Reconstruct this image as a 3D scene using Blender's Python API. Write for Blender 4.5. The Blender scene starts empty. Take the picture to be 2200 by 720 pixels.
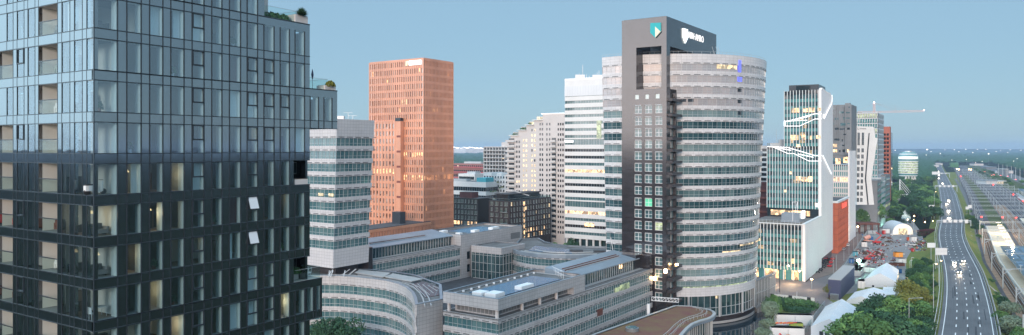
import bpy, math, random
from mathutils import Vector, Matrix, noise
R=random.Random(7)
F=1600.; U0=1100.; V0=318.; H=60.
C=bpy.context.scene.collection
# ---- survey helpers: turn a bearing/elevation measured in the photo into world metres
def G(u,v,z=0.):
    Y=(H-z)*F/(v-V0); return ((u-U0)/F*Y, Y)
def AT(u,Y): return ((u-U0)/F*Y, Y)
def ZV(v,Y): return H-(v-V0)*Y/F
def on(P,d,u):
    k=(u-U0)/F; return (k*P[1]-P[0])/(d[0]-k*d[1])
def adv(P,d,s,n=(0,0),t=0): return (P[0]+d[0]*s+n[0]*t, P[1]+d[1]*s+n[1]*t)
def unit(x,y):
    l=math.hypot(x,y); return (x/l,y/l)

# ---- mesh builder
class MB:
    def __init__(s): s.v=[]; s.f=[]; s.m=[]; s.uv=[]; s.mats=[]; s.smooth=False
    def mi(s,m):
        if m not in s.mats: s.mats.append(m)
        return s.mats.index(m)
    def auv(s,pts):
        a,b,c=Vector(pts[0]),Vector(pts[1]),Vector(pts[2])
        n=(b-a).cross(c-b)
        if n.length<1e-9: return [(p[0],p[1]) for p in pts]
        n.normalize()
        if abs(n.z)>.75: return [(p[0],p[1]) for p in pts]
        t=Vector((-n.y,n.x,0)); t.normalize()
        return [(p[0]*t.x+p[1]*t.y,p[2]) for p in pts]
    def poly(s,pts,mat,uv=None):
        i=len(s.v); s.v+= [tuple(p) for p in pts]; s.f.append(tuple(range(i,i+len(pts))))
        s.m.append(s.mi(mat)); s.uv.append(uv or s.auv(pts))
    def hexa(s,P,mat,skip=()):
        i=len(s.v); s.v+=[tuple(p) for p in P]
        for k,q in enumerate(((0,3,2,1),(4,5,6,7),(0,1,5,4),(1,2,6,5),(2,3,7,6),(3,0,4,7))):
            if k in skip: continue
            s.f.append(tuple(i+j for j in q)); s.m.append(s.mi(mat)); s.uv.append(s.auv([P[j] for j in q]))
    def box(s,x0,y0,z0,x1,y1,z1,mat,**k):
        s.hexa([(x0,y0,z0),(x1,y0,z0),(x1,y1,z0),(x0,y1,z0),(x0,y0,z1),(x1,y0,z1),(x1,y1,z1),(x0,y1,z1)],mat,**k)
    def ob(s,P,d,n,s0,s1,t0,t1,z0,z1,mat,**k):
        q=[adv(P,d,a,n,b) for a,b in ((s0,t0),(s1,t0),(s1,t1),(s0,t1))]
        if (q[1][0]-q[0][0])*(q[2][1]-q[1][1])-(q[1][1]-q[0][1])*(q[2][0]-q[1][0])<0: q=q[::-1]
        s.hexa([(x,y,z0) for x,y in q]+[(x,y,z1) for x,y in q],mat,**k)
    def prism(s,pl,z0,z1,mat,top=None,bottom=False):
        n=len(pl); A=sum(pl[i][0]*pl[(i+1)%n][1]-pl[(i+1)%n][0]*pl[i][1] for i in range(n))
        if A<0: pl=pl[::-1]
        i0=len(s.v); s.v+=[(x,y,z0) for x,y in pl]+[(x,y,z1) for x,y in pl]; cu=0.
        for i in range(n):
            j=(i+1)%n; l=math.dist(pl[i],pl[j])
            s.f.append((i0+i,i0+j,i0+n+j,i0+n+i)); s.m.append(s.mi(mat)); s.uv.append([(cu,z0),(cu+l,z0),(cu+l,z1),(cu,z1)]); cu+=l
        s.f.append(tuple(range(i0+n,i0+2*n))); s.m.append(s.mi(top or mat)); s.uv.append([(x,y) for x,y in pl])
        if bottom:
            s.f.append(tuple(range(i0+n-1,i0-1,-1))); s.m.append(s.mi(mat)); s.uv.append([(x,y) for x,y in pl[::-1]])
    def tube(s,a,b,r,mat,n=6,r2=None):
        a,b=Vector(a),Vector(b); d=(b-a)
        if d.length<1e-6: return
        d.normalize(); x=d.orthogonal().normalized(); y=d.cross(x); r2=r if r2 is None else r2
        i=len(s.v)
        for c,rr in ((a,r),(b,r2)):
            for k in range(n):
                t=2*math.pi*k/n; s.v.append(tuple(c+x*math.cos(t)*rr+y*math.sin(t)*rr))
        for k in range(n):
            q=(i+k,i+(k+1)%n,i+n+(k+1)%n,i+n+k); s.f.append(q); s.m.append(s.mi(mat)); s.uv.append([(0,0)]*4)
        for q in (tuple(range(i+n-1,i-1,-1)),tuple(range(i+n,i+2*n))):
            s.f.append(q); s.m.append(s.mi(mat)); s.uv.append([(0,0)]*n)
    def strip(s,f,z0,z1,t0,t1,mat,closed=False,vb=None,top=None,caps=True):
        """a band hung on a curved or straight wall line f(z,t); t grows outwards"""
        A=f(z0,t1);B=f(z1,t1);Ai=f(z0,t0);Bi=f(z1,t0); n=len(A); i0=len(s.v)
        for L,z in ((A,z0),(B,z1),(Bi,z1),(Ai,z0)): s.v+=[(x,y,z) for x,y in L]
        cu=0.; v0=z0 if vb is None else vb; v1=v0+z1-z0
        for i in range(n if closed else n-1):
            j=(i+1)%n; l=math.dist(A[i],A[j])
            for r,(p,q) in enumerate(((0,1),(1,2),(3,0))):
                if r and not caps: continue
                s.f.append((i0+p*n+i,i0+p*n+j,i0+q*n+j,i0+q*n+i)); s.m.append(s.mi(top if (r==1 and top) else mat))
                s.uv.append([(cu,v0),(cu+l,v0),(cu+l,v1),(cu,v1)])
            cu+=l
        if not closed and caps:
            for i,o in ((0,(3,0,1,2)),(n-1,(0,3,2,1))):
                s.f.append(tuple(i0+p*n+i for p in o)); s.m.append(s.mi(mat)); s.uv.append([(0,v0),(.3,v0),(.3,v1),(0,v1)])
    def mull(s,f,z0,z1,sp,t0,t1,w,mat,closed=False,skipends=True,off=0.):
        A=f(z0,0);B=f(z1,0); n=len(A); cu=0.; nx=off if off else (sp if skipends else 0.)
        for i in range(n if closed else n-1):
            j=(i+1)%n; l=math.dist(A[i],A[j])
            if l<1e-6: continue
            d=((A[j][0]-A[i][0])/l,(A[j][1]-A[i][1])/l)
            while nx<=cu+l-(.05 if i==n-2 else 0):
                t=(nx-cu)/l
                def pt(L,tt,ds):
                    x=L[i][0]+(L[j][0]-L[i][0])*t; y=L[i][1]+(L[j][1]-L[i][1])*t
                    return (x+d[0]*ds+d[1]*tt, y+d[1]*ds-d[0]*tt)
                q=[(t0,-w/2),(t0,w/2),(t1,w/2),(t1,-w/2)]
                P=[(*pt(A,a,b),z0) for a,b in q]+[(*pt(B,a,b),z1) for a,b in q]
                s.hexa(P[3::-1]+P[7:3:-1],mat); nx+=sp
            cu+=l
    def build(s,name,parent=None,label=None):
        if not s.f: return None
        me=bpy.data.meshes.new(name)
        w=Vector((0,0,0)); p=parent
        if p is not None: w=Vector(p['o'])
        me.from_pydata([(x-w.x,y-w.y,z-w.z) for x,y,z in s.v],[],s.f)
        for m in s.mats: me.materials.append(m)
        me.polygons.foreach_set('material_index',s.m)
        ul=me.uv_layers.new(name='UVMap'); flat=[]
        for q in s.uv:
            for a in q: flat+= (a[0],a[1])
        ul.data.foreach_set('uv',flat)
        if s.smooth: me.polygons.foreach_set('use_smooth',[True]*len(me.polygons))
        me.update(); o=bpy.data.objects.new(name,me); C.objects.link(o)
        if parent is not None: o.parent=parent; ORG[o.name]=w
        if parent is not None: o['o']=tuple(w)
        else: o['o']=(0.,0.,0.)
        if label: o['label']=label
        return o
ORG={}
LABELS={}
def tag(o,label,cat,group=None,kind=None):
    if label:
        k=label.lower()
        if k in LABELS and not (group and LABELS[k]==group): print('DUP LABEL',label)
        LABELS[k]=group
        nw=len(label.split())
        if nw<4 or nw>16: print('LABEL LEN',nw,label)
        o['label']=label
    if cat: o['category']=cat
    if group: o['group']=group
    if kind: o['kind']=kind
    return o
def thing(name,label,cat,loc,group=None):
    o=bpy.data.objects.new(name,None); C.objects.link(o); o.empty_display_size=.5
    if len(loc)==2: loc=(loc[0],loc[1],0.)
    o.location=loc; o['o']=tuple(float(c) for c in loc)
    return tag(o,label,cat,group)
def struct(name,mb): 
    o=mb.build(name); o['kind']='structure'; return o
def dup(root,loc,rz=0.,scale=None,label=None,group=None,cat=None):
    r=root.copy(); C.objects.link(r); r.location=loc if len(loc)==3 else (*loc,0.)
    r.rotation_euler=(0,0,rz)
    if scale is not None: r.scale=(scale,)*3 if isinstance(scale,(int,float)) else scale
    tag(r,label,cat or r['category'],group)
    for ch in list(root.children):
        c=ch.copy(); C.objects.link(c); c.parent=r
        for g in list(ch.children):
            d=g.copy(); C.objects.link(d); d.parent=c
    return r
ORD='nearest second third fourth fifth sixth seventh eighth ninth tenth eleventh twelfth thirteenth fourteenth fifteenth sixteenth seventeenth eighteenth nineteenth twentieth'.split()
def ordn(i):
    if i<20: return ORD[i]
    t={2:'twenty',3:'thirty',4:'forty',5:'fifty'}[(i+1)//10]; r=(i+1)%10
    if r==0: return {'twenty':'twentieth','thirty':'thirtieth','forty':'fortieth','fifty':'fiftieth'}[t]
    return t+'-'+['first','second','third','fourth','fifth','sixth','seventh','eighth','ninth'][r-1]
def limited(root,name,items,cap=100):
    """items: (apparent size, MB). The largest become parts, the rest one part"""
    items=sorted(items,key=lambda a:-a[0])
    for _,m in items[:cap]: m.build(name,root)
    if items[cap:]:
        b=MB()
        for _,m in items[cap:]:
            o=len(b.v); b.v+=m.v; b.f+=[tuple(i+o for i in f) for f in m.f]
            b.m+=[b.mi(m.mats[k]) for k in m.m]; b.uv+=m.uv
        b.build(name,root)['kind']='stuff'

# ---- materials
def mat(name,col,rough=.6,metal=0.,ior=1.5,emit=None,es=0.,nz=None,brick=None,bump=None,nc=None,alpha=None,wob=None):
    m=bpy.data.materials.new(name); m.use_nodes=True; nt=m.node_tree; N=nt.nodes; L=nt.links; b=N['Principled BSDF']
    b.inputs['Base Color'].default_value=(*col,1); b.inputs['Roughness'].default_value=rough
    b.inputs['Metallic'].default_value=metal; b.inputs['IOR'].default_value=ior
    src=None
    if brick:
        w,h,mo,c2,cm,off=brick
        uv=N.new('ShaderNodeUVMap'); uv.uv_map='UVMap'
        t=N.new('ShaderNodeTexBrick'); t.offset=off; t.squash=1.; L.new(uv.outputs[0],t.inputs['Vector'])
        t.inputs['Color1'].default_value=(*col,1); t.inputs['Color2'].default_value=(*c2,1); t.inputs['Mortar'].default_value=(*cm,1)
        t.inputs['Scale'].default_value=1.; t.inputs['Mortar Size'].default_value=mo; t.inputs['Mortar Smooth'].default_value=0.
        t.inputs['Bias'].default_value=0.; t.inputs['Brick Width'].default_value=w; t.inputs['Row Height'].default_value=h
        src=t.outputs['Color']; L.new(src,b.inputs['Base Color'])
    if nz:
        sc,amt=nz[0],nz[1]; c2=nc
        tc=N.new('ShaderNodeTexCoord'); no=N.new('ShaderNodeTexNoise'); no.inputs['Scale'].default_value=sc; no.inputs['Detail'].default_value=6.
        no.inputs['Roughness'].default_value=.6
        L.new(tc.outputs['Object'],no.inputs['Vector'])
        mx=N.new('ShaderNodeMix'); mx.data_type='RGBA'
        if c2 is not None:
            rp=N.new('ShaderNodeMapRange'); rp.inputs[1].default_value=.5-.5*(1-amt)*.6-.02; rp.inputs[2].default_value=.5+.5*(1-amt)*.6+.02
            L.new(no.outputs['Fac'],rp.inputs[0]); L.new(rp.outputs[0],mx.inputs[0])
            if src: L.new(src,mx.inputs[6])
            else: mx.inputs[6].default_value=(*col,1)
            mx.inputs[7].default_value=(*c2,1)
        else:
            mx.blend_type='MULTIPLY'; mx.inputs[0].default_value=1.
            rp=N.new('ShaderNodeMapRange'); rp.inputs[1].default_value=.3; rp.inputs[2].default_value=.7; rp.inputs[3].default_value=1-amt; rp.inputs[4].default_value=1+amt
            L.new(no.outputs['Fac'],rp.inputs[0]); 
            if src: L.new(src,mx.inputs[6])
            else: mx.inputs[6].default_value=(*col,1)
            cb=N.new('ShaderNodeCombineColor'); 
            for k in range(3): L.new(rp.outputs[0],cb.inputs[k])
            L.new(cb.outputs[0],mx.inputs[7])
        L.new(mx.outputs[2],b.inputs['Base Color'])
    if bump or wob:
        sc,st=bump or wob
        tc=N.new('ShaderNodeTexCoord'); no=N.new('ShaderNodeTexNoise'); no.inputs['Scale'].default_value=sc
        no.inputs['Detail'].default_value=4. if bump else 1.
        L.new(tc.outputs['Object'],no.inputs['Vector']); bp=N.new('ShaderNodeBump'); bp.inputs['Strength'].default_value=st
        bp.inputs['Distance'].default_value=.1 if bump else .05
        L.new(no.outputs['Fac'],bp.inputs['Height']); L.new(bp.outputs[0],b.inputs['Normal'])
    if emit and nz and es:
        tc=N.new('ShaderNodeTexCoord'); vo=N.new('ShaderNodeTexVoronoi'); vo.inputs['Scale'].default_value=.55; vo.distance='MANHATTAN'; L.new(tc.outputs['Object'],vo.inputs['Vector'])
        n2=N.new('ShaderNodeTexNoise'); n2.inputs['Scale'].default_value=1.1; L.new(tc.outputs['Object'],n2.inputs['Vector'])
        sp=N.new('ShaderNodeSeparateColor'); L.new(vo.outputs['Color'],sp.inputs[0]); m1=N.new('ShaderNodeMath'); m1.operation='MULTIPLY'; L.new(sp.outputs[0],m1.inputs[0]); L.new(n2.outputs['Fac'],m1.inputs[1])
        m2=N.new('ShaderNodeMapRange'); m2.inputs[1].default_value=.08; m2.inputs[2].default_value=.45; m2.inputs[3].default_value=.12*es; m2.inputs[4].default_value=1.9*es; L.new(m1.outputs[0],m2.inputs[0]); L.new(m2.outputs[0],b.inputs['Emission Strength'])
    if emit: b.inputs['Emission Color'].default_value=(*emit,1); b.inputs['Emission Strength'].default_value=es
    return m
def clear_glass(name,ior,tint,wob=.0):
    m=bpy.data.materials.new(name); m.use_nodes=True; nt=m.node_tree; N=nt.nodes; L=nt.links
    N.remove(N['Principled BSDF']); out=N['Material Output']
    lw=N.new('ShaderNodeLayerWeight'); lw.inputs[0].default_value=.5; f0=((ior-1)/(ior+1))**2     # Schlick reflectance, the same from both sides
    pw=N.new('ShaderNodeMath'); pw.operation='POWER'; pw.inputs[1].default_value=5.; L.new(lw.outputs['Facing'],pw.inputs[0])
    fr=N.new('ShaderNodeMath'); fr.operation='MULTIPLY_ADD'; fr.inputs[1].default_value=1-f0; fr.inputs[2].default_value=f0; L.new(pw.outputs[0],fr.inputs[0]); tr=N.new('ShaderNodeBsdfTransparent'); tr.inputs[0].default_value=(*tint,1)
    gl=N.new('ShaderNodeBsdfGlossy'); gl.inputs['Roughness'].default_value=.02; gl.inputs[0].default_value=(.95,.97,1,1)
    if wob:
        tc=N.new('ShaderNodeTexCoord'); no=N.new('ShaderNodeTexNoise'); no.inputs['Scale'].default_value=.5; no.inputs['Detail'].default_value=1.5
        L.new(tc.outputs['Object'],no.inputs['Vector']); bp=N.new('ShaderNodeBump'); bp.inputs['Strength'].default_value=wob; bp.inputs['Distance'].default_value=.05
        L.new(no.outputs['Fac'],bp.inputs['Height']); L.new(bp.outputs[0],gl.inputs['Normal'])
    mx=N.new('ShaderNodeMixShader'); L.new(fr.outputs[0],mx.inputs[0]); L.new(tr.outputs[0],mx.inputs[1]); L.new(gl.outputs[0],mx.inputs[2]); L.new(mx.outputs[0],out.inputs[0])
    return m
M={}
M['tile_grey']=mat('grey_tile',(.45,.435,.435),.5,brick=(1.2,.95,.028,(.40,.39,.395),(.17,.165,.165),0.),nz=(.12,.10))
M['tile_white']=mat('white_tile',(.52,.50,.50),.45,brick=(1.2,.95,.028,(.485,.47,.48),(.24,.23,.23),0.),nz=(.1,.08))
M['tile_round']=mat('pale_curved_tile',(.61,.60,.605),.45,brick=(1.85,.95,.028,(.55,.545,.555),(.3,.29,.29),0.),nz=(.12,.08))
M['granite']=mat('granite_cladding',(.034,.028,.031),.12,ior=1.95,brick=(1.8,.8,.03,(.022,.019,.021),(.022,.02,.02),.5),nz=(.3,.25))
M['granite_dark']=mat('dark_granite',(.05,.042,.045),.3,brick=(1.8,.8,.03,(.035,.03,.032),(.015,.014,.014),.5),nz=(.3,.25))
M['teal']=mat('teal_glazing',(.045,.115,.13),.05,ior=1.9,brick=(1.5,4.,.0,(.11,.19,.195),(.02,.03,.03),0.),wob=(.6,.15))
M['blind_pink']=mat('blinds_behind_glass',(.44,.38,.365),.08,ior=2.3,brick=(1.85,4.,.0,(.33,.32,.33),(.05,.05,.05),0.))  # pink sunset reflection painted into the glass colour of the top floors
M['teal_l']=mat('pale_teal_glazing',(.20,.28,.285),.06,ior=1.9,brick=(1.85,4.,.0,(.13,.20,.21),(.05,.05,.05),0.),wob=(.5,.15))
M['teal_k']=mat('deep_teal_glazing',(.015,.05,.06),.06,ior=1.9,brick=(1.85,4.,.0,(.05,.11,.125),(.05,.05,.05),0.),wob=(.5,.15))
M['teal_b']=mat('teal_glazing_bright',(.035,.085,.10),.06,ior=1.9,brick=(1.85,4.,.0,(.13,.21,.215),(.05,.05,.05),0.),wob=(.5,.15))
M['teal_d']=mat('dark_teal_glazing',(.012,.035,.042),.05,ior=1.8,brick=(1.35,4.,.0,(.05,.095,.10),(.02,.03,.03),0.),wob=(.6,.15))
M['vent']=mat('vent_grille',(.08,.085,.09),.5)
M['alu']=mat('aluminium',(.45,.47,.48),.4,metal=.3)
M['white_metal']=mat('white_metal',(.74,.74,.74),.4)
M['roof_grey']=mat('roof_gravel',(.17,.165,.165),.9,nz=(.22,.55),nc=(.09,.085,.08))
M['roof_dark']=mat('roof_felt',(.06,.06,.065),.9,nz=(.4,.3))
M['roof_metal']=mat('roof_sheet',(.24,.29,.34),.4,metal=.3,nz=(.2,.12))
M['solar']=mat('solar_panel',(.03,.09,.17),.25,brick=(1.6,1.0,.05,(.045,.12,.21),(.12,.17,.22),0.))
M['solar_red']=mat('sedum_strip',(.14,.08,.08),.8,brick=(1.6,1.0,.08,(.10,.07,.08),(.16,.18,.2),0.))
M['sedum']=mat('sedum',(.17,.13,.05),.95,nz=(.16,.35),nc=(.16,.045,.05),bump=(3.,.6))
M['copper']=mat('terracotta_cladding',(.63,.28,.165),.3,ior=1.75,nz=(.05,.22))
M['copper_pale']=mat('pale_terracotta',(.58,.36,.27),.42,ior=1.6,nz=(.08,.08))
M['copper_dark']=mat('dark_terracotta',(.20,.06,.045),.6)
M['slot']=mat('slot_glazing',(.05,.025,.018),.08,ior=2.8,brick=(.9,3.7,.0,(.5,.42,.37),(.2,.1,.1),0.))
M['frame_dark']=mat('dark_frame',(.028,.036,.045),.3)
M['panel_glass']=mat('enamelled_glass',(.006,.009,.013),.03,ior=3.9,wob=(.35,.12))
M['pane']=clear_glass('window_glass',3.2,(.74,.88,.93),.15)
M['balus']=clear_glass('balustrade_glass',1.45,(.82,.92,.90))
M['reveal']=mat('window_reveal',(.62,.68,.66),.6)
M['plaster']=mat('plaster',(.66,.65,.60),.8)
M['room']=mat('room_wall',(.26,.27,.24),.9,nz=(.3,.3))
M['room_d']=mat('room_dark',(.035,.032,.03),.9,nz=(.4,.5))
M['floorw']=mat('wood_floor',(.16,.10,.06),.5)
M['slab']=mat('concrete_slab',(.20,.20,.20),.8)
M['curtain']=mat('curtain_white',(.85,.86,.84),.9)
M['curtain_r']=mat('curtain_plum',(.14,.04,.05),.9)
M['lit']=mat('lit_room',(.3,.22,.15),.15,ior=1.8,emit=(1.,.62,.30),es=1.3,nz=(.6,.5))
M['lit_s']=mat('lit_room_soft',(.4,.36,.26),.2,ior=1.8,emit=(1.,.70,.36),es=.75,nz=(.5,.5))
M['lit_g']=mat('lit_room_green',(.25,.3,.2),.15,ior=1.8,emit=(.75,.85,.45),es=.32,nz=(.5,.5))
M['lit_w']=mat('white_light',(.8,.8,.8),.4,emit=(1.,.98,.95),es=1.0)
M['lit_w2']=mat('white_led_frame',(.8,.8,.8),.4,emit=(1.,1.,1.),es=1.1)
M['lit_o']=mat('sodium_light',(.8,.6,.3),.4,emit=(1.,.62,.28),es=25.)
M['lit_green']=mat('green_floodlight',(.7,.9,.8),.4,emit=(.45,1.,.75),es=30.)
M['lit_red']=mat('red_light',(.8,.1,.1),.4,emit=(1.,.05,.04),es=8.)
M['lit_blue']=mat('blue_light',(.1,.1,.9),.4,emit=(.10,.13,1.),es=1.6)
M['head']=mat('headlight_lens',(.9,.9,.9),.2,emit=(1.,.86,.66),es=16.)
M['concrete']=mat('concrete',(.34,.33,.32),.85,nz=(.3,.12))
M['white_paint']=mat('white_paint',(.66,.66,.65),.6,nz=(.2,.05))
M['white_clad']=mat('white_cladding',(.84,.79,.77),.5,brick=(3.6,40.,.03,(.82,.77,.755),(.55,.52,.5),0.),nz=(.05,.04))
M['off_white']=mat('off_white_render',(.56,.52,.50),.7,nz=(.1,.05))
M['brick_or']=mat('orange_brick',(.48,.13,.06),.75,brick=(2.6,3.6,.10,(.40,.10,.05),(.24,.06,.035),0.),nz=(.3,.12))
M['brick_dk']=mat('dark_brick',(.040,.030,.030),.8,nz=(.6,.3))
M['brick_rd']=mat('red_brick',(.10,.035,.035),.8,nz=(.6,.25))
M['win_res']=mat('dwelling_glass',(.10,.13,.12),.08,ior=1.9,nz=(.2,.6))
M['win_dk']=mat('dark_glass',(.02,.03,.035),.06,ior=1.8)
M['grey_stone']=mat('grey_stone',(.16,.165,.17),.6,nz=(.12,.2))
M['asphalt']=mat('asphalt',(.10,.10,.106),.7,nz=(.06,.34),bump=(6.,.15))
M['asphalt_l']=mat('worn_asphalt',(.11,.105,.105),.8,nz=(.08,.2))
M['paving']=mat('plaza_paving',(.17,.145,.145),.7,nz=(.1,.15),brick=(3.,1.5,.04,(.15,.13,.135),(.11,.1,.1),.5))
M['brickpave']=mat('brick_paving',(.20,.135,.115),.8,nz=(.15,.18))
M['sandlot']=mat('yard_gravel',(.235,.225,.22),.9,nz=(.05,.3))
M['mark']=mat('road_marking',(.72,.72,.70),.6)
M['grass']=mat('grass',(.12,.17,.055),.95,ior=1.0,nz=(.05,.35),nc=(.23,.21,.08),bump=(4.,.5))
M['ground']=mat('ground',(.022,.03,.02),.95,ior=1.0,nz=(.01,.3))
M['leaf1']=mat('leaf_green',(.075,.155,.055),.9,ior=1.25,nz=(.35,.45))
M['leaf1b']=mat('leaf_sunny_green',(.13,.24,.075),.9,ior=1.25,nz=(.35,.3))  # paler leaf tone given to some crown lobes
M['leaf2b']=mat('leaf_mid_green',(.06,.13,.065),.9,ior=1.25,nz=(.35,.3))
M['leaf2']=mat('leaf_dark',(.035,.085,.045),.9,ior=1.25,nz=(.35,.45))
M['leaf3']=mat('leaf_yellowish',(.19,.20,.05),.9,ior=1.25,nz=(.35,.35))
M['leaf4']=mat('leaf_silver',(.17,.23,.16),.9,ior=1.25,nz=(.35,.35))
M['bark']=mat('bark',(.06,.048,.038),.9)
M['water']=mat('canal_water',(.015,.03,.04),.05,ior=1.6,bump=(1.2,.06))
M['ballast']=mat('ballast',(.075,.068,.075),.95,nz=(.12,.3))
M['ballast_o']=mat('rusty_ballast',(.26,.16,.10),.95,nz=(.3,.3))
M['rail']=mat('rail_steel',(.42,.40,.38),.4,metal=.3)
M['galv']=mat('galvanised_steel',(.40,.43,.44),.5,metal=.3)
M['platform']=mat('platform_paving',(.66,.53,.38),.8,nz=(.1,.12))
M['canopy']=mat('canopy_roof',(.035,.06,.075),.4,nz=(.08,.6))
M['tent']=mat('tent_fabric',(.64,.66,.68),.6,nz=(.1,.04))
M['red_paint']=mat('red_paint',(.55,.03,.03),.35)
M['orange_paint']=mat('orange_paint',(.75,.25,.03),.4)
M['blue_paint']=mat('blue_paint',(.03,.12,.30),.4)
M['dkblue']=mat('dark_blue_cladding',(.05,.06,.12),.5)
M['rust']=mat('rusty_steel',(.14,.05,.035),.9,nz=(.5,.4))
M['dirt']=mat('earth',(.12,.075,.05),.95,nz=(.4,.3))
M['black']=mat('black_rubber',(.015,.015,.016),.7)
M['teal_sign']=mat('teal_enamel',(.0,.36,.38),.35)
M['cream']=mat('cream_enamel',(.75,.68,.52),.4)
M['hedge']=M['leaf2']

M['lit_o2']=mat('warm_lamp',(.8,.6,.3),.4,emit=(1.,.62,.25),es=3.)
LASTB=[None]
_th=thing
def thing(*a,**k):
    r=_th(*a,**k); LASTB[0]=r; return r
def offs(pl,t,closed):
    if abs(t)<1e-9: return list(pl)
    n=len(pl); out=[]
    for i in range(n):
        a=pl[i-1] if (i>0 or closed) else None; b=pl[i]; c=pl[(i+1)%n] if (i<n-1 or closed) else None
        ns=[]
        if a is not None: d=unit(b[0]-a[0],b[1]-a[1]); ns.append((d[1],-d[0]))
        if c is not None: d=unit(c[0]-b[0],c[1]-b[1]); ns.append((d[1],-d[0]))
        if len(ns)==1: out.append((b[0]+ns[0][0]*t,b[1]+ns[0][1]*t))
        else:
            mx,my=ns[0][0]+ns[1][0],ns[0][1]+ns[1][1]; k=2/max(.4,(mx*mx+my*my)); out.append((b[0]+mx*k*t/1.,b[1]+my*k*t/1.)) if False else out.append((b[0]+mx*t/(1+ns[0][0]*ns[1][0]+ns[0][1]*ns[1][1]),b[1]+my*t/(1+ns[0][0]*ns[1][0]+ns[0][1]*ns[1][1])))
    return out
def pf(pl,closed=False): return lambda z,t: offs(pl,t,closed)
def fpt(P,d,n,u,v,t=0.):
    s=on(P,d,u); x,y=adv(P,d,s); z=ZV(v,y); return (x+n[0]*t,y+n[1]*t,z)
def ribbons(root,f,bands,z0,z1,wall,glass,sp,closed=False,rec=.28,vent=True,wname='wall',ms=.07,lit=(),top=None,transom=.33,vb=4.):
    """bands: [(zb,zt)] glazed strips; the wall fills what lies between them"""
    w=MB(); zs=[z0]
    for a,b in bands: zs+=[a,b]
    zs.append(z1)
    for i in range(0,len(zs),2):
        if zs[i+1]-zs[i]>.02: w.strip(f,zs[i],zs[i+1],-rec-.1,0,wall,closed)
    w.build(wname,root)
    for i,(a,b) in enumerate(bands):
        g=MB(); g.strip(f,a,b,-rec-.05,-rec,lit[i] if i in lit else glass,closed,vb=i*vb+.1,caps=False)
        g.mull(f,a,b,sp,-rec,-rec+.09,ms,M['alu'],closed)
        if transom: 
            zt=a+(b-a)*transom; g.strip(f,zt,zt+.08,-rec,-rec+.07,M['alu'],closed)
        if vent:
            g.mull(f,b+.18,b+.42,sp*2,-.02,.03,sp*1.35,M['vent'],closed,off=sp)
        g.build('window_band',root)
def litpanes(root,f_P,d,n,items,name='lit_window',m='lit'):
    for (u0,u1,v0,v1) in items:
        s0=on(f_P,d,u0); s1=on(f_P,d,u1); y0=adv(f_P,d,(s0+s1)/2)[1]
        g=MB(); g.ob(f_P,d,n,s0,s1,-.2,.03,ZV(v1,y0),ZV(v0,y0),M[m]); g.build(name,root)
D=unit(.6825,1.); E=(-D[1],D[0]); ND=(D[1],-D[0]); NE=(-D[0],-D[1])   # town grid: right-going, left-going, outward normals
def plan(P,w,l,d=None,e=None):
    d=d or D; e=e or (-d[1],d[0])
    return [adv(P,e,w),P,adv(P,d,l),adv(P,d,l,e,w)]

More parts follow.
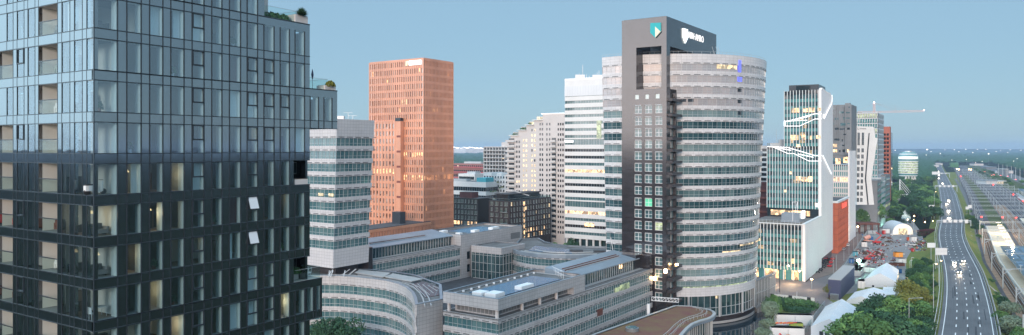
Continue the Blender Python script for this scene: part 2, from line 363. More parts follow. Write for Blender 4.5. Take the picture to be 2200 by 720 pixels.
# ======================= glass residential tower, near left =======================
def residential():
    A=(-30.6,54.5); a=unit(.637,1.); b=(-a[1],a[0]); na=(a[1],-a[0]); nb=(-a[0],-a[1])
    rt=thing('glass_residential_tower','dark glass apartment tower filling the left side, with stepped roof terraces','apartment tower',(*A,0),None)
    ZB=lambda k: 65.74+3.08*k
    sa=lambda u: on(A,a,u); sb=lambda u: on(A,b,u)
    K=range(-9,5)
    SEND={}
    for k in K:
        SEND[k]=sa(665.5) if k<=1 else sa(568)
        if k==-1: SEND[k]=sa(724.5)
        if k==-7: SEND[k]=sa(692)
    LB=20.
    wins=[(201.7,252.5),(272.5,303.5),(321.5,350),(367,395.5),(412.8,438.5),(455,477),(493,517),(531,553.5),(567,589),(602,622),(634,654.5)]
    extm1=[(666.5,684.5),(696,713.5)]; ext7=[(657,673),(679,688)]
    oper={2:(4,),1:(4,),0:(4,7,8),-1:(4,7,8,9),-2:(4,7,8),-3:(4,7),-4:(4,7),-5:(4,7),-6:(4,7,8),-7:(4,7,8),-8:(4,7)}
    curt={(1,2):.9,(1,3):.6,(1,4):1,(1,6):.3,(1,9):1,(0,6):1,(0,5):.5,(-1,5):.3,(-1,7):1,(-2,5):.4,(-2,9):1,(-2,10):1,(-3,1):.5,(-3,5):.6,(-4,5):.3,(-4,6):1.,(-5,6):.5,(-6,5):.6,(-7,5):.6,(-7,6):1.,(-7,7):1,(-8,8):1,(0,9):.4,(-1,6):1,(-3,4):1,(-6,7):.9,(-5,0):.0,(-8,4):1}
    plum={(-4,6),(0,6)}
    panels=MB(); lines=MB(); rev=MB(); win=[]; slabs=MB(); inner=MB()
    def cutp(lst,s0,s1): return [(x0,x1) for x0,x1 in lst if x1>x0+.01]
    loggia={}
    for k in K:
        zb=ZB(k); zt=zb+2.33; S=SEND[k]; ws=[(sa(x0),sa(x1)) for x0,x1 in wins]
        if k>1: ws=[w for w in ws if w[1]<S]
        if k==-1: ws+=[(sa(x0),sa(x1)) for x0,x1 in extm1]
        if k==-7: ws+=[(sa(x0),sa(x1)) for x0,x1 in ext7]
        if k in (-6,-3,): ws=ws[:-1]
        # spandrel
        Ssp=max(S,SEND.get(k-1,0)) if k-1 in SEND else S
        panels.ob(A,a,na,0,S,-.3,0,zb-.75,zb,M['panel_glass']); 
        if k+1 in SEND and SEND[k+1]<S-1: panels.ob(A,a,na,0,S,-.301,.001,zt+.001,zt+.749,M['panel_glass'])
        lim=S if k not in(-6,-3) else sa(631)
        cur=0.; 
        for (w0,w1) in ws+[(lim,lim)]:
            if w0-cur>.05: panels.ob(A,a,na,cur,w0,-.3,-.004,zb,zt,M['panel_glass'])
            cur=w1
        # seams
        for z in (zb-.75,zb,): lines.ob(A,a,na,-.02,S,-.02,.05,z-.035,z+.035,M['frame_dark'])
        if k+1 in SEND and SEND[k+1]<S-1 or k==4: lines.ob(A,a,na,-.02,S,-.02,.05,zt+.69,zt+.79,M['frame_dark'])
        for (w0,w1) in ws:
            for s in (w0,w1): lines.ob(A,a,na,s-.03,s+.03,-.02,.045,zb-.75,zt,M['frame_dark'])
            rev.ob(A,a,na,w1-.06,w1-.01,-.75,-.06,zb,zt,M['reveal'])          # window linings
            if w0>.5: rev.ob(A,a,na,w0+.01,w0+.06,-.6,-.06,zb,zt,M['reveal'])
            rev.ob(A,a,na,w0,w1,-.6,-.06,zt-.05,zt-.005,M['reveal'])
            rev.ob(A,a,na,w0,w1,-.6,-.06,zb+.0,zb+.03,M['slab'])
        for i,(w0,w1) in enumerate(ws):
            m=MB(); q=[adv(A,a,w0,na,-.03),adv(A,a,w1,na,-.03)]
            m.poly([(*q[0],zb),(*q[1],zb),(*q[1],zt),(*q[0],zt)],M['pane'])
            op=i in oper.get(k,())
            if op:
                zm=zb+1.12
                for (x0,x1,y0,y1) in ((w0,w1,zm-.06,zm+.06),(w0,w1,zt-.1,zt),(w0,w0+.1,zm,zt),(w1-.1,w1,zm,zt)):
                    m.ob(A,a,na,x0,x1,-.03,.08,y0,y1,M['frame_dark'])
            if (k,i) in ((-4,7),(-5,7)):   # tilted-open sash
                zm=zb+1.2; p=[adv(A,a,w0+.1,na,.0),adv(A,a,w1-.1,na,.0),adv(A,a,w1-.1,na,.35),adv(A,a,w0+.1,na,.35)]
                m.poly([(*p[3],zm),(*p[2],zm),(*p[1],zt-.1),(*p[0],zt-.1)],M['tent'])
            cm=(k,i) in curt and curt[(k,i)]>0
            sub=None
            if cm:
                fr=curt[(k,i)]; s0,s1=(w1-(w1-w0)*fr,w1-.08) if i%2 else (w0+.06,w0+(w1-w0)*fr)
                sub=MB(); n=max(6,int((s1-s0)/.07)); pts=[adv(A,a,s0+(s1-s0)*j/n,na,-.45+(.04 if j%2 else -.04)) for j in range(n+1)]
                sub.strip(lambda z,t:pts,zb+.03,zt-.05,0,0,M['curtain_r' if (k,i) in plum else 'curtain'],caps=False)
            win.append(((w1-w0),m,sub,k))
        # rooms behind the glass
        S2=min(S,sa(631) if k in(-6,-3) else S)-.05
        slabs.ob(A,a,na,.05,S-.05,-19,-.32,zb-.7,zb-.02,M['slab'])
        cuts=[0.35]; j=0
        rr=random.Random(k*17+3)
        for w in ws[1:]:
            if rr.random()<.55: cuts.append(w[0]-.5*(w[0]-ws[ws.index(w)-1][1]))
        cuts.append(S2)
        for c0,c1 in zip(cuts,cuts[1:]):
            dep=rr.choice((3.2,4.2,5.)); wm=M['plaster'] if (c0<1 or rr.random()<.22) else M['room' if rr.random()<.5 else 'room_d']
            inner.ob(A,a,na,c0,c1,-dep-.1,-dep,zb,zt,wm); inner.ob(A,a,na,c1-.04,c1,-dep,-.35,zb,zt,wm)
            inner.ob(A,a,na,c0,c1,-dep,-.35,zb-.02,zb+.01,M['floorw'] if rr.random()<.6 else M['slab'])
            # shelves, cupboards against the back wall
            for _ in range(rr.randint(1,3)):
                x=rr.uniform(c0+.2,max(c0+.3,c1-1.2)); 
                inner.ob(A,a,na,x,min(x+rr.uniform(.5,1.3),c1-.1),-dep+.0,-dep+.5,zb,zb+rr.uniform(.5,1.9),M['room_d' if rr.random()<.6 else 'floorw'])
    # ---- left (grazing) face, measured the same way
    lf_w=[(14.5,28),(36.5,51.5),(59.5,75),(132.5,150),(159.5,176.7),(186,200.7)]
    for k in K:
        zb=ZB(k); zt=zb+2.33
        log=[(82.5,123.5)]+([(-4,28)] if k in (0,-2,-3,-4,-5,-6,-7) else [])+[(-60,-20)]
        op=sorted([(sb(x1),sb(x0)) for x0,x1 in log]); 
        gl=[(sb(x1),sb(x0)) for x0,x1 in lf_w]+[(sb(x1),sb(x0)) for x0,x1 in ((-85,-70),)]
        panels.ob(A,b,nb,0.002,LB,-.3,0,zb-.75,zb,M['panel_glass'])
        holes=sorted(op+[g for g in gl if not any(g[0]<o[1] and g[1]>o[0] for o in op)])
        cur=.002
        for (w0,w1) in holes+[(LB,LB)]:
            if w0-cur>.03: panels.ob(A,b,nb,cur,w0,-.3,-.004,zb,zt,M['panel_glass'])
            cur=max(cur,w1)
        for z in (zb-.75,zb): lines.ob(A,b,nb,-.02,LB,-.02,.03,z-.03,z+.03,M['frame_dark'])
        for (w0,w1) in holes:
            for s in (w0,w1): lines.ob(A,b,nb,s-.028,s+.028,-.02,.012,zb-.75,zt,M['frame_dark'])
            if (w0,w1) in op:
                rev.ob(A,b,nb,w0-.02,w0-.001,-2.2,-.02,zb,zt,M['off_white']); rev.ob(A,b,nb,w1+.001,w1+.03,-2.2,-.02,zb,zt,M['plaster'])
                rev.ob(A,b,nb,w0,w1,-2.25,-2.2,zb,zt,M['plaster']); rev.ob(A,b,nb,w0,w1,-2.2,-.0,zt-.04,zt-.004,M['off_white']); rev.ob(A,b,nb,w0,w1,-2.2,-.0,zb,zb+.03,M['slab'])
                lines.ob(A,b,nb,w0,w1,-.08,-.0,zb+1.05,zb+1.12,M['frame_dark'])
                g=MB(); q=[adv(A,b,w1,nb,-.03),adv(A,b,w0,nb,-.03)]; g.poly([(*q[0],zb),(*q[1],zb),(*q[1],zb+1.08),(*q[0],zb+1.08)],M['balus']); win.append((.1,g,None,k)); g.balc=1
                # a door leaf inside the loggia
                rev.ob(A,b,nb,w1-.9,w1-.3,-2.19,-2.1,zb,zb+2.1,M['frame_dark'] if (k%3==0) else M['reveal'])
            else:
                m=MB(); q=[adv(A,b,w1,nb,-.03),adv(A,b,w0,nb,-.03)]
                m.poly([(*q[0],zb),(*q[1],zb),(*q[1],zt),(*q[0],zt)],M['pane'])
                if (w1-w0)<1.25 and w0>10 and k%2==0:
                    zm=zb+1.12
                    for (x0,x1,y0,y1) in ((w0,w1,zm-.05,zm+.05),(w0,w1,zt-.08,zt),(w0,w0+.07,zm,zt),(w1-.07,w1,zm,zt)): m.ob(A,b,nb,x0,x1,-.03,.06,y0,y1,M['frame_dark'])
                sub=None
                if (k+int(w0))%3: 
                    n=8; pts=[adv(A,b,w0+.06+(w1-w0-.12)*j/n,nb,-.4+(.04 if j%2 else -.04)) for j in range(n+1)][::-1]
                    sub=MB(); sub.strip(lambda z,t:pts,zb+.03,zt-.05,0,0,M['curtain'],caps=False)
                win.append((.5 if k>-8 else .2,m,sub,k))
        slabs.ob(A,b,nb,.36,LB-.05,-12.,-.33,zb-.7,zb-.02,M['slab'])
        inner.ob(A,b,nb,.4,LB,-4.1,-4.,zb,zt,M['room' if k%2 else 'room_d'])
    for w in [w for w in win if not hasattr(w[1],'balc') and w[3]<4]: pass
    win=[w for w in win]; win.sort(key=lambda w:(-(w[0])+(5 if w[3]>2 or w[3]<-8 else 0)))
    rest=MB(); nw=0
    for sz,m,sub,k in win:
        if nw<100 and not hasattr(m,'balc'):
            o=m.build('window',rt); nw+=1
            if sub: sub.build('curtain',o)
        elif hasattr(m,'balc'): m.build('glass_balustrade',rt)
        else:
            o=len(rest.v); rest.v+=m.v; rest.f+=[tuple(i+o for i in f) for f in m.f]; rest.m+=[rest.mi(m.mats[q]) for q in m.m]; rest.uv+=m.uv
    o=rest.build('window',rt)
    if o: o['kind']='stuff'
    panels.build('facade_panels',rt); lines.build('facade_frame',rt); rev.build('window_linings',rt); slabs.build('floor_slabs',rt); inner.build('rooms',rt)
    # roof terraces
    t=MB(); z1=ZB(1)+3.08; z2=ZB(-1)+3.08; z3=ZB(-7)+3.08
    t.ob(A,a,na,sa(568),sa(665.5)-.02,-19,-.02,z1-.3,z1+.02,M['slab']); t.build('roof_terrace',rt); t=MB(); t.ob(A,a,na,sa(665.5)+.01,sa(724.5)-.02,-19,-.02,z2-.3,z2+.02,M['slab']); t.build('roof_terrace',rt); t=MB()
    t.ob(A,a,na,sa(665.5)+.01,sa(724.5)-.02,-19,-.02,ZB(-1)-.74,ZB(-1)-.6,M['slab']); t.build('soffit',rt); t=MB()
    t.ob(A,a,na,sa(634),sa(692)-.02,-7,-.02,z3-.5,z3+.02,M['concrete']); t.build('roof_terrace',rt); t=MB(); t.ob(A,a,na,sa(665.5),sa(692)-.02,-7,-.02,ZB(-7)-.74,ZB(-7)-.6,M['slab'])
    t.build('soffit',rt)
    w=MB()   # end walls and set-back walls
    for k in K:
        zb=ZB(k); S=SEND[k]
        w.ob(A,a,na,S-.25,S,-19,-.31,zb-.75,zb+2.33,M['panel_glass'])
        if k in (-6,-3): w.ob(A,a,na,sa(631),sa(665.5),-3.2,-3.,zb,zb+2.33,M['brick_dk']); w.ob(A,a,na,sa(640),sa(656),-3.0,-2.95,zb+.9,zb+2.1,M['reveal']); w.ob(A,a,na,sa(641),sa(655),-2.95,-2.93,zb+1.,zb+2.,M['win_res'])
    w.ob(A,a,na,sa(543),sa(568)+.9,-6,-.6,z1,z1+8,M['off_white'])
    w.build('side_wall',rt)
    # balustrades
    for (u0,u1,z,tt) in ((571,640,z1,-.25),(667,708,z2,-.25),(636,691,z3,-.2)):
        g=MB(); p,q=adv(A,a,sa(u0),na,tt),adv(A,a,sa(u1),na,tt); g.poly([(*p,z),(*q,z),(*q,z+1.1),(*p,z+1.1)],M['balus'])
        r=adv(A,a,sa(u1),na,tt-5); g.poly([(*q,z),(*r,z),(*r,z+1.1),(*q,z+1.1)],M['balus'])
        g.tube((*p,z+1.1),(*q,z+1.1),.02,M['alu'],4); g.tube((*q,z+1.1),(*r,z+1.1),.02,M['alu'],4)
        g.build('glass_balustrade',rt)
    # planters
    def planter(u0,u1,z,tt,lab,hh=.55,dep=1.2,mt='off_white'):
        c=adv(A,a,(sa(u0)+sa(u1))/2,na,tt); r=thing('planter_box',lab,'planter',(*c,z))
        g=MB(); g.ob(A,a,na,sa(u0),sa(u1),tt-dep,tt,z,z+hh,M[mt]); g.build('box',r)
        g=MB(); g.ob(A,a,na,sa(u0)+.08,sa(u1)-.08,tt-dep+.08,tt-.08,z+hh+.002,z+hh+.03,M['dirt']); g.build('soil',r)
        return c,z+hh
    P1=planter(636,663,z1+.02,-.1,'pale wood planter on the top corner terrace of the glass tower',.75)
    P2=planter(700,723,z2+.02,-.1,'low pale planter at the tip of the cantilevered terrace',.45)
    P3=planter(637,660,z3+.02,-1.2,'cream planter standing on the lowest terrace of the glass tower',.7,1.)
    P4=planter(635,663,ZB(-3)+.02,-.1,'white planter in the open loggia under dark brick, halfway up glass tower',.5)
    def bush(c,r,h,lab,m='leaf2',n=380,nm='terrace_shrub',spiky=False):
        g=MB(); rr=random.Random(int(c[0]*97)); 
        for _ in range(n):
            th=rr.uniform(0,6.283); ph=math.acos(rr.uniform(-.1,1)); q=rr.uniform(.5,1)**.5
            x=c[0]+r*q*math.sin(ph)*math.cos(th); y=c[1]+r*q*math.sin(ph)*math.sin(th); z=c[2]+h*q*math.cos(ph)
            if spiky:
                L=Vector((x-c[0],y-c[1],z-c[2])); L.normalize(); s=Vector((rr.uniform(-1,1),rr.uniform(-1,1),0)).normalized()*.03; p=Vector((x,y,z)); g.poly([p-L*.45-s,p-L*.45+s,p+L*.12],M[m])
            else:
                v1=Vector((rr.gauss(0,1),rr.gauss(0,1),rr.gauss(0,1))).normalized()*.09; v2=Vector((rr.gauss(0,1),rr.gauss(0,1),rr.gauss(0,1))).normalized()*.09; p=Vector((x,y,z)); g.poly([p-v1,p+v2,p+v1,p-v2],M[m])
        rt2=thing(nm,lab,'shrub',c); g.build('foliage',rt2)
        s=MB(); s.tube((c[0],c[1],c[2]),(c[0],c[1],c[2]+h*.5),.03,M['bark'],5); s.build('stem',rt2)
    bush((*P1[0],P1[1]),.62,.75,'round spiky palm-like shrub in the planter on the top corner terrace',spiky=True,n=900)
    for i,(u,tt) in enumerate(((580,-.9),(594,-.8),(608,-.9),(622,-.8))):
        c=adv(A,a,sa(u),na,tt); bush((*c,z1+.02),.55,.7,'grassy shrub behind the glass balustrade on the top terrace, %s from the right'%(['fourth','third','second','first'][i]),'leaf1',520)
    bush((*P2[0],P2[1]),.5,.5,'yellow-green shrub in the planter at the cantilever tip','leaf3')
    bush((*P3[0],P3[1]),.75,.6,'green plants in the cream planter on the lowest terrace','leaf1',600)
    for i,u in enumerate((671,684)):
        c=adv(A,a,sa(u),na,-1.2-.4*i); r=thing('terrace_chair','round wire terrace chair, %s on the lowest glass tower terrace'%('left one' if i==0 else 'right one beside the balustrade'),'chair',(*c,z3+.02)); g=MB()
        for j in range(16):
            p,q=6.283*j/16,6.283*(j+1)/16
            for hh,rr_ in ((.42,.42),(.9,.48)): g.tube((c[0]+rr_*math.cos(p),c[1]+rr_*math.sin(p),z3+hh),(c[0]+rr_*math.cos(q),c[1]+rr_*math.sin(q),z3+hh),.02,M['white_metal'],4)
            if math.sin(p)>-.3: g.tube((c[0]+.42*math.cos(p),c[1]+.42*math.sin(p),z3+.42),(c[0]+.48*math.cos(p),c[1]+.48*math.sin(p),z3+.9),.012,M['white_metal'],4)
        g.build('backrest',r); s=MB(); s.prism([(c[0]+.42*math.cos(6.283*j/16),c[1]+.42*math.sin(6.283*j/16)) for j in range(16)],z3+.38,z3+.45,M['off_white'],bottom=True); s.build('seat',r)
        for j in range(4): s=MB(); s.tube((c[0]+.3*math.cos(1.57*j),c[1]+.3*math.sin(1.57*j),z3+.4),(c[0]+.38*math.cos(1.57*j),c[1]+.38*math.sin(1.57*j),z3+.02),.02,M['alu'],5); s.build('leg',r)
    c=adv(A,a,sa(679),na,-.5); r=thing('folded_parasol','folded dark parasol standing on the cantilevered terrace','parasol',(*c,z2+.02)); g=MB()
    g.tube((*c,z2),(*c,z2+1.0),.03,M['alu'],6); g.build('pole',r); g=MB(); g.tube((*c,z2+1.0),(*c,z2+1.45),.05,M['dkblue'],7,.13); g.tube((*c,z2+1.45),(*c,z2+2.),.13,M['dkblue'],7,.01); g.build('canopy',r)
    # furniture seen through the glass
    cn=['corner','second','third','fourth','fifth','sixth','seventh','eighth','ninth','tenth','last']
    fl='top second third fourth fifth sixth seventh eighth ninth tenth eleventh'.split()
    for i,k,m,t_ in ((0,-5,'lit_s',1.2),(2,-4,'lit_o2',1.),(3,-3,'lit_o2',1.4),(1,-5,'lit_s',1.6),(8,-3,'lit_s',1.2),(9,-4,'lit_o2',1.),(4,-5,'lit_o2',1.1),(2,-6,'lit_s',1.5),(7,-6,'lit_s',.9),(6,-7,'lit_w',1.),(5,-2,'lit_s',1.2),(9,-7,'lit_o2',1.),(0,-4,'lit_s',2.),(3,-7,'lit_s',1.3),(10,-5,'lit_s',1.),(1,-3,'lit_s',1.),(7,-2,'lit_o2',1.)):
        w=(sa(wins[i][0])+sa(wins[i][1]))/2; c=adv(A,a,w,na,-t_); z=ZB(k)+1.75; r=thing('pendant_lamp','small lit pendant lamp behind the %s window of the %s window row, glass tower'%(cn[i],fl[2-k]),'lamp',(*c,z)); g=MB(); g.tube((*c,z-.13),(*c,z+.1),.2,M[m],8,.07); g.build('lamp_shade',r); g=MB(); g.tube((*c,z+.1),(*c,ZB(k)+2.3),.01,M['black'],4); g.build('cord',r)
        if (i+k)%2==0: ld=bpy.data.lights.new('pendant_light','POINT'); ld.energy=38; ld.color=(1.,.72,.42); ld.shadow_soft_size=.2; lo=bpy.data.objects.new('pendant_light',ld); C.objects.link(lo); lo.location=(*c,z-.4)
    def at(u,k,t): c=adv(A,a,sa(u),na,-t); return c,ZB(k)+.02
    def lfa(u,k,t): c=adv(A,b,sb(u),nb,-t); return c,ZB(k)+.04
    fl='top second third fourth fifth sixth seventh eighth ninth tenth'.split()
    def row(k): return fl[2-k] if k<=2 else 'top'
    def sofa(c,z,lab,dr,m='off_white',w=1.8):
        r=thing('sofa',lab,'sofa',(*c,z)); n=(dr[1],-dr[0])
        for nm,(x0,x1,y0,y1,z0,z1_) in (('seat',(-w/2,w/2,-.4,.4,.12,.42)),('backrest',(-w/2,w/2,-.45,-.25,.42,.85)),('armrest',(-w/2-.18,-w/2,-.45,.4,.1,.62)),('armrest',(w/2,w/2+.18,-.45,.4,.1,.62))):
            g=MB(); g.ob(c,dr,n,x0,x1,y0,y1,z+z0,z+z1_,M[m]); g.build(nm,r)
        for x in (-w/2,w/2):
            g=MB(); g.ob(c,dr,n,x-.03,x+.03,-.3,.3,z,z+.12,M['black']); g.build('leg',r)
    def table(c,z,lab,dr,m='white_paint',w=1.3,chairs=()):
        r=thing('dining_table',lab,'table',(*c,z)); n=(dr[1],-dr[0])
        g=MB(); g.ob(c,dr,n,-w/2,w/2,-.4,.4,z+.71,z+.75,M[m]); g.build('table_top',r)
        for x in (-w/2+.06,w/2-.06):
            for y in (-.34,.34): g=MB(); p=adv(c,dr,x,n,y); g.tube((*p,z),(*p,z+.71),.025,M[m],5); g.build('leg',r)
    def chair(c,z,lab,dr,m='black'):
        r=thing('dining_chair',lab,'chair',(*c,z)); n=(dr[1],-dr[0])
        g=MB(); g.ob(c,dr,n,-.22,.22,-.22,.22,z+.43,z+.48,M[m]); g.build('seat',r); g=MB(); g.ob(c,dr,n,-.22,-.18,-.21,.21,z+.48,z+.92,M[m]); g.build('backrest',r)
        for x in (-.18,.18):
            for y in (-.18,.18): g=MB(); p=adv(c,dr,x,n,y); g.tube((*p,z),(*p,z+.43),.02,M[m],4); g.build('leg',r)
    for k,mm in ((-4,'slab'),(1,'room_d'),(-5,'slab')):
        c,z=at(234,k,1.5); sofa(c,z,'grey sofa behind the corner window, %s window row of the glass tower'%row(k),a,mm,.9)
    c,z=at(236,-6,1.5); table(c,z,'white table in the corner room, second lowest row of the glass tower',a,w=.9)
    c,z=at(218,-6,1.3); chair(c,z,'black chair beside the white table in the corner room',a)
    c,z=at(212,-6,.8); chair(c,z,'white tub chair close to the glass in the corner room below',a,'white_paint')
    c,z=at(218,-3,.9)
    r=thing('motor_scooter','white motor scooter parked inside behind the corner window of the glass tower','scooter',(*c,z))
    g=MB(); g.ob(c,a,na,-.75,-.1,-.16,.16,z+.3,z+.7,M['white_paint']); g.ob(c,a,na,-.1,.45,-.16,.16,z+.2,z+.32,M['white_paint']); g.ob(c,a,na,.42,.52,-.2,.2,z+.25,z+1.0,M['white_paint']); g.build('body',r)
    g=MB(); g.ob(c,a,na,-.7,-.1,-.14,.14,z+.7,z+.8,M['black']); g.build('seat',r)
    g=MB(); p=adv(c,a,.45); g.tube((*adv(p,na,-.3),z+1.1),(*adv(p,na,.3),z+1.1),.025,M['black'],5); g.build('handlebar',r)
    for x in (-.6,.62):
        g=MB(); p=adv(c,a,x); g.tube((*adv(p,na,-.05),z+.22),(*adv(p,na,.05),z+.22),.22,M['black'],12); g.build('wheel',r)
    for u,k in ((536,1),(577,1)):
        c,z=at(u,k,1.0); r=thing('standing_lamp','lit %s in the top full row of the glass tower'%('slim lamp column' if u<550 else 'round floor lamp'),'lamp',(*c,z)); g=MB()
        g.tube((*c,z),(*c,z+.03),.14,M['alu'],8); g.tube((*c,z),(*c,z+1.),.015,M['alu'],5); g.build('stand',r); g=MB()
        if u<550: g.tube((*c,z+.9),(*c,z+1.9),.09,M['lit_s'],8)
        else: g.tube((*c,z+.75),(*c,z+.98),.16,M['lit_s'],10,.10)
        g.build('lamp_shade',r)
    for i,(u,k,m) in enumerate(((104,-5,'off_white'),(104,-4,'rust'),(104,1,'slab'),(104,-1,'off_white'),(104,0,'room'),(14,-4,'red_paint'),(14,-6,'rust'))):
        c,z=lfa(u,k,1.2); sofa(c,z,'%s %s in the %s loggia, %s row of the left tower face'%({'off_white':'pale','rust':'brown','slab':'grey','room':'dull green','red_paint':'red'}[m],'bench','right' if u>50 else 'left',row(k)),b,m,1.1)
    for k in (-2,-3):
        c,z=lfa(104,k,1.); chair(c,z,'pale chair in the right loggia, %s row of the left tower face'%row(k),b,'off_white')
    for i,(u,k,dx) in enumerate(((230,-1,.9),(290,-2,.5),(340,-5,.4),(380,0,.4),(468,-4,.5),(610,-5,.3),(610,0,.5),(572,-1,.4),(380,-6,.4),(645,1,.4),(410,-3,.6),(510,1,.4))):
        c,z=at(u,k,dx+.2); bush((*c,z+.3),.28,.55,'potted house plant behind glass, %s row, %s of the right tower face'%(row(k),'near end' if u<280 else 'left part' if u<400 else 'middle' if u<520 else 'far end'),'leaf1' if i%2 else 'leaf2',120,'house_plant')
        g=MB(); g.tube((*c,z),(*c,z+.32),.13,M['white_paint' if i%2 else 'rust'],8,.17); o=bpy.data.objects[bpy.data.objects[-1].name] if False else None
        g.build('pot',LASTB[0])
residential()
# ======================= bank headquarters =======================
def text_mb(txt,P,xd,zc,h,wid,n,m,ext=.15,bold=.012):
    cu=bpy.data.curves.new('t','FONT'); cu.body=txt; cu.space_character=1.12; cu.extrude=.06; cu.offset=bold; cu.resolution_u=3
    o=bpy.data.objects.new('t',cu); C.objects.link(o); dg=bpy.context.evaluated_depsgraph_get(); me=bpy.data.meshes.new_from_object(o.evaluated_get(dg))
    bpy.data.objects.remove(o); xs=[v.co.x for v in me.vertices]; ys=[v.co.y for v in me.vertices]; x0,x1,y0,y1=min(xs),max(xs),min(ys),max(ys)
    g=MB(); kx=wid/(x1-x0); ky=h/(y1-y0); i=g.mi(m)
    for v in me.vertices:
        x=(v.co.x-x0)*kx; t=.02+(v.co.z+.06)/.12*ext
        g.v.append((P[0]+xd[0]*x+n[0]*t,P[1]+xd[1]*x+n[1]*t,zc+(v.co.y-y0)*ky))
    for p in me.polygons: g.f.append(tuple(p.vertices)); g.m.append(i); g.uv.append([(0,0)]*len(p.vertices))
    bpy.data.meshes.remove(me); return g
def extrude_poly(pts,n,t0,t1,m,g=None):
    """pts: 3D outline on a facade plane; gives it thickness t0..t1 along n"""
    g=g or MB(); a=[(x+n[0]*t0,y+n[1]*t0,z) for x,y,z in pts]; b=[(x+n[0]*t1,y+n[1]*t1,z) for x,y,z in pts]
    i=len(g.v); g.v+=a+b; k=len(pts); mi=g.mi(m)
    for f in [tuple(range(i+k,i+2*k)),tuple(range(i+k-1,i-1,-1))]+[(i+j,i+(j+1)%k,i+k+(j+1)%k,i+k+j) for j in range(k)]: g.f.append(f); g.m.append(mi); g.uv.append([(0,0)]*len(f))
    return g
def bank():
    P=(52.7,254.); se=lambda u: on(P,E,u); 
    rt=thing('bank_headquarters','tall bank headquarters with dark granite portal tower and tapered round glass wing','office tower',(*P,-4.5))
    We=se(1336); sR=50.4
    g=MB(); gran=M['granite']
    eL,eR=se(1367),se(1421); cols=[(se(1379),se(1363)),(se(1401),se(1385)),(se(1423),se(1407))]
    zt=80.4
    # front wall built round the window openings
    rows=[72.-4.03*k for k in range(17)]
    g.ob(P,E,NE,0,We,-9.,-.5,-4.5,zt-.02,gran)
    zs=[zt]
    for z in rows: zs+= [z+2.75,z]
    zs.append(-4.5)
    small=(se(1372.5),se(1364)),(se(1394),se(1386)),(se(1417),se(1408))
    for i in range(0,len(zs),2):
        if i==0:
            a,b=78.6,77.; g.ob(P,E,NE,0,We,-.5,0,a,zt,gran); g.ob(P,E,NE,0,We,-.5,0,zs[1],b,gran); cur=0
            for s0,s1 in sorted(small): g.ob(P,E,NE,cur,s0,-.5,0,b,a,gran); cur=s1
            g.ob(P,E,NE,cur,We,-.5,0,b,a,gran)
        else: g.ob(P,E,NE,0,We,-.5,0,zs[i+1],zs[i],gran)
    for z in rows:
        cur=0
        for s0,s1 in sorted(cols): g.ob(P,E,NE,cur,s0,-.5,0,z,z+2.75,gran); cur=s1
        g.ob(P,E,NE,cur,We,-.5,0,z,z+2.75,gran)
    # portal: piers and crowning block
    g.ob(P,E,NE,eL,We,-12,0,zt,95.,gran); g.ob(P,E,NE,0,eR,-3.1,0,zt,95.,gran); g.ob(P,E,NE,0,We,-sR,0,95.,105.,gran)
    g.ob(P,E,NE,eR,eL,-9,0,zt-.015,zt+.02,M['roof_grey']); g.ob(P,E,NE,.5,We-.5,-sR+.5,-.5,105,105.15,M['roof_dark'])
    # side brackets
    for k,z in enumerate([76.]+rows): 
        zz=z-1.15 if k else 76.1
        g.ob(P,D,ND,.6,9.6,0,1.9,zz-.05,zz+.85,M['granite_dark'])
    g.ob(P,D,ND,3.2,9.,-1,.0,-4.5,80.3,M['granite_dark']); 
    g.ob(P,D,ND,5.9,6.5,0,.9,-4.5,79.,M['granite_dark'])
    g.build('granite_tower',rt)
    its=[]
    for z in rows:
        for s0,s1 in cols:
            w=MB(); w.ob(P,E,NE,s0,s1,-.45,-.38,z,z+2.75,M['teal_b'])
            for a in (s0+.04,(s0+s1)/2,s1-.04): w.ob(P,E,NE,a-.07,a+.07,-.38,-.28,z,z+2.75,M['white_metal'])
            for a in (z+.05,z+1.3,z+2.68): w.ob(P,E,NE,s0,s1,-.38,-.27,a-.06,a+.06,M['white_metal'])
            w.ob(P,E,NE,s0+.2,s1-.2,.0,.14,z+2.75,z+2.95,M['alu'])
            w.build('window',rt)
        for s0,s1 in ((3.6,5.6),(6.8,8.6)):
            w=MB(); w.ob(P,D,ND,s0,s1,.0,.06,z+.1,z+2.7,M['teal_b']); w.ob(P,D,ND,s0,s0+.15,.06,.14,z+.1,z+2.7,M['white_metal']); w.build('side_window',rt)
    for s0,s1 in small: w=MB(); w.ob(P,E,NE,s0,s1,-.3,-.2,77.,78.6,M['reveal']); w.build('window',rt)
    w=MB(); w.ob(P,E,NE,*cols[1],-.37,-.36,rows[8]+.1,rows[8]+2.6,mat('green_screen_light',(.1,.5,.3),.4,emit=(.1,.9,.45),es=.22)); w.build('lit_window',rt)
    w=MB(); w.ob(P,E,NE,*cols[2],-.37,-.36,rows[10]+.1,rows[10]+2.6,M['lit_g']); w.build('lit_window',rt)
    for u,v in ((1431,582),(1408,598),(1447,570)):   # warm wall lamps near the entrance
        s=se(u) if u<1432 else 0; 
        q=fpt(P,E,NE,u,v,.5) if u<1432 else fpt(P,D,ND,u,v,1.2)
        w=MB(); w.tube((q[0],q[1],q[2]-.6),(q[0],q[1],q[2]+.6),.55,M['lit_o'],8); w.build('wall_lamp',rt)
    # ---- round tapered wing
    cx,cy=61.,302.
    def Rr(z): return 36.3+(z-8)/85.*3.7
    def a0(z):
        u=1293+12*(1-max(0,z)/93.); k=(u-U0)/F; r=Rr(z); # ray x=ky
        A_=1+k*k; B_=-2*(k*cx+cy); C_=cx*cx+cy*cy-r*r; y=(-B_-math.sqrt(max(0,B_*B_-4*A_*C_)))/(2*A_)
        return math.atan2(y-cy,k*y-cx)%(2*math.pi)
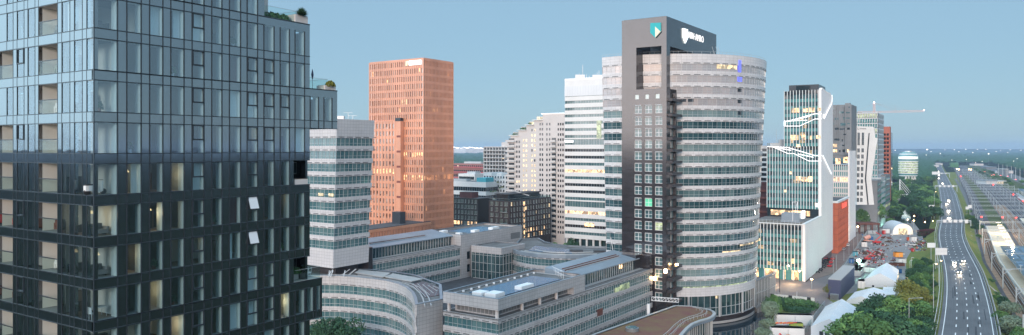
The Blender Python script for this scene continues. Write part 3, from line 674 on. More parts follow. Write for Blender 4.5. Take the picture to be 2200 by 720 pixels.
    def f(z,t,n=64):
        r=Rr(z); s=a0(z); e=2*math.pi+.35
        return [(cx+(r+t)*math.cos(s+(e-s)*i/n),cy+(r+t)*math.sin(s+(e-s)*i/n)) for i in range(n+1)]
    zz=[]; z=87.2
    while z>9: zz.append((z,z+2.45)); z-=4.06
    zz=zz[::-1]
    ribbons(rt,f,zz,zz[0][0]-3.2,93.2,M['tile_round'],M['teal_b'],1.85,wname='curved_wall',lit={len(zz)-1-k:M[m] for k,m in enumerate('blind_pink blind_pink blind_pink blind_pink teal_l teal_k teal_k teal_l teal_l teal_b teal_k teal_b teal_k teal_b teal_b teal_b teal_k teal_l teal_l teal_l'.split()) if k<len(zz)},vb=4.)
    # crown top, end wall, roof
    g=MB(); pl=f(93,-1.2); g.prism(pl,91.8,92.2,M['roof_grey']); 
    g.strip(f,92.2,93.2,-.6,-.35,M['tile_grey']); g.build('roof',rt)
    g=MB()
    for i in range(40):
        p=f(93,-.5)[int(i*64/40)]; g.tube((*p,93.2),(*p,94.1),.04,M['alu'],4)
    top=f(93,-.5)
    for a,b in zip(top,top[1:]): g.tube((*a,94.1),(*b,94.1),.04,M['alu'],4)
    for u in (1537,1545,1549): p=AT(u,272); g.tube((*p,92.5),(p[0]-1.2,p[1],97.),.07,M['alu'],4)
    g.build('roof_railing',rt)
    g=MB(); lo=zz[0][0]-3.2
    q0,q1=f(lo,-.1)[0],f(93,-.1)[0]; b0,b1=f(lo,-.1)[-1],f(93,-.1)[-1]
    g.poly([(*q0,lo),(*q1,93.1),(*b1,93.1),(*b0,lo)],M['tile_grey']); g.build('rear_wall',rt)
    # glazed lobby and dark plinth
    g=MB(); lobby=lambda z,t: f(8,t-.9); g.strip(lobby,-.6,lo,-.1,0,M['teal_d'],caps=False); g.mull(lobby,-.6,lo,2.4,0,.2,.16,M['alu']); g.strip(lobby,2.3,2.5,0,.15,M['alu']); g.strip(lobby,-.8,-.6,0,.5,M['alu'])
    g.build('lobby_glazing',rt)
    g=MB(); g.strip(lobby,-6.,-.8,-.3,.2,M['granite_dark']); g.strip(lobby,-3.4,-2.6,.2,.5,M['concrete'],); g.build('plinth',rt)
    lp=lobby(0,.65)
    for i in range(4,60,8): g=MB(); g.tube((*lp[i],-.8),(*lp[i],lo),.45,M['alu'],10); g.build('column',rt)
    def pt(u,z,t):
        # point of the round wing at bearing u
        k=(u-U0)/F; r=Rr(z)+t; A_=1+k*k; B_=-2*(k*cx+cy); C_=cx*cx+cy*cy-r*r; y=(-B_-math.sqrt(max(0,B_*B_-4*A_*C_)))/(2*A_); return (k*y,y)
    def patch(name,u0,u1,v0,v1,m,t=-.2,root=rt):
        y=pt((u0+u1)/2,60,0)[1]; za,zb=ZV(v1,y),ZV(v0,y); n=max(1,int((u1-u0)/8)); g=MB()
        g.strip(lambda z,tt:[pt(u0+(u1-u0)*i/n,z,tt) for i in range(n+1)],za,zb,t-.03,t,m); return g.build(name,root)
    patch('lit_window',1590,1634,522,528,M['lit_s']); patch('lit_window',1552,1592,541,548,M['lit_s']); patch('lit_window',1468,1605,617,628,M['lit_g'])
    patch('lit_window',1540,1583,138,149,M['lit_s']); patch('lit_window',1625,1631,490,498,M['lit_s']);
    patch('blue_light_panel',1585,1594,158,176,M['lit_blue']); patch('blue_light_panel',1587,1592,131,156,M['lit_blue'],.05)
    patch('open_window',1585,1593,186,198,M['frame_dark']); patch('open_window',1585,1593,210,222,M['frame_dark']); patch('open_window',1463,1474,213,219,M['frame_dark']); patch('open_window',1478,1490,213,219,M['frame_dark'])
    patch('open_window',1585,1593,234,247,M['win_dk']); patch('wall_lamp',1537,1541,0+640,646,M['lit_s'],-.7)
    # shield and sign
    sh=[(1398.6,50.2),(1421,49.2),(1421,68.5),(1409.3,81.7),(1398.3,70.5)]
    s=thing('shield_emblem','teal and cream shield emblem high on the front of the granite tower','emblem',fpt(P,E,NE,1409,65))
    g=extrude_poly([fpt(P,E,NE,u,v) for u,v in sh],NE,.02,.6,M['teal_sign']); g.build('shield',s)
    g=extrude_poly([fpt(P,E,NE,u,v) for u,v in ((1409,57.5),(1420.9,68.6),(1409.3,81.5))],NE,.6,.68,M['cream']); g.build('cream_wedge',s)
    sg=thing('illuminated_sign','glowing white shield and bank name on the side of the granite tower','sign',fpt(P,D,ND,1490,75))
    g=extrude_poly([fpt(P,D,ND,u,v) for u,v in ((1466,60.8),(1475.4,63.6),(1475.8,81.7),(1470.4,93.3),(1466.2,80))],ND,.02,.5,mat('sign_white',(.8,.8,.8),.4,emit=(.85,1.,1.),es=1.3)); g.build('shield',sg)
    s0,s1=on(P,D,1478.2),on(P,D,1511.2); Q=adv(P,D,s0); g=text_mb('ABN·AMRO',Q,D,ZV(81.2,Q[1]),(81.2-67)*Q[1]/F,s1-s0,ND,M['lit_w'],.12,-.012); g.build('lettering',sg)
    # link box over the canal, right of the round wing
    L0=(99.,288.)
    lb=thing('glass_link_pavilion','small glass-walled link box raised over canal beside the round bank wing','pavilion',(*L0,-3))
    LP=AT(1655,296); w=MB(); pl=[AT(1624,285),LP,adv(LP,D,9),adv(AT(1624,285),D,9)]
    w.prism(pl,8.9,9.5,M['roof_metal'],bottom=True); w.prism(pl,-1.6,-.6,M['concrete'],bottom=True); w.build('roof_and_floor',lb)
    fb=pf([pl[0],pl[1],pl[2]]); g=MB(); g.strip(fb,-.6,8.9,-.4,-.35,M['teal_d'],caps=False); g.mull(fb,-.6,8.9,1.5,-.35,-.1,.12,M['alu'],skipends=False); g.strip(fb,4,4.15,-.35,-.15,M['alu']); g.build('glazing',lb)
    g=MB(); 
    for q in (adv(pl[0],D,3),adv(pl[1],E,3)): g.tube((*q,-4.5),(*q,-1.6),.5,M['concrete'],8)
    g.build('pier',lb)
    w=MB(); pl2=[AT(1606,276),AT(1640,282),adv(AT(1640,282),D,8)]; 
bank()

# ======================= low campus in front =======================
def campus():
    # front block
    P=(-3.375,180.); T0=M['tile_grey']
    rt=thing('front_office_block','light grey tiled office block in front with ribbon windows and blue solar roof','office block',(*P,0))
    W=17.2; L=91.5; L1=43.
    body=[adv(P,E,W),P,adv(P,D,L),adv(P,D,L,E,W)]
    f=pf(body,True); bands=[(18.6-4.0*(k+1)+.35,18.6-4.0*(k+1)+2.75) for k in range(4)][::-1]
    ribbons(rt,f,bands,0,18.6,T0,M['teal'],1.5,True,lit={})
    g=MB(); g.prism(body,18.2,18.55,M['roof_grey']); 
    up=[adv(P,E,W-.05),adv(P,D,.05,NE,0),adv(P,D,L1),adv(P,D,L1,E,W-.05)]
    # recessed terrace storey, columns, roof slab with parapet
    ins=[adv(adv(P,E,W-2.2),D,2.2),adv(adv(P,E,2.2),D,2.2),adv(P,D,L1,E,2.2),adv(P,D,L1,E,W-2.2)]
    g.prism(ins,18.55,20.7,M['tile_grey']); g.build('terrace_floor',rt)
    g=MB(); fi=pf(ins,True); g.mull(fi,18.9,20.4,1.25,.01,.05,1.05,M['grey_stone'],True); g.build('louvre_screen',rt)
    for d_,w_ in ((1.,1.),(1.,W-1.2),(12,1.),(20.5,1.),(29,1.),(37.5,1.)):
        g=MB(); q=adv(P,D,d_,E,w_); g.tube((*q,18.55),(*q,20.7),.45,M['off_white'],12); g.build('column',rt)
    fu=pf(up,True); g=MB(); g.strip(fu,20.6,23.4,-.45,0,T0,True); g.prism(offs(up,-.4,True),20.62,22.5,M['roof_grey'],bottom=True); g.strip(fu,23.4,23.5,-.5,.05,M['roof_metal'],True); g.build('roof',rt)
    g=MB(); g.ob(P,D,ND,L1,L1+.5,-2.6,0,18.56,23.4,T0); g.ob(P,D,ND,L1-6,L1,-2.1,0,18.56,20.7,T0); g.build('wall',rt)
    g=MB(); g.ob(P,D,ND,6,36,-13.5,-3.6,22.62,22.72,M['solar']); g.build('solar_panels',rt)
    for a,b,c,d_ in ((3.4,6.6,-10.5,-7.5),(4.,8.,-7.,-3.6),(16.,22.,-6.,-3.8)):
        g=MB(); g.ob(P,D,ND,a,b,c,d_,22.5,23.6,M['white_metal']); g.build('roof_unit',rt)
    g=MB()
    rl=[adv(P,D,1.1,E,1.1),adv(P,D,L1-2,E,1.1),adv(P,D,L1-2,E,W-1.2),adv(P,D,1.1,E,W-1.2)]
    for a,b in zip(rl,rl[1:]+rl[:1]): g.tube((*a,22.8),(*b,22.8),.1,M['alu'],4)
    for i in range(12):
        for w_ in (1.6,W-1.6): q=adv(P,D,3+i*3.4,E,w_); g.box(q[0]-.3,q[1]-.3,22.5,q[0]+.3,q[1]+.3,22.95,M['white_metal'])
    for i in range(7):
        q=adv(P,D,38+i*.8,E,4+i); g.tube((*q,22.5),(*q,24.6),.06,M['white_metal'],4); r=adv(q,E,1.1,D,.6); g.tube((*q,24.6),(*r,24.6),.06,M['white_metal'],4); g.tube((*q,23.6),(*r,23.6),.06,M['white_metal'],4)
    g.build('roof_railing',rt)
    # clerestory storey with sloped metal roof
    g=MB(); c0,c1=L1+.5,L-6; g.ob(P,D,ND,c0,c1,-14,-4.,18.55,22.,M['teal_d']); 
    for i in range(int((c1-c0)/1.5)): g.ob(P,D,ND,c0+i*1.5,c0+i*1.5+.16,-4.,-3.85,18.7,22.,M['alu'])
    g.build('clerestory_glazing',rt)
    g=MB(); g.ob(P,D,ND,c1,c1+5.9,-12.5,-3.4,18.56,23.6,M['granite']); g.ob(P,D,ND,c1+4.5,c1+6.5,-3.4,-.2,-.0,23.2,M['granite']); g.build('granite_end',rt)
    g=MB(); q=[adv(P,D,a,ND,b) for a,b in ((c0-1,-3.2),(c1+2.5,-3.2),(c1+2.5,-13),(c0-1,-13))]
    lo,hi=22.05,24.4; g.hexa([(*q[0],lo),(*q[1],lo),(*q[2],lo),(*q[3],lo),(*q[0],lo+.3),(*q[1],lo+.3),(*q[2],hi),(*q[3],hi)],M['roof_metal']); 
    g.build('sloped_roof',rt)
    g=MB()
    for j in range(4): g.ob(P,D,ND,c0+2,c1-4,-7.4-.5*j,-7.2-.5*j,23.2+.17*j,23.5+.17*j,M['rust' if j%2 else 'alu'])
    for j in range(3): g.ob(P,D,ND,c0,c1+3,-2.4-.5*j,-2.25-.5*j,18.7,18.95,M['alu'])
    g.build('roof_rails',rt)
    litpanes(rt,P,D,ND,((1333,1352,610,622),(1322,1331,618,627)),m='lit_g'); litpanes(rt,P,D,ND,((1283,1295,664,678),),'brown_window','rust')
    w=MB(); q0=fpt(P,D,ND,1262,716,.1); 
    # long back wing with tall corner volume
    Q=(-19.6,285.)
    r2=thing('rear_office_wing','grey tiled rear wing with taller solar roofed corner and clerestory','office block',(*Q,0))
    sL=-47.; body=[adv(adv(Q,D,sL),E,16),adv(Q,D,sL),Q,adv(Q,E,16)]; f=pf(body,True)
    ribbons(r2,f,[(22.6-4.0*(k+1)+.35,22.6-4.0*(k+1)+2.7) for k in range(4)][::-1],0,22.6,T0,M['teal'],1.5,True)
    g=MB(); g.prism(body,22.2,22.5,M['roof_grey']); g.ob(Q,D,ND,sL+4,-1.5,-14,-4.2,22.5,26.,M['teal_d'])
    for i in range(28): g.ob(Q,D,ND,sL+4+i*1.5,sL+4.2+i*1.5,-4.2,-4.05,22.6,26.,M['alu'])
    g.build('clerestory_glazing',r2)
    g=MB(); q=[adv(Q,D,a,ND,b) for a,b in ((sL+2,-3.4),(-.5,-3.4),(-.5,-14),(sL+2,-14))]; g.hexa([(*q[0],26.),(*q[1],26.),(*q[2],26.),(*q[3],26.),(*q[0],26.3),(*q[1],26.3),(*q[2],28.1),(*q[3],28.1)],M['roof_metal']); g.build('sloped_roof',r2)
    g=MB()
    for j in range(3): g.ob(Q,D,ND,sL+6,-12,-7-.6*j,-6.8-.6*j,27+.17*j,27.2+.17*j,M['rust' if j==1 else 'alu']); g.ob(Q,D,ND,sL+2,0,-2.2-.5*j,-2.1-.5*j,22.6,22.8,M['alu'])
    g.build('roof_rails',r2)
    g=MB(); g.ob(Q,D,ND,sL-2.2,sL-.3,-5,.3,0,27.3,M['granite_dark']); g.build('granite_end',r2)
    sE=on(Q,D,1121); vol=[adv(Q,E,20),Q,adv(Q,D,sE),adv(Q,D,sE,E,20)]
    g=MB(); fv=pf(vol,True); g.strip(fv,0,26.7,-.5,.02,T0,True); g.strip(fv,26.7,26.8,-.5,.07,M['roof_metal'],True); g.build('corner_wall',r2)
    g=MB(); g.prism(offs(vol,-.45,True),20,25.9,M['roof_grey']); g.build('roof',r2)
    g=MB(); g.ob(Q,D,ND,12,sE-8,-17,-4,25.95,26.05,M['solar']); g.build('solar_panels',r2)
    for a,b,c in ((5,8,-15),(14,17,-6),(3,4.6,-5),(26,31,-6)): g=MB(); g.ob(Q,D,ND,a,b,c,c+2.2,25.9,27.,M['white_metal']); g.build('roof_unit',r2)
    for z in (17,12,7): g=MB(); g.ob(Q,D,ND,on(Q,D,1003),on(Q,D,1009),-.1,.06,z,z+2.9,M['win_dk']); g.build('window',r2)
    g=MB(); g.ob(Q,D,ND,on(Q,D,1097),on(Q,D,1117),-.1,.05,21.6,24.2,M['grey_stone']); g.build('louvre_screen',r2)
    # atrium
    q=adv(Q,D,on(Q,D,1046),ND,0); Pa=AT(1077,280.); 
    r3=thing('glazed_atrium','teal glass atrium box in the corner of the grey courtyard','atrium',(*Pa,10))
    pl=[adv(Pa,E,14),Pa,adv(Pa,D,16),adv(adv(Pa,E,14),D,16)]; zt=60-215*280/F; fa=pf(pl[:3]); g=MB(); g.strip(fa,9.5,zt-2.6,-.1,0,M['teal_d'],caps=False); g.mull(fa,9.5,zt-2.6,1.9,0,.15,.15,M['alu'],skipends=False)
    for z in (13,16.,19): g.strip(fa,z,z+.14,0,.1,M['alu'])
    g.build('glazing',r3); g=MB(); g.strip(pf(pl,True),zt-2.6,zt,-.5,.1,T0,True); g.prism(pl,zt-.6,zt-.3,M['roof_grey']); g.build('roof_edge',r3)
    # courtyard deck
    g=MB(); cd=[AT(960,225),AT(1240,245),adv(AT(1240,245),E,-4,D,60),adv(Q,D,60,ND,-2),adv(Q,D,-46,ND,-2)]
    c=thing('courtyard_podium','dark low roof deck of the courtyard between the grey blocks','podium',(*cd[0],0)); g.prism(cd,0,10.,T0,M['roof_dark']); g.build('deck',c)
    g=MB(); 
    for i in range(5): a=adv(Q,D,4+i*9,ND,3.); b=adv(a,ND,16); g.tube((*a,10.15),(*b,10.15),.15,M['alu'],4)
    g.build('deck_rails',c)
    # curved courtyard building
    ln=[(1098,533),(1110,539),(1130,544.),(1155,547),(1185,549),(1215,549.5),(1250,549),(1290,547.5),(1320,546)]
    YY=[288,282,277,273.,271,270.,270.5,272,274]
    zt=22.6; front=[AT(u,Y) for (u,v),Y in zip(ln,YY)]
    r4=thing('curved_courtyard_wing','curved grey wing closing the courtyard left of the dark granite tower','office block',(*front[4],0))
    zt=60-230*271/F
    fc=pf(front); ribbons(r4,fc,[(zt-4.05*(k+1)+.0,zt-4.05*(k+1)+2.4) for k in range(3)][::-1],8,zt,T0,M['teal'],1.5)
    bk=[(1118,320),(1157,322),(1170,310),(1190,303),(1220,298),(1260,295),(1300,294),(1330,294)]; back=[AT(u,Y) for u,Y in bk]
    pl=front+back[::-1]; g=MB(); g.prism(offs(pl,-.4,True),8,zt-.5,M['roof_grey']); g.build('roof',r4)
    g=MB(); fb=pf(pl,True); g.strip(fb,zt-1.2,zt+.1,-.5,.05,M['roof_metal'],True)
    for o_ in (-2.2,-4.,-9.): g.strip(lambda z,t: offs(front[1:-1],o_+t,False),zt-.45,zt-.1,0,.35,M['alu'])
    g.build('roof_edge',r4)
    g=MB(); q=[adv(AT(1135,284),(1,0),0),AT(1230,276),AT(1225,287),AT(1150,298)]; g.prism([(x,y+1.5) for x,y in q],zt-.48,zt-.3,M['solar'],bottom=True); g.build('solar_panels',r4)
    for u,Y in ((1238,284),(1290,283)): q=AT(u,Y); g=MB(); g.box(q[0]-2.5,q[1]-1.5,zt-.5,q[0]+2.5,q[1]+1.5,zt+.1,M['roof_dark']); g.build('roof_hatch',r4)
    g=MB(); q=AT(1318,274); g.tube((*q,zt),(q[0]-1,q[1],zt+6),.12,M['white_metal'],5); g.build('pole',r4)
    # curved front-left building
    ln=[(640,594),(668,592.5),(695,592),(730,592.6),(763,595),(797,598.5),(830,603),(855,609.5),(872,617),(884,628),(890,640),(893,655)]
    zt=20.6; front=[G(u,v,zt) for u,v in ln]
    r5=thing('crescent_office_block','concave crescent office block with grey tiles at lower left','office block',(*front[6],0))
    fc=pf(front); ribbons(r5,fc,[(zt-2.9-4.1*k-2.5,zt-2.9-4.1*k) for k in range(4)][::-1],0,zt,T0,M['teal'],1.6)
    endp=G(951,643,zt); bk=[(905,596),(893,591.5),(858,586),(823,581.5),(790,579),(747,577.5),(700,577),(640,577)]; back=[endp,G(948,612,zt)]+[G(u,v,zt) for u,v in bk]
    g=MB(); g.strip(pf([front[-1],endp,back[1]]),0,zt,-.4,0,T0); g.build('end_wall',r5)
    pl=front+back; g=MB(); g.prism(offs(pl,-.35,True),0,zt-.5,M['roof_grey']); g.build('roof',r5)
    g=MB(); g.strip(pf(pl,True),zt-.05,zt+.15,-.7,.08,M['roof_metal'],True); 
    g.strip(lambda z,t:offs(front[2:],-2.4+t,False),zt-.5,zt-.1,0,.3,M['alu']); g.strip(lambda z,t:offs(front[2:],-4.+t,False),zt-.5,zt-.2,0,.25,M['alu'])
    g.build('roof_edge',r5)
    for a in (((768,588),(775,583.5),(838,590),(822,596.5)),((832,597),(842,591),(902,602),(884,606))):
        g=MB(); pp=[G(u,v,zt) for u,v in a]; g.prism(pp,zt-.5,zt+.25,M['roof_metal']); g.prism(offs(pp if True else pp,-.8,True),zt+.25,zt+.4,M['concrete']); g.build('skylight',r5)
    g=MB(); g.prism([G(u,v,zt) for u,v in ((880,607.5),(908,603),(950,616),(948,630),(915,636))],zt-.49,zt-.35,M['solar_red']); g.build('sedum_strips',r5)
    g=MB()
    for i in range(5):
        a,b=G(886+i*11,606.5-i*.2+i*1.8,zt),G(914+i*8.5,636-i*4.,zt); g.tube((*a,zt-.2),(*b,zt-.2),.1,M['alu'],4)
    g.build('roof_rails',r5)
    # strengthened light
    # pavilion with sedum roof
    zt=8.
    ln=[(1500,760),(1478,735),(1455,716),(1490,703),(1508,694),(1520,688),(1532,683),(1537,677),(1536,672),(1526,667),(1505,662.5),(1482,659),(1452,658)]
    ln=[(1400,760),(1448,738),(1466,722),(1478,708),(1490,698),(1507,691),(1524,686.5),(1534,681.5),(1538,676),(1535,671),(1526,667),(1505,662.5),(1482,659),(1450,658)]
    outer=[G(u,v,zt) for u,v in ln]; lft=[G(1450,658,zt),G(1277,719,zt),G(1180,760,zt)]
    r6=thing('sedum_roof_pavilion','low glass pavilion with wavy edged red and brown sedum roof at the bottom','pavilion',(*outer[5],0))
    pl=outer[:-1]+lft; 
    g=MB(); g.prism(pl,7.2,8.,M['roof_metal'],bottom=True); g.strip(pf(pl,True),8.,8.35,-.9,.05,M['alu'],True); g.build('roof_edge',r6)
    g=MB(); g.prism(offs(pl,-.9,True),8.0,8.12,M['sedum']); g.build('sedum_roof',r6)
    g=MB(); ins=offs(pl,-1.2,True); fo=pf(ins[:13]); g.strip(fo,-.5,7.2,-.1,0,M['teal_d'],caps=False); g.mull(fo,-.5,7.2,1.3,0,.25,.12,M['alu']); g.strip(pf(ins[12:]+ins[:1]),-.5,7.2,-.1,0,T0); g.build('glazing',r6)
    g=MB(); 
    for o_ in (-2.6,-4.0):
        q=offs(outer[1:12],o_,False)
        for a,b in zip(q,q[1:]):
            g.tube((*a,8.9),(*b,8.9),.09,M['alu'],4); n=max(1,int(math.dist(a,b)/1.5))
            for i in range(n): c=(a[0]+(b[0]-a[0])*i/n,a[1]+(b[1]-a[1])*i/n); g.tube((*c,8.1),(*c,8.9),.05,M['alu'],4)
    g.build('roof_railing',r6)
    q=G(1358,712,8.); g=MB(); g.prism([(q[0]+1.9*math.cos(a*.3142),q[1]+1.9*math.sin(a*.3142)) for a in range(20)],8.1,9.1,M['grey_stone'],M['roof_metal']); g.prism([(q[0]+1.5*math.cos(a*.3142),q[1]+1.5*math.sin(a*.3142)) for a in range(20)],9.1,9.3,M['teal_b']); g.build('skylight',r6)
    g=MB(); q=G(1393,668,8.); g.tube((*q,6),(*q,10.2),.55,M['white_metal'],10); g.build('vent_stack',r6)
    g=MB(); a,b=AT(1400,243),AT(1458,246)
    for zz in (9.6,10.8): g.tube((*a,zz+.6),(*b,zz-.6),.12,M['white_metal'],5)
    for i in range(9):
        c=(a[0]+(b[0]-a[0])*i/8,a[1]+(b[1]-a[1])*i/8); d_=(a[0]+(b[0]-a[0])*(i+1)/8,a[1]+(b[1]-a[1])*(i+1)/8); g.tube((*c,10.2-i*.15),(*c,11.4-i*.15),.08,M['white_metal'],4); 
        if i<8: g.tube((*c,10.2-i*.15),(*d_,11.3-i*.15),.06,M['white_metal'],4)
    r7=thing('gangway_truss','white steel truss gangway leading to the sedum pavilion roof','gangway',(*a,8)); g.build('truss',r7)
    # leaning white tile tower
    TP=AT(719.5,230.); TW=on(TP,E,640); TL=on(TP,D,798); 
    r8=thing('leaning_tiled_tower','leaning pale tiled office tower with teal ribbon windows right of the glass tower','office tower',(*TP,0))
    base=[adv(TP,E,TW),TP,adv(TP,D,TL),adv(TP,D,TL,E,TW)]
    def ft(z,t):
        k=(z-45)/46.; dx=1.35*k*.9; pl=offs(base,t,True); 
        ex=k*.8   # right edge splays a little more
        q=[(x+dx,y) for x,y in pl]; q[2]=(q[2][0]+ex*.8,q[2][1]+ex*.6); return q
    z0,z1=22.8,69.; bands=[]; v=328
    y=230.; 
    for k in range(10): 
        zb=60-(313.5-318+27.9*k)*y/F; bands.append((zb-.0,zb+2.45))
    bands=[b for b in bands if b[0]>z0+3][::-1]
    ribbons(r8,ft,bands,z0,z1,M['tile_white'],M['teal'],1.75,True)
    g=MB(); g.prism(ft(69,-.4),68,68.6,M['roof_grey']); 
    for u,h in ((748,3.),(758,2.)): q=AT(u,245.); g.tube((*q,68.6),(*q,68.6+h),.06,M['alu'],4); g.tube((q[0]-1.5,q[1],68.6+h),(q[0]+1.5,q[1],68.6+h),.05,M['alu'],4)
    q=AT(733,238.); g.box(q[0]-1,q[1]-1,68.6,q[0]+1,q[1]+1,70.2,M['white_metal']); g.build('roof',r8)
    g=MB(); g.prism(offs(base,-3.,True),0,22.9,M['granite_dark']); g.prism(ft(22.8,-.1),22.7,22.85,M['roof_dark'],bottom=True)
    g.build('dark_base',r8)
    g=MB(); rr=random.Random(4); c=AT(722,229)
    for i in range(8): a=(c[0]+rr.uniform(-3,4),c[1]+rr.uniform(-2,2)); g.tube((*a,20.6),(a[0]+rr.uniform(-1,3),a[1]+1,22.4),.15,M['alu'],4)
    g.build('pipework',r8)
    litpanes(r8,adv(TP,E,0),E,NE,((684,694,415,421),(706,715,416,422)),m='lit_s')
campus()
# ======================= towers of the middle distance =======================
def copper():
    P=AT(910,359.); W=on(P,E,792.5); L=on(P,D,974.5); zt=103.3; fh=3.705
    rt=thing('terracotta_tower','tall orange terracotta clad office tower with narrow window slots','office tower',(*P,0))
    faces=[(P,E,NE,W),(P,D,ND,L)]
    core=MB(); core.prism([adv(P,E,W-.45,NE,-.45),adv(P,D,.45,NE,-.0) if False else adv(adv(P,NE,-.45),ND,-.45),adv(P,D,L-.45,ND,-.45),adv(P,D,L-.45,E,W-.45)],0,zt-.6,M['copper'],M['roof_dark']); core.build('core_wall',rt)
    items=[]; cl=MB(); sp=MB(); rr=random.Random(5)
    for fi,(Q,d,n,w) in enumerate(faces):
        nc=25 if fi==0 else 21; cw=(w-1.2)/nc
        cl.ob(Q,d,n,0,.6,-.5,.02,0,zt,M['copper']); cl.ob(Q,d,n,w-.6,w,-.5,.02,0,zt,M['copper'])
        for i in range(1,nc):
            x=.6+i*cw; cl.ob(Q,d,n,x-cw*.24,x+cw*.24,-.5,.0,0,zt-.05,M['copper'])
        k=0; z=zt-3.4
        while z>8:
            sp.ob(Q,d,n,.6,w-.6,-.5,-.12,z+2.45,z+2.45+fh-2.45,M['copper_pale'] if False else M['copper'])
            ym=adv(Q,d,w/2)[1]; vv=318-(z-60)*F/ym
            row=(370<vv<388) or (330<vv<348 and fi==0)
            for i in range(nc):
                x0=.6+i*cw+cw*.24; x1=.6+(i+1)*cw-cw*.24; r=rr.random()
                m='slot'
                if row and r<.75: m='lit'
                elif r<.012: m='lit'
                elif 222<vv<238 and fi==0 and 6<i<10: m='lit_s'
                elif 233<vv<252 and fi==1 and i in(6,7,9): m='lit_s'
                g=MB(); g.ob(Q,d,n,x0,x1,-.44,-.40,z,z+2.45,M[m],skip=(0,1,3,5)); items.append((1. if m=='slot' else 1.2,g))
            z-=fh; k+=1
        for i in range(nc): g=MB(); g.ob(Q,d,n,.6+i*cw+cw*.24,.6+(i+1)*cw-cw*.24,-.44,-.40,zt-.9,zt-.1,M['win_dk']); sp.v+=[];items.append((.1,g))
    rr.shuffle(items); limited(rt,'window',items); cl.build('fins',rt); sp.build('spandrels',rt)
    # lower slab volume in front, stair core and plant box
    s0,s1=on(P,E,868),on(P,E,803); zl=60+60*351/F; g=MB(); PF=adv(P,NE,2.6); W2=W+1.5
    g.ob(PF,E,NE,s0,W2,-2.59,-.4,0,zl,M['copper']); 
    nc=10; a=on(PF,E,848); cw=(W2-a)/nc
    g.ob(PF,E,NE,s0,a,-.45,-.1,0,zl,M['copper'])
    for i in range(nc+1): g.ob(PF,E,NE,a+i*cw-cw*.25,a+i*cw+cw*.25,-.45,0,0,zl,M['copper'])
    wi=MB(); z=zl-3.6
    while z>20:
        g.ob(PF,E,NE,a,W2,-.45,-.12,z+2.4,z+fh,M['copper']); wi.ob(PF,E,NE,a,W2,-.39,-.37,z,z+2.4,M['slot'] if not (370<318-(z-60)*F/350<390) else M['lit']); z-=fh
    for k in range(9): g.ob(PF,E,NE,s0,s0+2.5,-.09,.0,zl-8-k*fh*2,zl-7.-k*fh*2,M['copper_dark'])
    g.build('lower_slab',rt); wi.build('window_band',rt)
    g=MB(); g.ob(PF,E,NE,on(PF,E,860),on(PF,E,849),-2,.05,zl-.02,zl+1.6,M['frame_dark']); g.build('plant_box',rt)
    # low podium wing in front
    PP=AT(927,345.); r2=thing('terracotta_podium','low orange podium wing with dark roof in front of the terracotta tower','podium',(*AT(791,325),0))
    A=AT(786,322.); B=AT(927,362.); pd=unit(B[0]-A[0],B[1]-A[1]); n=(pd[1],-pd[0]); w=math.dist(A,B)
    g=MB(); g.ob(A,pd,n,0,w,-12,-.4,0,24,M['copper']); nc=44
    for i in range(nc+1): g.ob(A,pd,n,w*i/nc-.22,w*i/nc+.22,-.4,0,0,24,M['copper'])
    g.ob(A,pd,n,0,w,-.45,.1,23,24.2,M['copper']); g.ob(A,pd,n,0,w,-.41,-.1,19.3,20.2,M['copper']);g.build('wall',r2)
    g=MB(); g.ob(A,pd,n,0,w,-13,-.5,24.,24.5,M['roof_dark']); g.ob(A,pd,n,w*.6,w*.68,-9,-4,24.5,30,M['frame_dark']); g.build('roof',r2)
    g=MB(); g.ob(A,pd,n,.3,w*.62,-.38,-.36,14,19.3,M['slot']); g.ob(A,pd,n,.3,w-.3,-.38,-.36,20.2,23,M['slot']); g.build('window_band',r2)
    g=MB(); g.ob(A,pd,n,w*.62,w-.3,-.38,-.36,13,19.3,M['lit']); g.build('lit_window',r2)
    sg=thing('rooftop_sign','blazing white rooftop sign at the top corner of the terracotta tower','sign',fpt(P,E,NE,890,133))
    g=MB(); s=[on(P,E,u) for u in (906,879,872.5)]
    nl=7; ww=(s[1]-s[0])/nl
    g.ob(P,E,NE,s[0],s[1],.02,.12,zt-2.9,zt-.8,M['lit_w2']); 
    for i in range(nl): g.ob(P,E,NE,s[0]+i*ww+.12,s[0]+(i+1)*ww-.12,.12,.45,zt-3,zt-.7,M['lit_w'])
    g.build('letters',sg); g=MB(); g.ob(P,E,NE,s[1]+.4,s[2],.02,.4,zt-3,zt-.7,M['lit_s']); g.build('emblem',sg)
copper()

def grid_windows(root,P,d,n,s0,s1,z0,z1,nc,fh,ww,wh,m,lit=0.,seed=1,items=None,litm='lit_s',frame=None,rnd=0.,sill=.9):
    rr=random.Random(seed); z=z0; own=items is None; items=[] if own else items; cw=(s1-s0)/nc
    while z+fh<=z1+.01:
        for i in range(nc):
            w=ww*(1+rnd*(rr.random()-.5)*2); c=s0+(i+.5)*cw+rnd*(rr.random()-.5)*(cw-w)*.5; g=MB()
            mm=M[litm] if rr.random()<lit else M[m]
            g.ob(P,d,n,c-w/2,c+w/2,-.05,.03,z+sill,z+sill+wh,mm)
            if frame: 
                g.ob(P,d,n,c-w/2-.06,c-w/2+.02,.03,.1,z+sill,z+sill+wh,frame); g.ob(P,d,n,c-.03,c+.03,.03,.09,z+sill,z+sill+wh,frame); g.ob(P,d,n,c-w/2-.06,c+w/2+.06,.03,.16,z+sill-.1,z+sill,frame)
            items.append((w*wh/adv(P,d,c)[1],g))
        z+=fh
    if own: limited(root,'window',items)
    return items

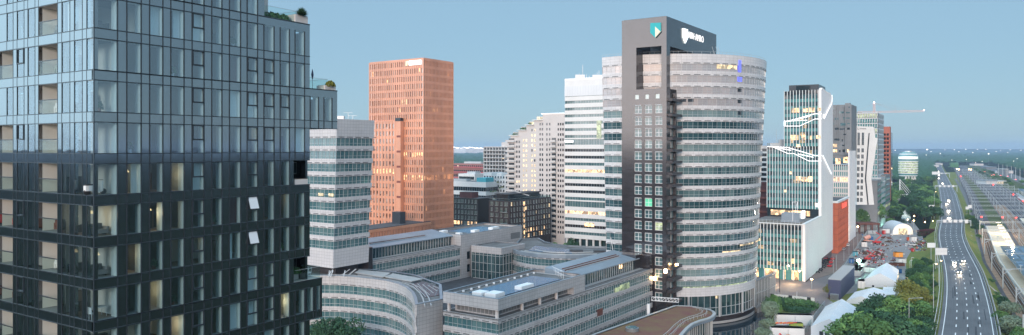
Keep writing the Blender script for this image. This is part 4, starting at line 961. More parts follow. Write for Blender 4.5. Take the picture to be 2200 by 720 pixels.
def middle():
    # striped white tower
    P=AT(1306,384.); W=on(P,E,1213.2); zt=97.
    rt=thing('white_striped_tower','white office tower with thin ribbon windows left of the bank tower','office tower',(*P,0))
    pl=[adv(P,E,W),P,adv(P,D,18),adv(P,D,18,E,W)]; f=pf(pl,True); y=400.
    vs=[v for v in (203,218,232.5,247.5,262,276.5)]; bands=[]
    v=206.
    bh=[]; k=0
    while v<538: bh.append(v); v+=14.6
    for i,v in enumerate(bh):
        zb=ZV(v,y); bands.append((zb-.75,zb+.75 if i not in(7,16) else zb+2.2))
    bands=[b for b in bands if b[0]>14][::-1]; nb=len(bands)
    ribbons(rt,f,bands,12,zt-1.2,M['white_paint'],M['teal'],1.6,True,rec=.2,vent=False,transom=0,vb=4.,lit={nb-1-11:M['lit'],nb-1-17:M['lit'],nb-1-8:M['win_dk'],nb-1-9:M['win_dk'],nb-1-13:M['win_dk'],nb-1-14:M['win_dk'],nb-1-19:M['win_dk']})
    g=MB(); g.strip(f,zt-1.2,zt,-.3,.05,M['white_metal'],True); g.prism(offs(pl,-.2,True),zt-1,zt-.6,M['roof_grey']); g.strip(f,87.5,92.8,.0,.06,M['tent'],True); g.mull(f,87.5,92.8,1.6,.05,.1,.05,M['alu'],True); g.build('louvre_screen',rt)
    litpanes(rt,P,E,NE,((1282,1292,259,298),),m='lit_g'); litpanes(rt,P,E,NE,((1256,1276,479,487),),m='lit')
    g=MB(); s=thing('small_roof_sign','small glowing white sign on the left edge of white striped tower','sign',fpt(P,E,NE,1224,305)); g.ob(P,E,NE,on(P,E,1232),on(P,E,1214),.05,.3,ZV(306.5,y),ZV(301.5,y),M['lit_w2']); g.build('letters',s)
    g=MB()
    for i in range(7): g=MB(); q=adv(P,E,1+i*(W-2)/6,NE,-1.); g.tube((*q,0),(*q,12.2),.6,M['white_paint'],10); g.build('column',rt)
    g=MB(); g.prism(offs(pl,-3.5,True),0,12,M['teal_d']); g.build('lobby_glazing',rt)
    g=MB()
    for u,h in ((1252,7),(1245,2.5),(1260,2),(1266,1.5),(1283,3.),(1287,4)): 
        q=AT(u,395.); g.tube((*q,zt-1),(*q,zt+h),.12,M['white_metal'],5); 
    q=AT(1248,397); g.box(q[0]-3,q[1]-1,zt-.8,q[0]+2,q[1]+2,zt+2,M['white_metal']); q=AT(1285,392); g.box(q[0]-3,q[1]-1,zt-.8,q[0]+4,q[1]+2,zt+1.4,M['white_metal']); g.build('roof_plant',rt)
    # terraced apartment tower
    P=AT(1214,436.); rt=thing('terraced_apartment_tower','pale stepped apartment tower with lit terraces stepping down to the left','apartment tower',(*P,0))
    st=[(1213,1166,245.5),(1166,1147,259),(1147,1131,269.5),(1131,1114,280.6),(1114,1097,292),(1097,1090,303)]; g=MB(); items=[]
    y=lambda u:adv(P,E,on(P,E,u))[1]
    for a,b,v in st:
        s0,s1=max(0,on(P,E,a)),on(P,E,b); z=ZV(v,y(b)); g.ob(P,E,NE,s0,s1,-16,0,0,z,M['off_white'],skip=())
    g.build('wall',rt)
    for i,(a,b,v) in enumerate(st):
        s0,s1=max(0,on(P,E,a)),on(P,E,b); z=ZV(v,y(b)); t=MB(); t.ob(P,E,NE,s0-.0,s1+.9,-15,.9 if i else .4,z,z+.45,M['lit_w2'] if i in (0,) else M['white_paint']); t.build('terrace_slab',rt)
        if i in(1,2,3,4): 
            t=MB(); t.ob(P,E,NE,s0,s1,-15,-3,z+.45,z+2.4,M['off_white']); t.ob(P,E,NE,s0+.5,s1-.5,-3,-2.9,z+.5,z+2.2,M['lit_s'] if i in(1,2) else M['win_res']); t.build('penthouse',rt)
    fh=3.03; zt=ZV(245.5,440)
    for (u0,u1,vtop,lit,m) in ((1197,1213,262,0,0),(1172,1184,262,0,0),(1158,1168,262,0,0),(1140,1152,275,.93,0),(1122,1134,297,.93,0),(1108,1118,300,0.05,0)):
        s0,s1=max(.6,on(P,E,u1)),on(P,E,u0); z1=ZV(vtop,y(u0)); n=int((z1-6)/fh); grid_windows(rt,P,E,NE,s0,s1,z1-n*fh,z1,2 if u1-u0<14 else 3,fh,.95,1.5,'win_dk',lit,int(u0),items)
    for u0,u1,vtop in ((1184,1196,305),):
        s0,s1=on(P,E,u1),on(P,E,u0); z=ZV(vtop,y(u0))
        while z>6:
            b=MB(); b.ob(P,E,NE,s0,s1,0,1.6,z,z+.25,M['white_paint']); b.ob(P,E,NE,s0,s1,1.5,1.6,z+.25,z+1.1,M['off_white']); b.ob(P,E,NE,s0+.4,s1-.4,-.05,.04,z+.25,z+2.4,M['win_dk']); b.build('balcony',rt); z-=fh
    z=ZV(305,y(1092)); 
    while z>20:
        b=MB(); s0,s1=on(P,E,1108),on(P,E,1089); b.ob(P,E,NE,s0,s1,-3,1.6,z,z+.3,M['white_paint']); b.ob(P,E,NE,s0+1,s1-1.5,-.05,.04,z+.4,z+2.2,M['win_dk']); b.ob(P,E,NE,s1-.1,s1,-3,1.6,z+.3,z+1.2,M['white_paint']); b.ob(P,E,NE,s0,s1,1.5,1.6,z+.3,z+1.1,M['off_white']); b.build('balcony',rt); z-=fh
    limited(rt,'window',items)
    for i,(u,v) in enumerate(((1138,268),(1120,279),(1126,279),(1104,291))):
        q=AT(u,y(u)+2); leafball('terrace_shrub','shrub on the %s lit terrace of the pale stepped apartment tower'%(['upper','left end of middle','right part of middle','lowest'][i]),q,ZV(v,q[1]),1.2,1.6)
    # balcony grid tower
    P=AT(1092,592.); s=on(P,E,1041); zt=ZV(315,600); rt=thing('balcony_grid_tower','pale apartment tower with a grid of balconies behind the stepped tower','apartment tower',(*P,0))
    g=MB(); g.ob(P,E,NE,0,s,-16,0,0,zt,M['off_white']); g.ob(P,E,NE,2,8,-12,-2,zt,zt+3.5,M['off_white']); g.build('wall',rt); z=zt-3
    while z>14:
        b=MB(); b.ob(P,E,NE,0,s,0,1.6,z-.15,z+.25,M['white_paint']); b.ob(P,E,NE,0,s,-.05,.05,z+.3,z+2.3,M['win_dk']); 
        for i in range(9): b.ob(P,E,NE,i*s/8-.15,i*s/8+.15,.05,1.6,z+.25,z+2.8,M['off_white'])
        b.build('balcony',rt); z-=3.
    litpanes(rt,P,E,NE,((1079,1085,336,346),),m='lit_s')
    # white cube block with plants
    P=AT(1096,515.); s=on(P,E,1041); rt=thing('white_cube_apartments','low white apartments of staggered cubes with green balcony plants','apartment block',(*P,0))
    g=MB(); zz=[ZV(v,520) for v in (373,371,380,372,384,376)]; rr=random.Random(2); its=[]
    for i in range(6): g.ob(P,E,NE,s*i/6,s*(i+1)/6,-12,rr.uniform(0,2.)+.01*i,0,zz[5-i],M['white_paint'])
    g.build('wall',rt); grid_windows(rt,P,E,NE,.5,s-.5,10,44,9,3.1,.9,1.6,'win_dk',.0,5,its); 
    for sz,w in its: w.v=[(x+NE[0]*2.06,y_+NE[1]*2.06,z) for x,y_,z in w.v]
    limited(rt,'window',its)
    for i in range(9):
        u=1044+i*5; q=AT(u,512); leafball('balcony_plant','green plants spilling over a balcony of the white cube apartments',q,ZV(rr.uniform(385,430),512),.9,.9,'leaf3' if i%2 else 'leaf1',group='balcony plants on the white cube apartments')
    # white office with black ribbons
    P=AT(1044,508.); s=on(P,E,970); rt=thing('white_banded_office','low white office with black ribbon windows and turquoise corner','office block',(*P,0))
    pl=plan(P,s,20); f=pf(pl,True); zt=ZV(391,512); ribbons(rt,f,[(zt-6.4,zt-3.6),(zt-12,zt-9.2),(zt-17,zt-14.5)][::-1],0,zt,M['white_paint'],M['win_dk'],2.,True,vent=False,transom=0)
    g=MB(); g.prism(offs(pl,-.3,True),zt-1,zt-.2,M['roof_grey']); g.ob(P,E,NE,0,on(P,E,1024),-9,.05,zt+.02,zt+2.9,mat('turquoise_box',(.06,.38,.45),.5)); g.ob(P,E,NE,20,40,-9,-4,zt-.2,zt+1.4,M['alu']); g.build('roof',rt)
    # far blocks left of the stepped tower
    for (nm,u1,u0,Y,v,wm,gm,lab,fh,ww,nc) in (
      ('brown_arcade_block',1041,968,640.,352,'brick_rd','win_dk','brown and red block with arched balconies below distant woods',4.,1.6,16),
      ('white_gridded_office',1020,985,585.,374,'white_paint','win_dk','small white office with vertical window grid below brown block',5.,1.2,12),
      ('brown_slab_block',1046,1018,690.,353,'brick_rd','win_dk','plain brown slab block left of the balcony grid tower',4.,.9,6)):
        P=AT(u1,Y); s=on(P,E,u0); zt=ZV(v,Y); r=thing(nm,lab,'block',(*P,0)); g=MB(); g.ob(P,E,NE,0,s,-18,0,0,zt,M[wm] if nm!='brown_arcade_block' else mat('brown_pink_brick',(.26,.13,.12),.8)); g.build('wall',r)
        grid_windows(r,P,E,NE,.5,s-.5,zt-int((zt-8)/fh)*fh-.5,zt-.4,nc,fh,ww,fh*.5,gm,.02,3)
        if 'arcade' in nm:
            g=MB(); 
            for z in (zt-3.5,zt-8,zt-13): g.ob(P,E,NE,0,s,.0,1.2,z,z+.9,mat('pink_band',(.42,.12,.13),.7))
            g.build('balcony',r)
        g=MB(); g.ob(P,E,NE,s*.2,s*.7,-12,-5,zt,zt+1.6,M['alu']); g.build('roof_plant',r)
    # dark brick apartment blocks
    P=AT(1094.5,397.); s=on(P,E,1050); L=on(P,D,1183.8); zt=60-114.5*397/F
    rt=thing('dark_brick_apartments','dark brown brick apartment block with glazed penthouse and lit stairwell','apartment block',(*P,0)); its=[]
    g=MB(); g.prism(plan(P,s,L),0,zt,M['brick_dk'],M['roof_dark']); g.build('wall',rt)
    for k in range(7):
        z=zt-3.05*(k+1)-.1; grid_windows(rt,P,E,NE,.6,s-.5,z,z+3.05,4,3.05,1.75,2.,'win_res',.04,k,its,frame=M['alu'],rnd=.4,sill=.55); grid_windows(rt,P,D,ND,.6,L-.5,z,z+3.05,15,3.05,1.15,2.,'win_res',.05 if k<5 else .5,k+30,its,rnd=.6,sill=.55,litm='lit' if k>4 else 'lit_s',frame=M['alu'])
    limited(rt,'window',its)
    litpanes(rt,P,D,ND,[(1124.5,1127.5,433+12.4*k,442+12.4*k) for k in range(7)],m='lit')
    g=MB(); q=adv(P,D,3,ND,-3); g.prism([adv(q,E,s-6),q,adv(q,D,L*.75),adv(q,D,L*.75,E,s-6)],zt,zt+3.2,M['win_dk']); g.prism(offs([adv(q,E,s-6),q,adv(q,D,L*.75),adv(q,D,L*.75,E,s-6)],.8,True),zt+3.2,zt+3.6,M['roof_dark'],bottom=True); g.build('penthouse',rt)
    g=MB(); pq=offs(plan(P,s,L),-.3,True)
    for a,b in zip(pq,pq[1:]+pq[:1]): g.poly([(*a,zt),(*b,zt),(*b,zt+1.1),(*a,zt+1.1)],M['balus']); g.tube((*a,zt+1.1),(*b,zt+1.1),.05,M['alu'],4)
    a,b=adv(P,D,8,ND,-4),adv(P,D,22,ND,-2); g.tube((*a,zt+5.4),(*b,zt+1.8),.35,M['white_metal'],4); g.build('roof_railing',rt)
    for k in (1,3,4): b=MB(); a0=on(P,E,1092); b.ob(P,E,NE,1.2,5.2,0,1.4,zt-3.05*(k+1)+.0,zt-3.05*(k+1)+.2,M['alu']); b.ob(P,E,NE,1.2,5.2,1.35,1.4,zt-3.05*(k+1)+.2,zt-3.05*(k+1)+1.2,M['balus']); b.build('balcony',rt)
    P=AT(1027,420.); s=on(P,E,966); zt=60-109*420/F
    rt=thing('black_brick_apartments','black brick apartment block with greenish windows beside the terracotta tower','apartment block',(*P,0)); its=[]
    g=MB(); g.prism(plan(P,s,14),0,zt,mat('black_brick',(.022,.022,.022),.7),M['roof_dark']); q=adv(P,E,5.8,NE,-2); g.prism([adv(q,E,9),q,adv(q,D,6),adv(q,D,6,E,9)],zt,zt+3.3,M['brick_rd'],M['roof_dark']); g.build('wall',rt)
    for k in range(6): z=zt-3.1*(k+1)-.2; grid_windows(rt,P,E,NE,.6,s-.5,z,z+3.1,8,3.1,1.4,2.,'win_res',.03 if k!=4 else .6,k+50,its,rnd=.5,frame=M['alu'],sill=.55,litm='lit')
    limited(rt,'window',its)
    P=AT(1051,432.); s=on(P,E,1027); rt=thing('red_brick_apartments','dark red brick block squeezed between the two dark apartment blocks','apartment block',(*P,0)); its=[]; zt=60-109*432/F
    g=MB(); g.prism(plan(P,s,14),0,zt-2.5,M['brick_rd'],M['roof_grey']); g.build('wall',rt); grid_windows(rt,P,E,NE,.4,s-.4,zt-24,zt-2.4,6,3.1,.5,1.7,'win_dk',.0,9,its); limited(rt,'window',its)
    g=MB(); g.ob(P,E,NE,.2,s-.2,-6,-.2,zt-2.5,zt-.2,M['white_paint']); 
    for i in range(5): g.ob(P,E,NE,.8+i*1.3,1.5+i*1.3,-.2,-.1,zt-2.3,zt-.5,M['win_dk'])
    g.build('penthouse',rt)

def leafball(nm,lab,q,z,r,h,m='leaf1',n=60,group=None):
    g=MB(); rr=random.Random(int(q[0]*31+z*7)); rt=thing(nm,lab,'shrub' if 'plant' not in nm else 'plant',(*q,z),group)
    for _ in range(n):
        th=rr.uniform(0,6.283); ph=math.acos(rr.uniform(-.2,1)); k=rr.uniform(.4,1)
        p=Vector((q[0]+r*k*math.sin(ph)*math.cos(th),q[1]+r*k*math.sin(ph)*math.sin(th),z+h*k*math.cos(ph)))
        a=Vector((rr.gauss(0,1),rr.gauss(0,1),rr.gauss(0,1))).normalized()*r*.22; b=a.orthogonal().normalized()*r*.2; g.poly([p-a,p+b,p+a,p-b],M[m])
    g.build('foliage',rt)
    return rt
middle()

# ======================= right-hand towers =======================
DS=unit(.6,1.); NS=(DS[1],-DS[0]); ES=(-DS[1],DS[0]); NF=(-DS[0],-DS[1])
def right_towers():
    S0=(131.5,334.); 
    rt=thing('white_fin_tower','white and teal glass tower with vertical fins and zigzag light bands','office tower',(*S0,0))
    sT=on(S0,DS,1764.5); sE=on(S0,DS,1789.5); Tp=adv(S0,DS,sT); yT=Tp[1]; zt=60+126.5*yT/F
    wT=on(Tp,ES,1685); wSh=on(Tp,ES,1648); wP=27.; zP=60-165*334/F; zSh=60+3.5*382/F
    g=MB()
    # side wall, white
    g.ob(S0,DS,NS,0,sE,-1.2,0,4.5,zP,M['white_clad']); g.ob(S0,DS,NS,0,sT+1,-1.2,0,-.0,4.5,M['white_clad']); g.ob(S0,DS,NS,sT+3,sE,-2.,-1.3,0,4.6,M['grey_stone'])
    g.ob(S0,DS,NS,sT,sE,-1.2,0.001,zP,zt-6,M['white_clad']); q=[fpt(S0,DS,NS,u,v) for u,v in ((1764.8,191),(1789,199.5),(1789,215),(1764.8,208))]
    g.ob(S0,DS,NS,sT,sE-8,-1.2,0.,zt-6,zt,M['white_clad']); g.ob(S0,DS,NS,sE-8,sE-4,-1.2,0.,zt-6,zt-.8,M['white_clad']); g.ob(S0,DS,NS,sE-4,sE,-1.2,0.,zt-6,zt-2.,M['white_clad'])
    # bulk behind
    g.prism([adv(Tp,ES,wT,DS,.6),adv(Tp,DS,.6,NS,-.6),adv(S0,DS,sE-.5,NS,-.6),adv(adv(S0,DS,sE-.5),ES,wT)],0,zt-.5,M['win_dk'],M['roof_grey'])
    g.prism([adv(Tp,ES,wSh,DS,.6),adv(Tp,ES,wT,DS,.6),adv(adv(Tp,ES,wT),DS,20),adv(adv(Tp,ES,wSh),DS,20)],0,zSh,M['win_dk'],M['white_paint'])
    g.prism([adv(S0,ES,wP,DS,.5),adv(S0,DS,.5,NS,-.6),adv(Tp,NS,-.6),adv(Tp,ES,wP)],4.5,zP-.9,M['win_dk'],M['roof_grey'])
    g.ob(S0,ES,NF,0,wP,-.6,.35,zP-.25,zP+.15,M['white_paint']); g.ob(S0,DS,NS,0,sT,-1.3,.05,zP-.1,zP+.4,M['white_paint'])
    g.build('wall',rt)
    def facade(Q,s0,s1,z0,z1,fh,sp,seed,litrows=()):
        z=z0; k=0; rr=random.Random(seed)
        while z+fh<=z1+.3:
            b=MB(); b.ob(Q,ES,NF,s0,s1,-.5,-.3,z,z+fh*.42,M['teal_f']); b.ob(Q,ES,NF,s0,s1,-.5,-.32,z+fh*.42,z+fh,M['teal_f2']); b.build('window_band',rt)
            for _ in range(3):
                if rr.random()<.3:
                    a=rr.uniform(s0,s1-2); b=MB(); b.ob(Q,ES,NF,a,a+rr.choice((1.4,2.8)),-.32,-.28,z+fh*.45,z+fh*.9,M['lit_dim']); b.build('lit_window',rt)
            z+=fh; k+=1
        b=MB(); n=round((s1-s0)/sp)
        for i in range(n+1): x=s0+(s1-s0)*i/n; b.ob(Q,ES,NF,x-.13,x+.13,-.3,.3,z0,z1,M['white_paint'])
        b.build('facade_fins',rt)
    facade(Tp,0,wT,zSh,zt-.2,3.75,1.42,1); facade(Tp,0,wSh,zP+3.6,zSh-.01,3.75,1.42,2); facade(S0,0,wP,4.6,zP-.3,3.65,1.5,3)
    for (u0,u1,v0,v1) in ((1701,1717,232,242),(1726,1735,232,241),(1738,1750,231,241),(1756,1765,231,239),(1698,1715,290,301),(1722,1731,290,301),(1740,1745,291,300),(1754,1763,291,298),(1711,1719,310,316),(1710,1722,379,388),(1723,1735,380,390),(1736,1745,379,391),(1685,1690,408,413),(1696,1701,368,374)):
        litpanes(rt,Tp,ES,NF,((u0,u1,v0,v1),),m='lit')
    for (u0,u1,v0,v1) in ((1656,1740,452,463),): litpanes(rt,adv(Tp,NF,-.1),ES,NF,((u0,u1,v0,v1),),m='lit')
    litpanes(rt,S0,ES,NF,((1699,1707,556,566),),m='lit')
    # ground floor, lit
    g=MB(); g.ob(S0,ES,NF,.5,wP,-3.2,-3.,0,4.5,M['lit']); g.build('lit_lobby',rt)
    for i in range(7): g=MB(); q=adv(S0,ES,1+i*4.2,NF,-.8); g.tube((*q,0),(*q,4.6),.3,M['white_paint'],8); g.build('column',rt)
    g=MB(); 
    for s in (0.4,6.,9,18): g.ob(S0,ES,NF,s,s+2.6,-1.2,-1.1,0,4.5,M['teal_f'])
    g.build('lobby_glazing',rt)
    # crown
    g=MB(); c0=on(Tp,ES,1702); g.ob(adv(Tp,DS,5),ES,NF,2,c0+2.5,-22,0,zt-.6,zt+2.9,M['frame_dark']); g.ob(adv(Tp,DS,5),ES,NF,6,c0-1,0,.1,zt+.0,zt+2.4,M['win_dk']); g.build('roof_plant',rt)
    g=MB()
    for i in range(9): q=adv(Tp,DS,3+i*4.5,NS,-.6); g.ob(Tp,DS,NS,2+i*4.5,5+i*4.5,-1.2,.2,zt-.05-.2*i,zt+.8-.3*i,M['white_paint'])
    g.build('parapet',rt)
    # light bands
    def band(Q,d,n,pts,r=.32):
        r*=.6
        g=MB(); P3=[fpt(Q,d,n,u,v,.5) for u,v in pts]
        for a,b in zip(P3,P3[1:]): g.tube(a,b,r,M['lit_w2'],4)
        g.build('light_band',rt)
    band(Tp,ES,NF,((1693,260.7),(1751,244.6),(1765,244.6)),.38); band(Tp,ES,NF,((1686,271),(1718,271),(1751,255.8),(1765,255.8))); band(Tp,ES,NF,((1686,260),(1686,271)),.7)
    for a in range(3): band(Tp,ES,NF,((1690+a*1.5,261.5-a*.1),(1742-a*4,249+a*1.2)),.3)
    band(Tp,ES,NF,((1686,260.5),(1735,258.5)),.35)
    band(S0,DS,NS,((1767,246),(1768.5,255),(1776,239),(1784.5,223)),.38); 
    band(S0,DS,NS,((1784.5,223),(1785.5,215),(1785.5,204)),.25)
    band(Tp,ES,NF,((1649.5,315),(1693,317),(1751,334.5),(1765,334.5)),.4); band(Tp,ES,NF,((1661.5,316),(1693.5,330),(1706,330),(1738,346),(1765,346))); band(Tp,ES,NF,((1665,317),(1700,323)),.45); band(Tp,ES,NF,((1715,331),(1748,338)),.4)
    band(S0,DS,NS,((1766,335),(1784.5,374)),.38)
    # podium roof clutter
    g=MB(); q=adv(S0,ES,9,DS,14); g.ob(q,ES,NF,-4,4,-7,0,zP-.9,zP+3.6,M['roof_metal']); g.build('roof_unit',rt)
    g=MB(); g.ob(adv(q,DS,4),ES,NF,-5.2,-4.1,-5,0,zP+1,zP+4.6,M['lit_w2']); g.build('lit_roof_sign',rt)
    g=MB()
    for i in range(16):
        a=adv(S0,ES,1+i*1.6,NF,-.7); g.tube((*a,zP),(*a,zP+1.5),.07,M['alu'],4)
    a,b=adv(S0,ES,1,NF,-.7),adv(S0,ES,26,NF,-.7)
    for h in (.8,1.5): g.tube((*a,zP+h),(*b,zP+h),.06,M['alu'],4)
    a=AT(1703,350); b=AT(1713,352); 
    for x in (a,b): g.tube((*x,zP),(*x,zP+9),.15,M['white_metal'],4)
    g.tube((*a,zP+9),(*b,zP+9),.15,M['white_metal'],4); g.tube((*a,zP),(*b,zP+9),.1,M['white_metal'],4)
    g.build('roof_railing',rt)
    g=MB(); g.ob(S0,ES,NF,2,wP-2,-20,-2,zP-.9,zP-.6,mat('roof_soil',(.13,.10,.07),.9,nz=(.5,.3))); g.build('roof_garden',rt)
    g=MB(); Q=fpt(Tp,ES,NF,1757,441,.6); g.ob(Tp,ES,NF,on(Tp,ES,1763),on(Tp,ES,1752),.35,.7,ZV(445,yT),ZV(437,yT),M['lit_w2']); s=thing('white_wall_sign','small white lit sign at the lower right of the fin tower front','sign',Q); g.build('panel',s)
    g=MB(); q=AT(1668,392); g.box(q[0]-4,q[1]-2,zSh,q[0]+6,q[1]+3,zSh+1.8,M['alu']); g.box(q[0]+1,q[1]-2,zSh+1.8,q[0]+4,q[1]+1,zSh+3.6,M['alu']); g.tube((*q,zSh),(*q,zSh+9),.08,M['alu'],4); g.build('roof_plant',rt)
    # orange brick building
    s0,s1=104.,152.; zb=60-115*423/F; B=adv(S0,DS,s0); rt=thing('orange_brick_building','orange brick building with pale roof edge beyond the white fin tower','brick building',(*B,0))
    g=MB(); pl=[adv(B,ES,20),B,adv(B,DS,s1-s0),adv(adv(B,ES,20),DS,s1-s0)]; g.prism(offs(pl,0,True),0,zb-1.,M['brick_or'],M['roof_grey']); 
    for i in range(12): g.ob(B,DS,NS,i*4.,i*4+.8,0,.3,0,zb-1.2,M['brick_or'])
    for i in range(6): g.ob(B,DS,NS,0,s1-s0,0,.22,3.5+i*4,3.8+i*4,M['brick_or'])
    g.build('wall',rt); g=MB(); g.strip(pf(pl,True),zb-1.,zb+.2,-.8,.4,M['white_paint'],True); g.prism(offs(pl,-1,True),zb-1,zb-.4,M['roof_dark']); g.build('roof_edge',rt)
    g=MB(); g.ob(B,DS,NS,14,34,.5,.7,zb-5,zb-2.2,mat('red_sign',(.7,.08,.05),.5,emit=(1.,.1,.05),es=.8)); g.build('red_sign',rt)
    its=[]; grid_windows(rt,B,DS,NS,1.,s1-s0-1,1,zb-2,11,4.,.8,2.2,'win_dk',.02,6,its); 
    for _,w in its: w.v=[(x,y,z) for x,y,z in w.v]
    limited(rt,'window',its)
    # grey perforated tower over a glassy base
    s=on(S0,DS,1829.5); B=AT(1829.5,492.); zt=60+93.5*492/F; wl=on(B,ES,1783); sr=on(B,DS,1840.5)
    rt=thing('grey_stone_tower','rugged grey stone tower with scattered windows over a pale glass base','office tower',(*B,0)); zc=60-22*492/F
    g=MB(); g.prism([adv(B,ES,wl),B,adv(B,DS,sr),adv(adv(B,ES,wl),DS,sr)],zc,zt,M['grey_stone'],M['roof_dark']); rr=random.Random(11)
    for i in range(10): a=wl*i/10; g.ob(B,ES,NF,a,a+rr.uniform(1,2),0,.4,zc+2,zt-1,M['grey_stone'])
    g.prism([adv(B,ES,wl*.3),adv(B,ES,1),adv(adv(B,ES,1),DS,5),adv(adv(B,ES,wl*.3),DS,5)],zt,zt+1.,M['grey_stone'])
    g.build('wall',rt)
    its=[]
    for k in range(15):
        z=zt-3.6*(k+1)
        if z<zc: break
        n=12; a=1.
        while a<wl-2:
            w=rr.choice((.8,1.6,2.4,3.2)); 
            if rr.random()<.6:
                m='lit' if (rr.random()<.16 and k>4) else ('teal_b' if k<4 else 'win_dk'); b=MB(); b.ob(B,ES,NF,a,min(a+w,wl-.3),-.05,.45,z+rr.choice((.5,.8,1.4)),z+rr.choice((2.2,2.7)),M[m]); its.append((w,b))
            a+=w+rr.uniform(.5,1.6)
    limited(rt,'window',its)
    litpanes(rt,B,ES,NF,((1812,1821,337,350),(1806,1813,317,322),(1795,1806,340,352)),m='lit')
    Bb=AT(1823,477.); wl2=on(Bb,ES,1783); g=MB(); zc2=60-4*477/F*1.2; g.prism([adv(Bb,ES,wl2),Bb,adv(Bb,DS,30),adv(adv(Bb,ES,wl2),DS,30)],0,zc-4,M['win_dk']); 
    g.ob(Bb,DS,NS,-.3,34,-.1,.5,0,60-6*480/F,M['white_clad']); g.build('pale_side_wall',rt)
    for k in range(14):
        z=zc-4-3.6*(k+1)
        if z<0: break
        b=MB(); b.ob(Bb,ES,NF,.2,wl2,0,.3,z,z+2.6,M['lit'] if k==2 else M['teal_f']); b.build('window_band',rt)
    b=MB(); 
    for i in range(9): b.ob(Bb,ES,NF,wl2*i/9,wl2*i/9+.5,.3,.7,0,zc-4,M['off_white'])
    for k in range(14): b.ob(Bb,ES,NF,.2,wl2,.3,.5,zc-4-3.6*(k+1)-.9,zc-4-3.6*(k+1),M['off_white'])
    b.build('facade_fins',rt)
    litpanes(rt,Bb,DS,NS,(),'w')
    # white folded hotel tower
    Y=525.; rt=thing('white_folded_tower','white tower with small paired windows and a dark diagonal seam','hotel tower',(*AT(1860,Y),0))
    pt=lambda u,v,dy=0.: (AT(u,Y+dy)[0],Y+dy,ZV(v,Y+dy))
    out=[(1840.5,440),(1840.5,271),(1877,272.5),(1880.5,296),(1885.5,297),(1872,384),(1878,440)]
    g=MB(); a=[pt(u,v) for u,v in out]; g=extrude_poly(a,(0,-1),-16,0,M['off_white'] if False else M['white_paint']); g.build('wall',rt)
    g=MB(); sm=[(1866,286),(1868.2,286),(1860.6,384),(1866,440),(1863.6,440),(1858,384)]; extrude_poly([pt(u,v) for u,v in sm],(0,-1),0,.25,M['frame_dark'],g); g.build('seam',rt)
    for k in range(11):
        v=296+k*13.3 if k>1 else (291 if k==0 else 304)
        for c in (1844.7-k*.15,1854-k*.35):
            b=MB(); x0=pt(c-2.3,v); x1=pt(c+2.3,v); hh=2.4 if k>1 else 3.9; b.box(x0[0],Y-.12,x0[2]-hh/1.5,x1[0],Y+.05,x0[2]+hh/2,M['win_dk']); b.box((x0[0]+x1[0])/2-.12,Y-.2,x0[2]-hh/1.5,(x0[0]+x1[0])/2+.12,Y-.12,x0[2]+hh/2,M['alu']); b.build('window',rt)
    q=pt(1842.5,278.5); g=text_mb('L',(q[0],q[1]),(1,0),q[2],4*Y/F,1.0*3*Y/F,(0,-1),mat('dark_letters',(.12,.12,.14),.5)); s=thing('tower_name_sign','dark lettering near the top of the white folded tower','sign',q); g.build('initial',s)
    q=pt(1846.5,278.); g=text_mb('OYENS',(q[0],q[1]),(1,0),q[2],2.7*Y/F,14.5*Y/F,(0,-1),bpy.data.materials['dark_letters']); g.build('lettering',s)
    # scalloped glass tower
    Y=575.; B=AT(1886,Y); wl=on(B,ES,1838); sr=on(B,DS,1898); zt=60+76*Y/F; rt=thing('scalloped_grey_tower','grey tower with scalloped metal side and lit top floors under the crane','office tower',(*B,0))
    g=MB(); g.prism([adv(B,ES,wl),B,adv(B,DS,sr),adv(adv(B,ES,wl),DS,sr)],0,zt,M['win_dk'],M['roof_dark']); g.build('core_wall',rt)
    z=zt; k=0
    while z>12:
        b=MB(); b.ob(B,ES,NF,0,wl,0,.2,z-3.9,z-.9,M['lit_g'] if k in(0,3,6) else M['teal_f']); b.build('window_band',rt)
        b=MB()
        for j in range(9): x=wl*j/9; b.hexa([(*adv(B,ES,x,NF,.2),z-4),(*adv(B,ES,x+.9,NF,.2),z-4),(*adv(B,ES,x+.6,NF,1.),z-3.),(*adv(B,ES,x,NF,1.),z-3.),(*adv(B,ES,x,NF,.2),z),(*adv(B,ES,x+.4,NF,.2),z),(*adv(B,ES,x+.4,NF,1.2),z),(*adv(B,ES,x,NF,1.2),z)],M['alu'])
        b.ob(B,ES,NF,0,wl,.2,.7,z-.7,z,M['alu']); b.build('facade_fins',rt)
        b=MB(); A0=[adv(B,DS,sr*i/6,NS,.1) for i in range(7)]; lo=[(*p,z-4.) for p in A0]; hi=[(*adv(B,DS,sr*i/6,NS,.1+(.9 if i%2 else .3)),z-1.) for i in range(7)]; tp=[(*p,z) for p in A0]
        for i in range(6): b.poly([lo[i],lo[i+1],hi[i+1],hi[i]],M['galv']); b.poly([hi[i],hi[i+1],tp[i+1],tp[i]],M['galv'])
        b.build('scalloped_panel',rt); z-=4; k+=1
    # low grey annex
    A=AT(1891,560); rt=thing('grey_stepped_annex','grey low annex with lit ground floor right of the white folded tower','office block',(*A,0)); g=MB()
    for i,(u0,u1,v) in enumerate(((1885,1893,388),(1893,1902,382),(1902,1912,376))):
        p0,p1=AT(u0,545+i*22),AT(u1,565+i*24); g.prism([p0,p1,(p1[0]-12,p1[1]+8),(p0[0]-12,p0[1]+8)],0,ZV(v,p0[1]),M['grey_stone'] if i!=1 else M['galv'])
    g.build('wall',rt)
    for k in range(6):
        b=MB(); 
        for i,(u0,u1,v) in enumerate(((1886,1892.5,392),(1894,1901.5,387),(1903,1911.5,381))):
            p0,p1=AT(u0,545.6+i*22),AT(u1,564.4+i*24); z=ZV(v,p0[1])-4.2*(k+.6); d=unit(p1[0]-p0[0],p1[1]-p0[1]); b.ob(p0,d,(d[1],-d[0]),0,math.dist(p0,p1),.0,.35,z,z+1.7,M['lit_g'] if (k==5) else M['teal_f'])
        b.build('window_band',rt)
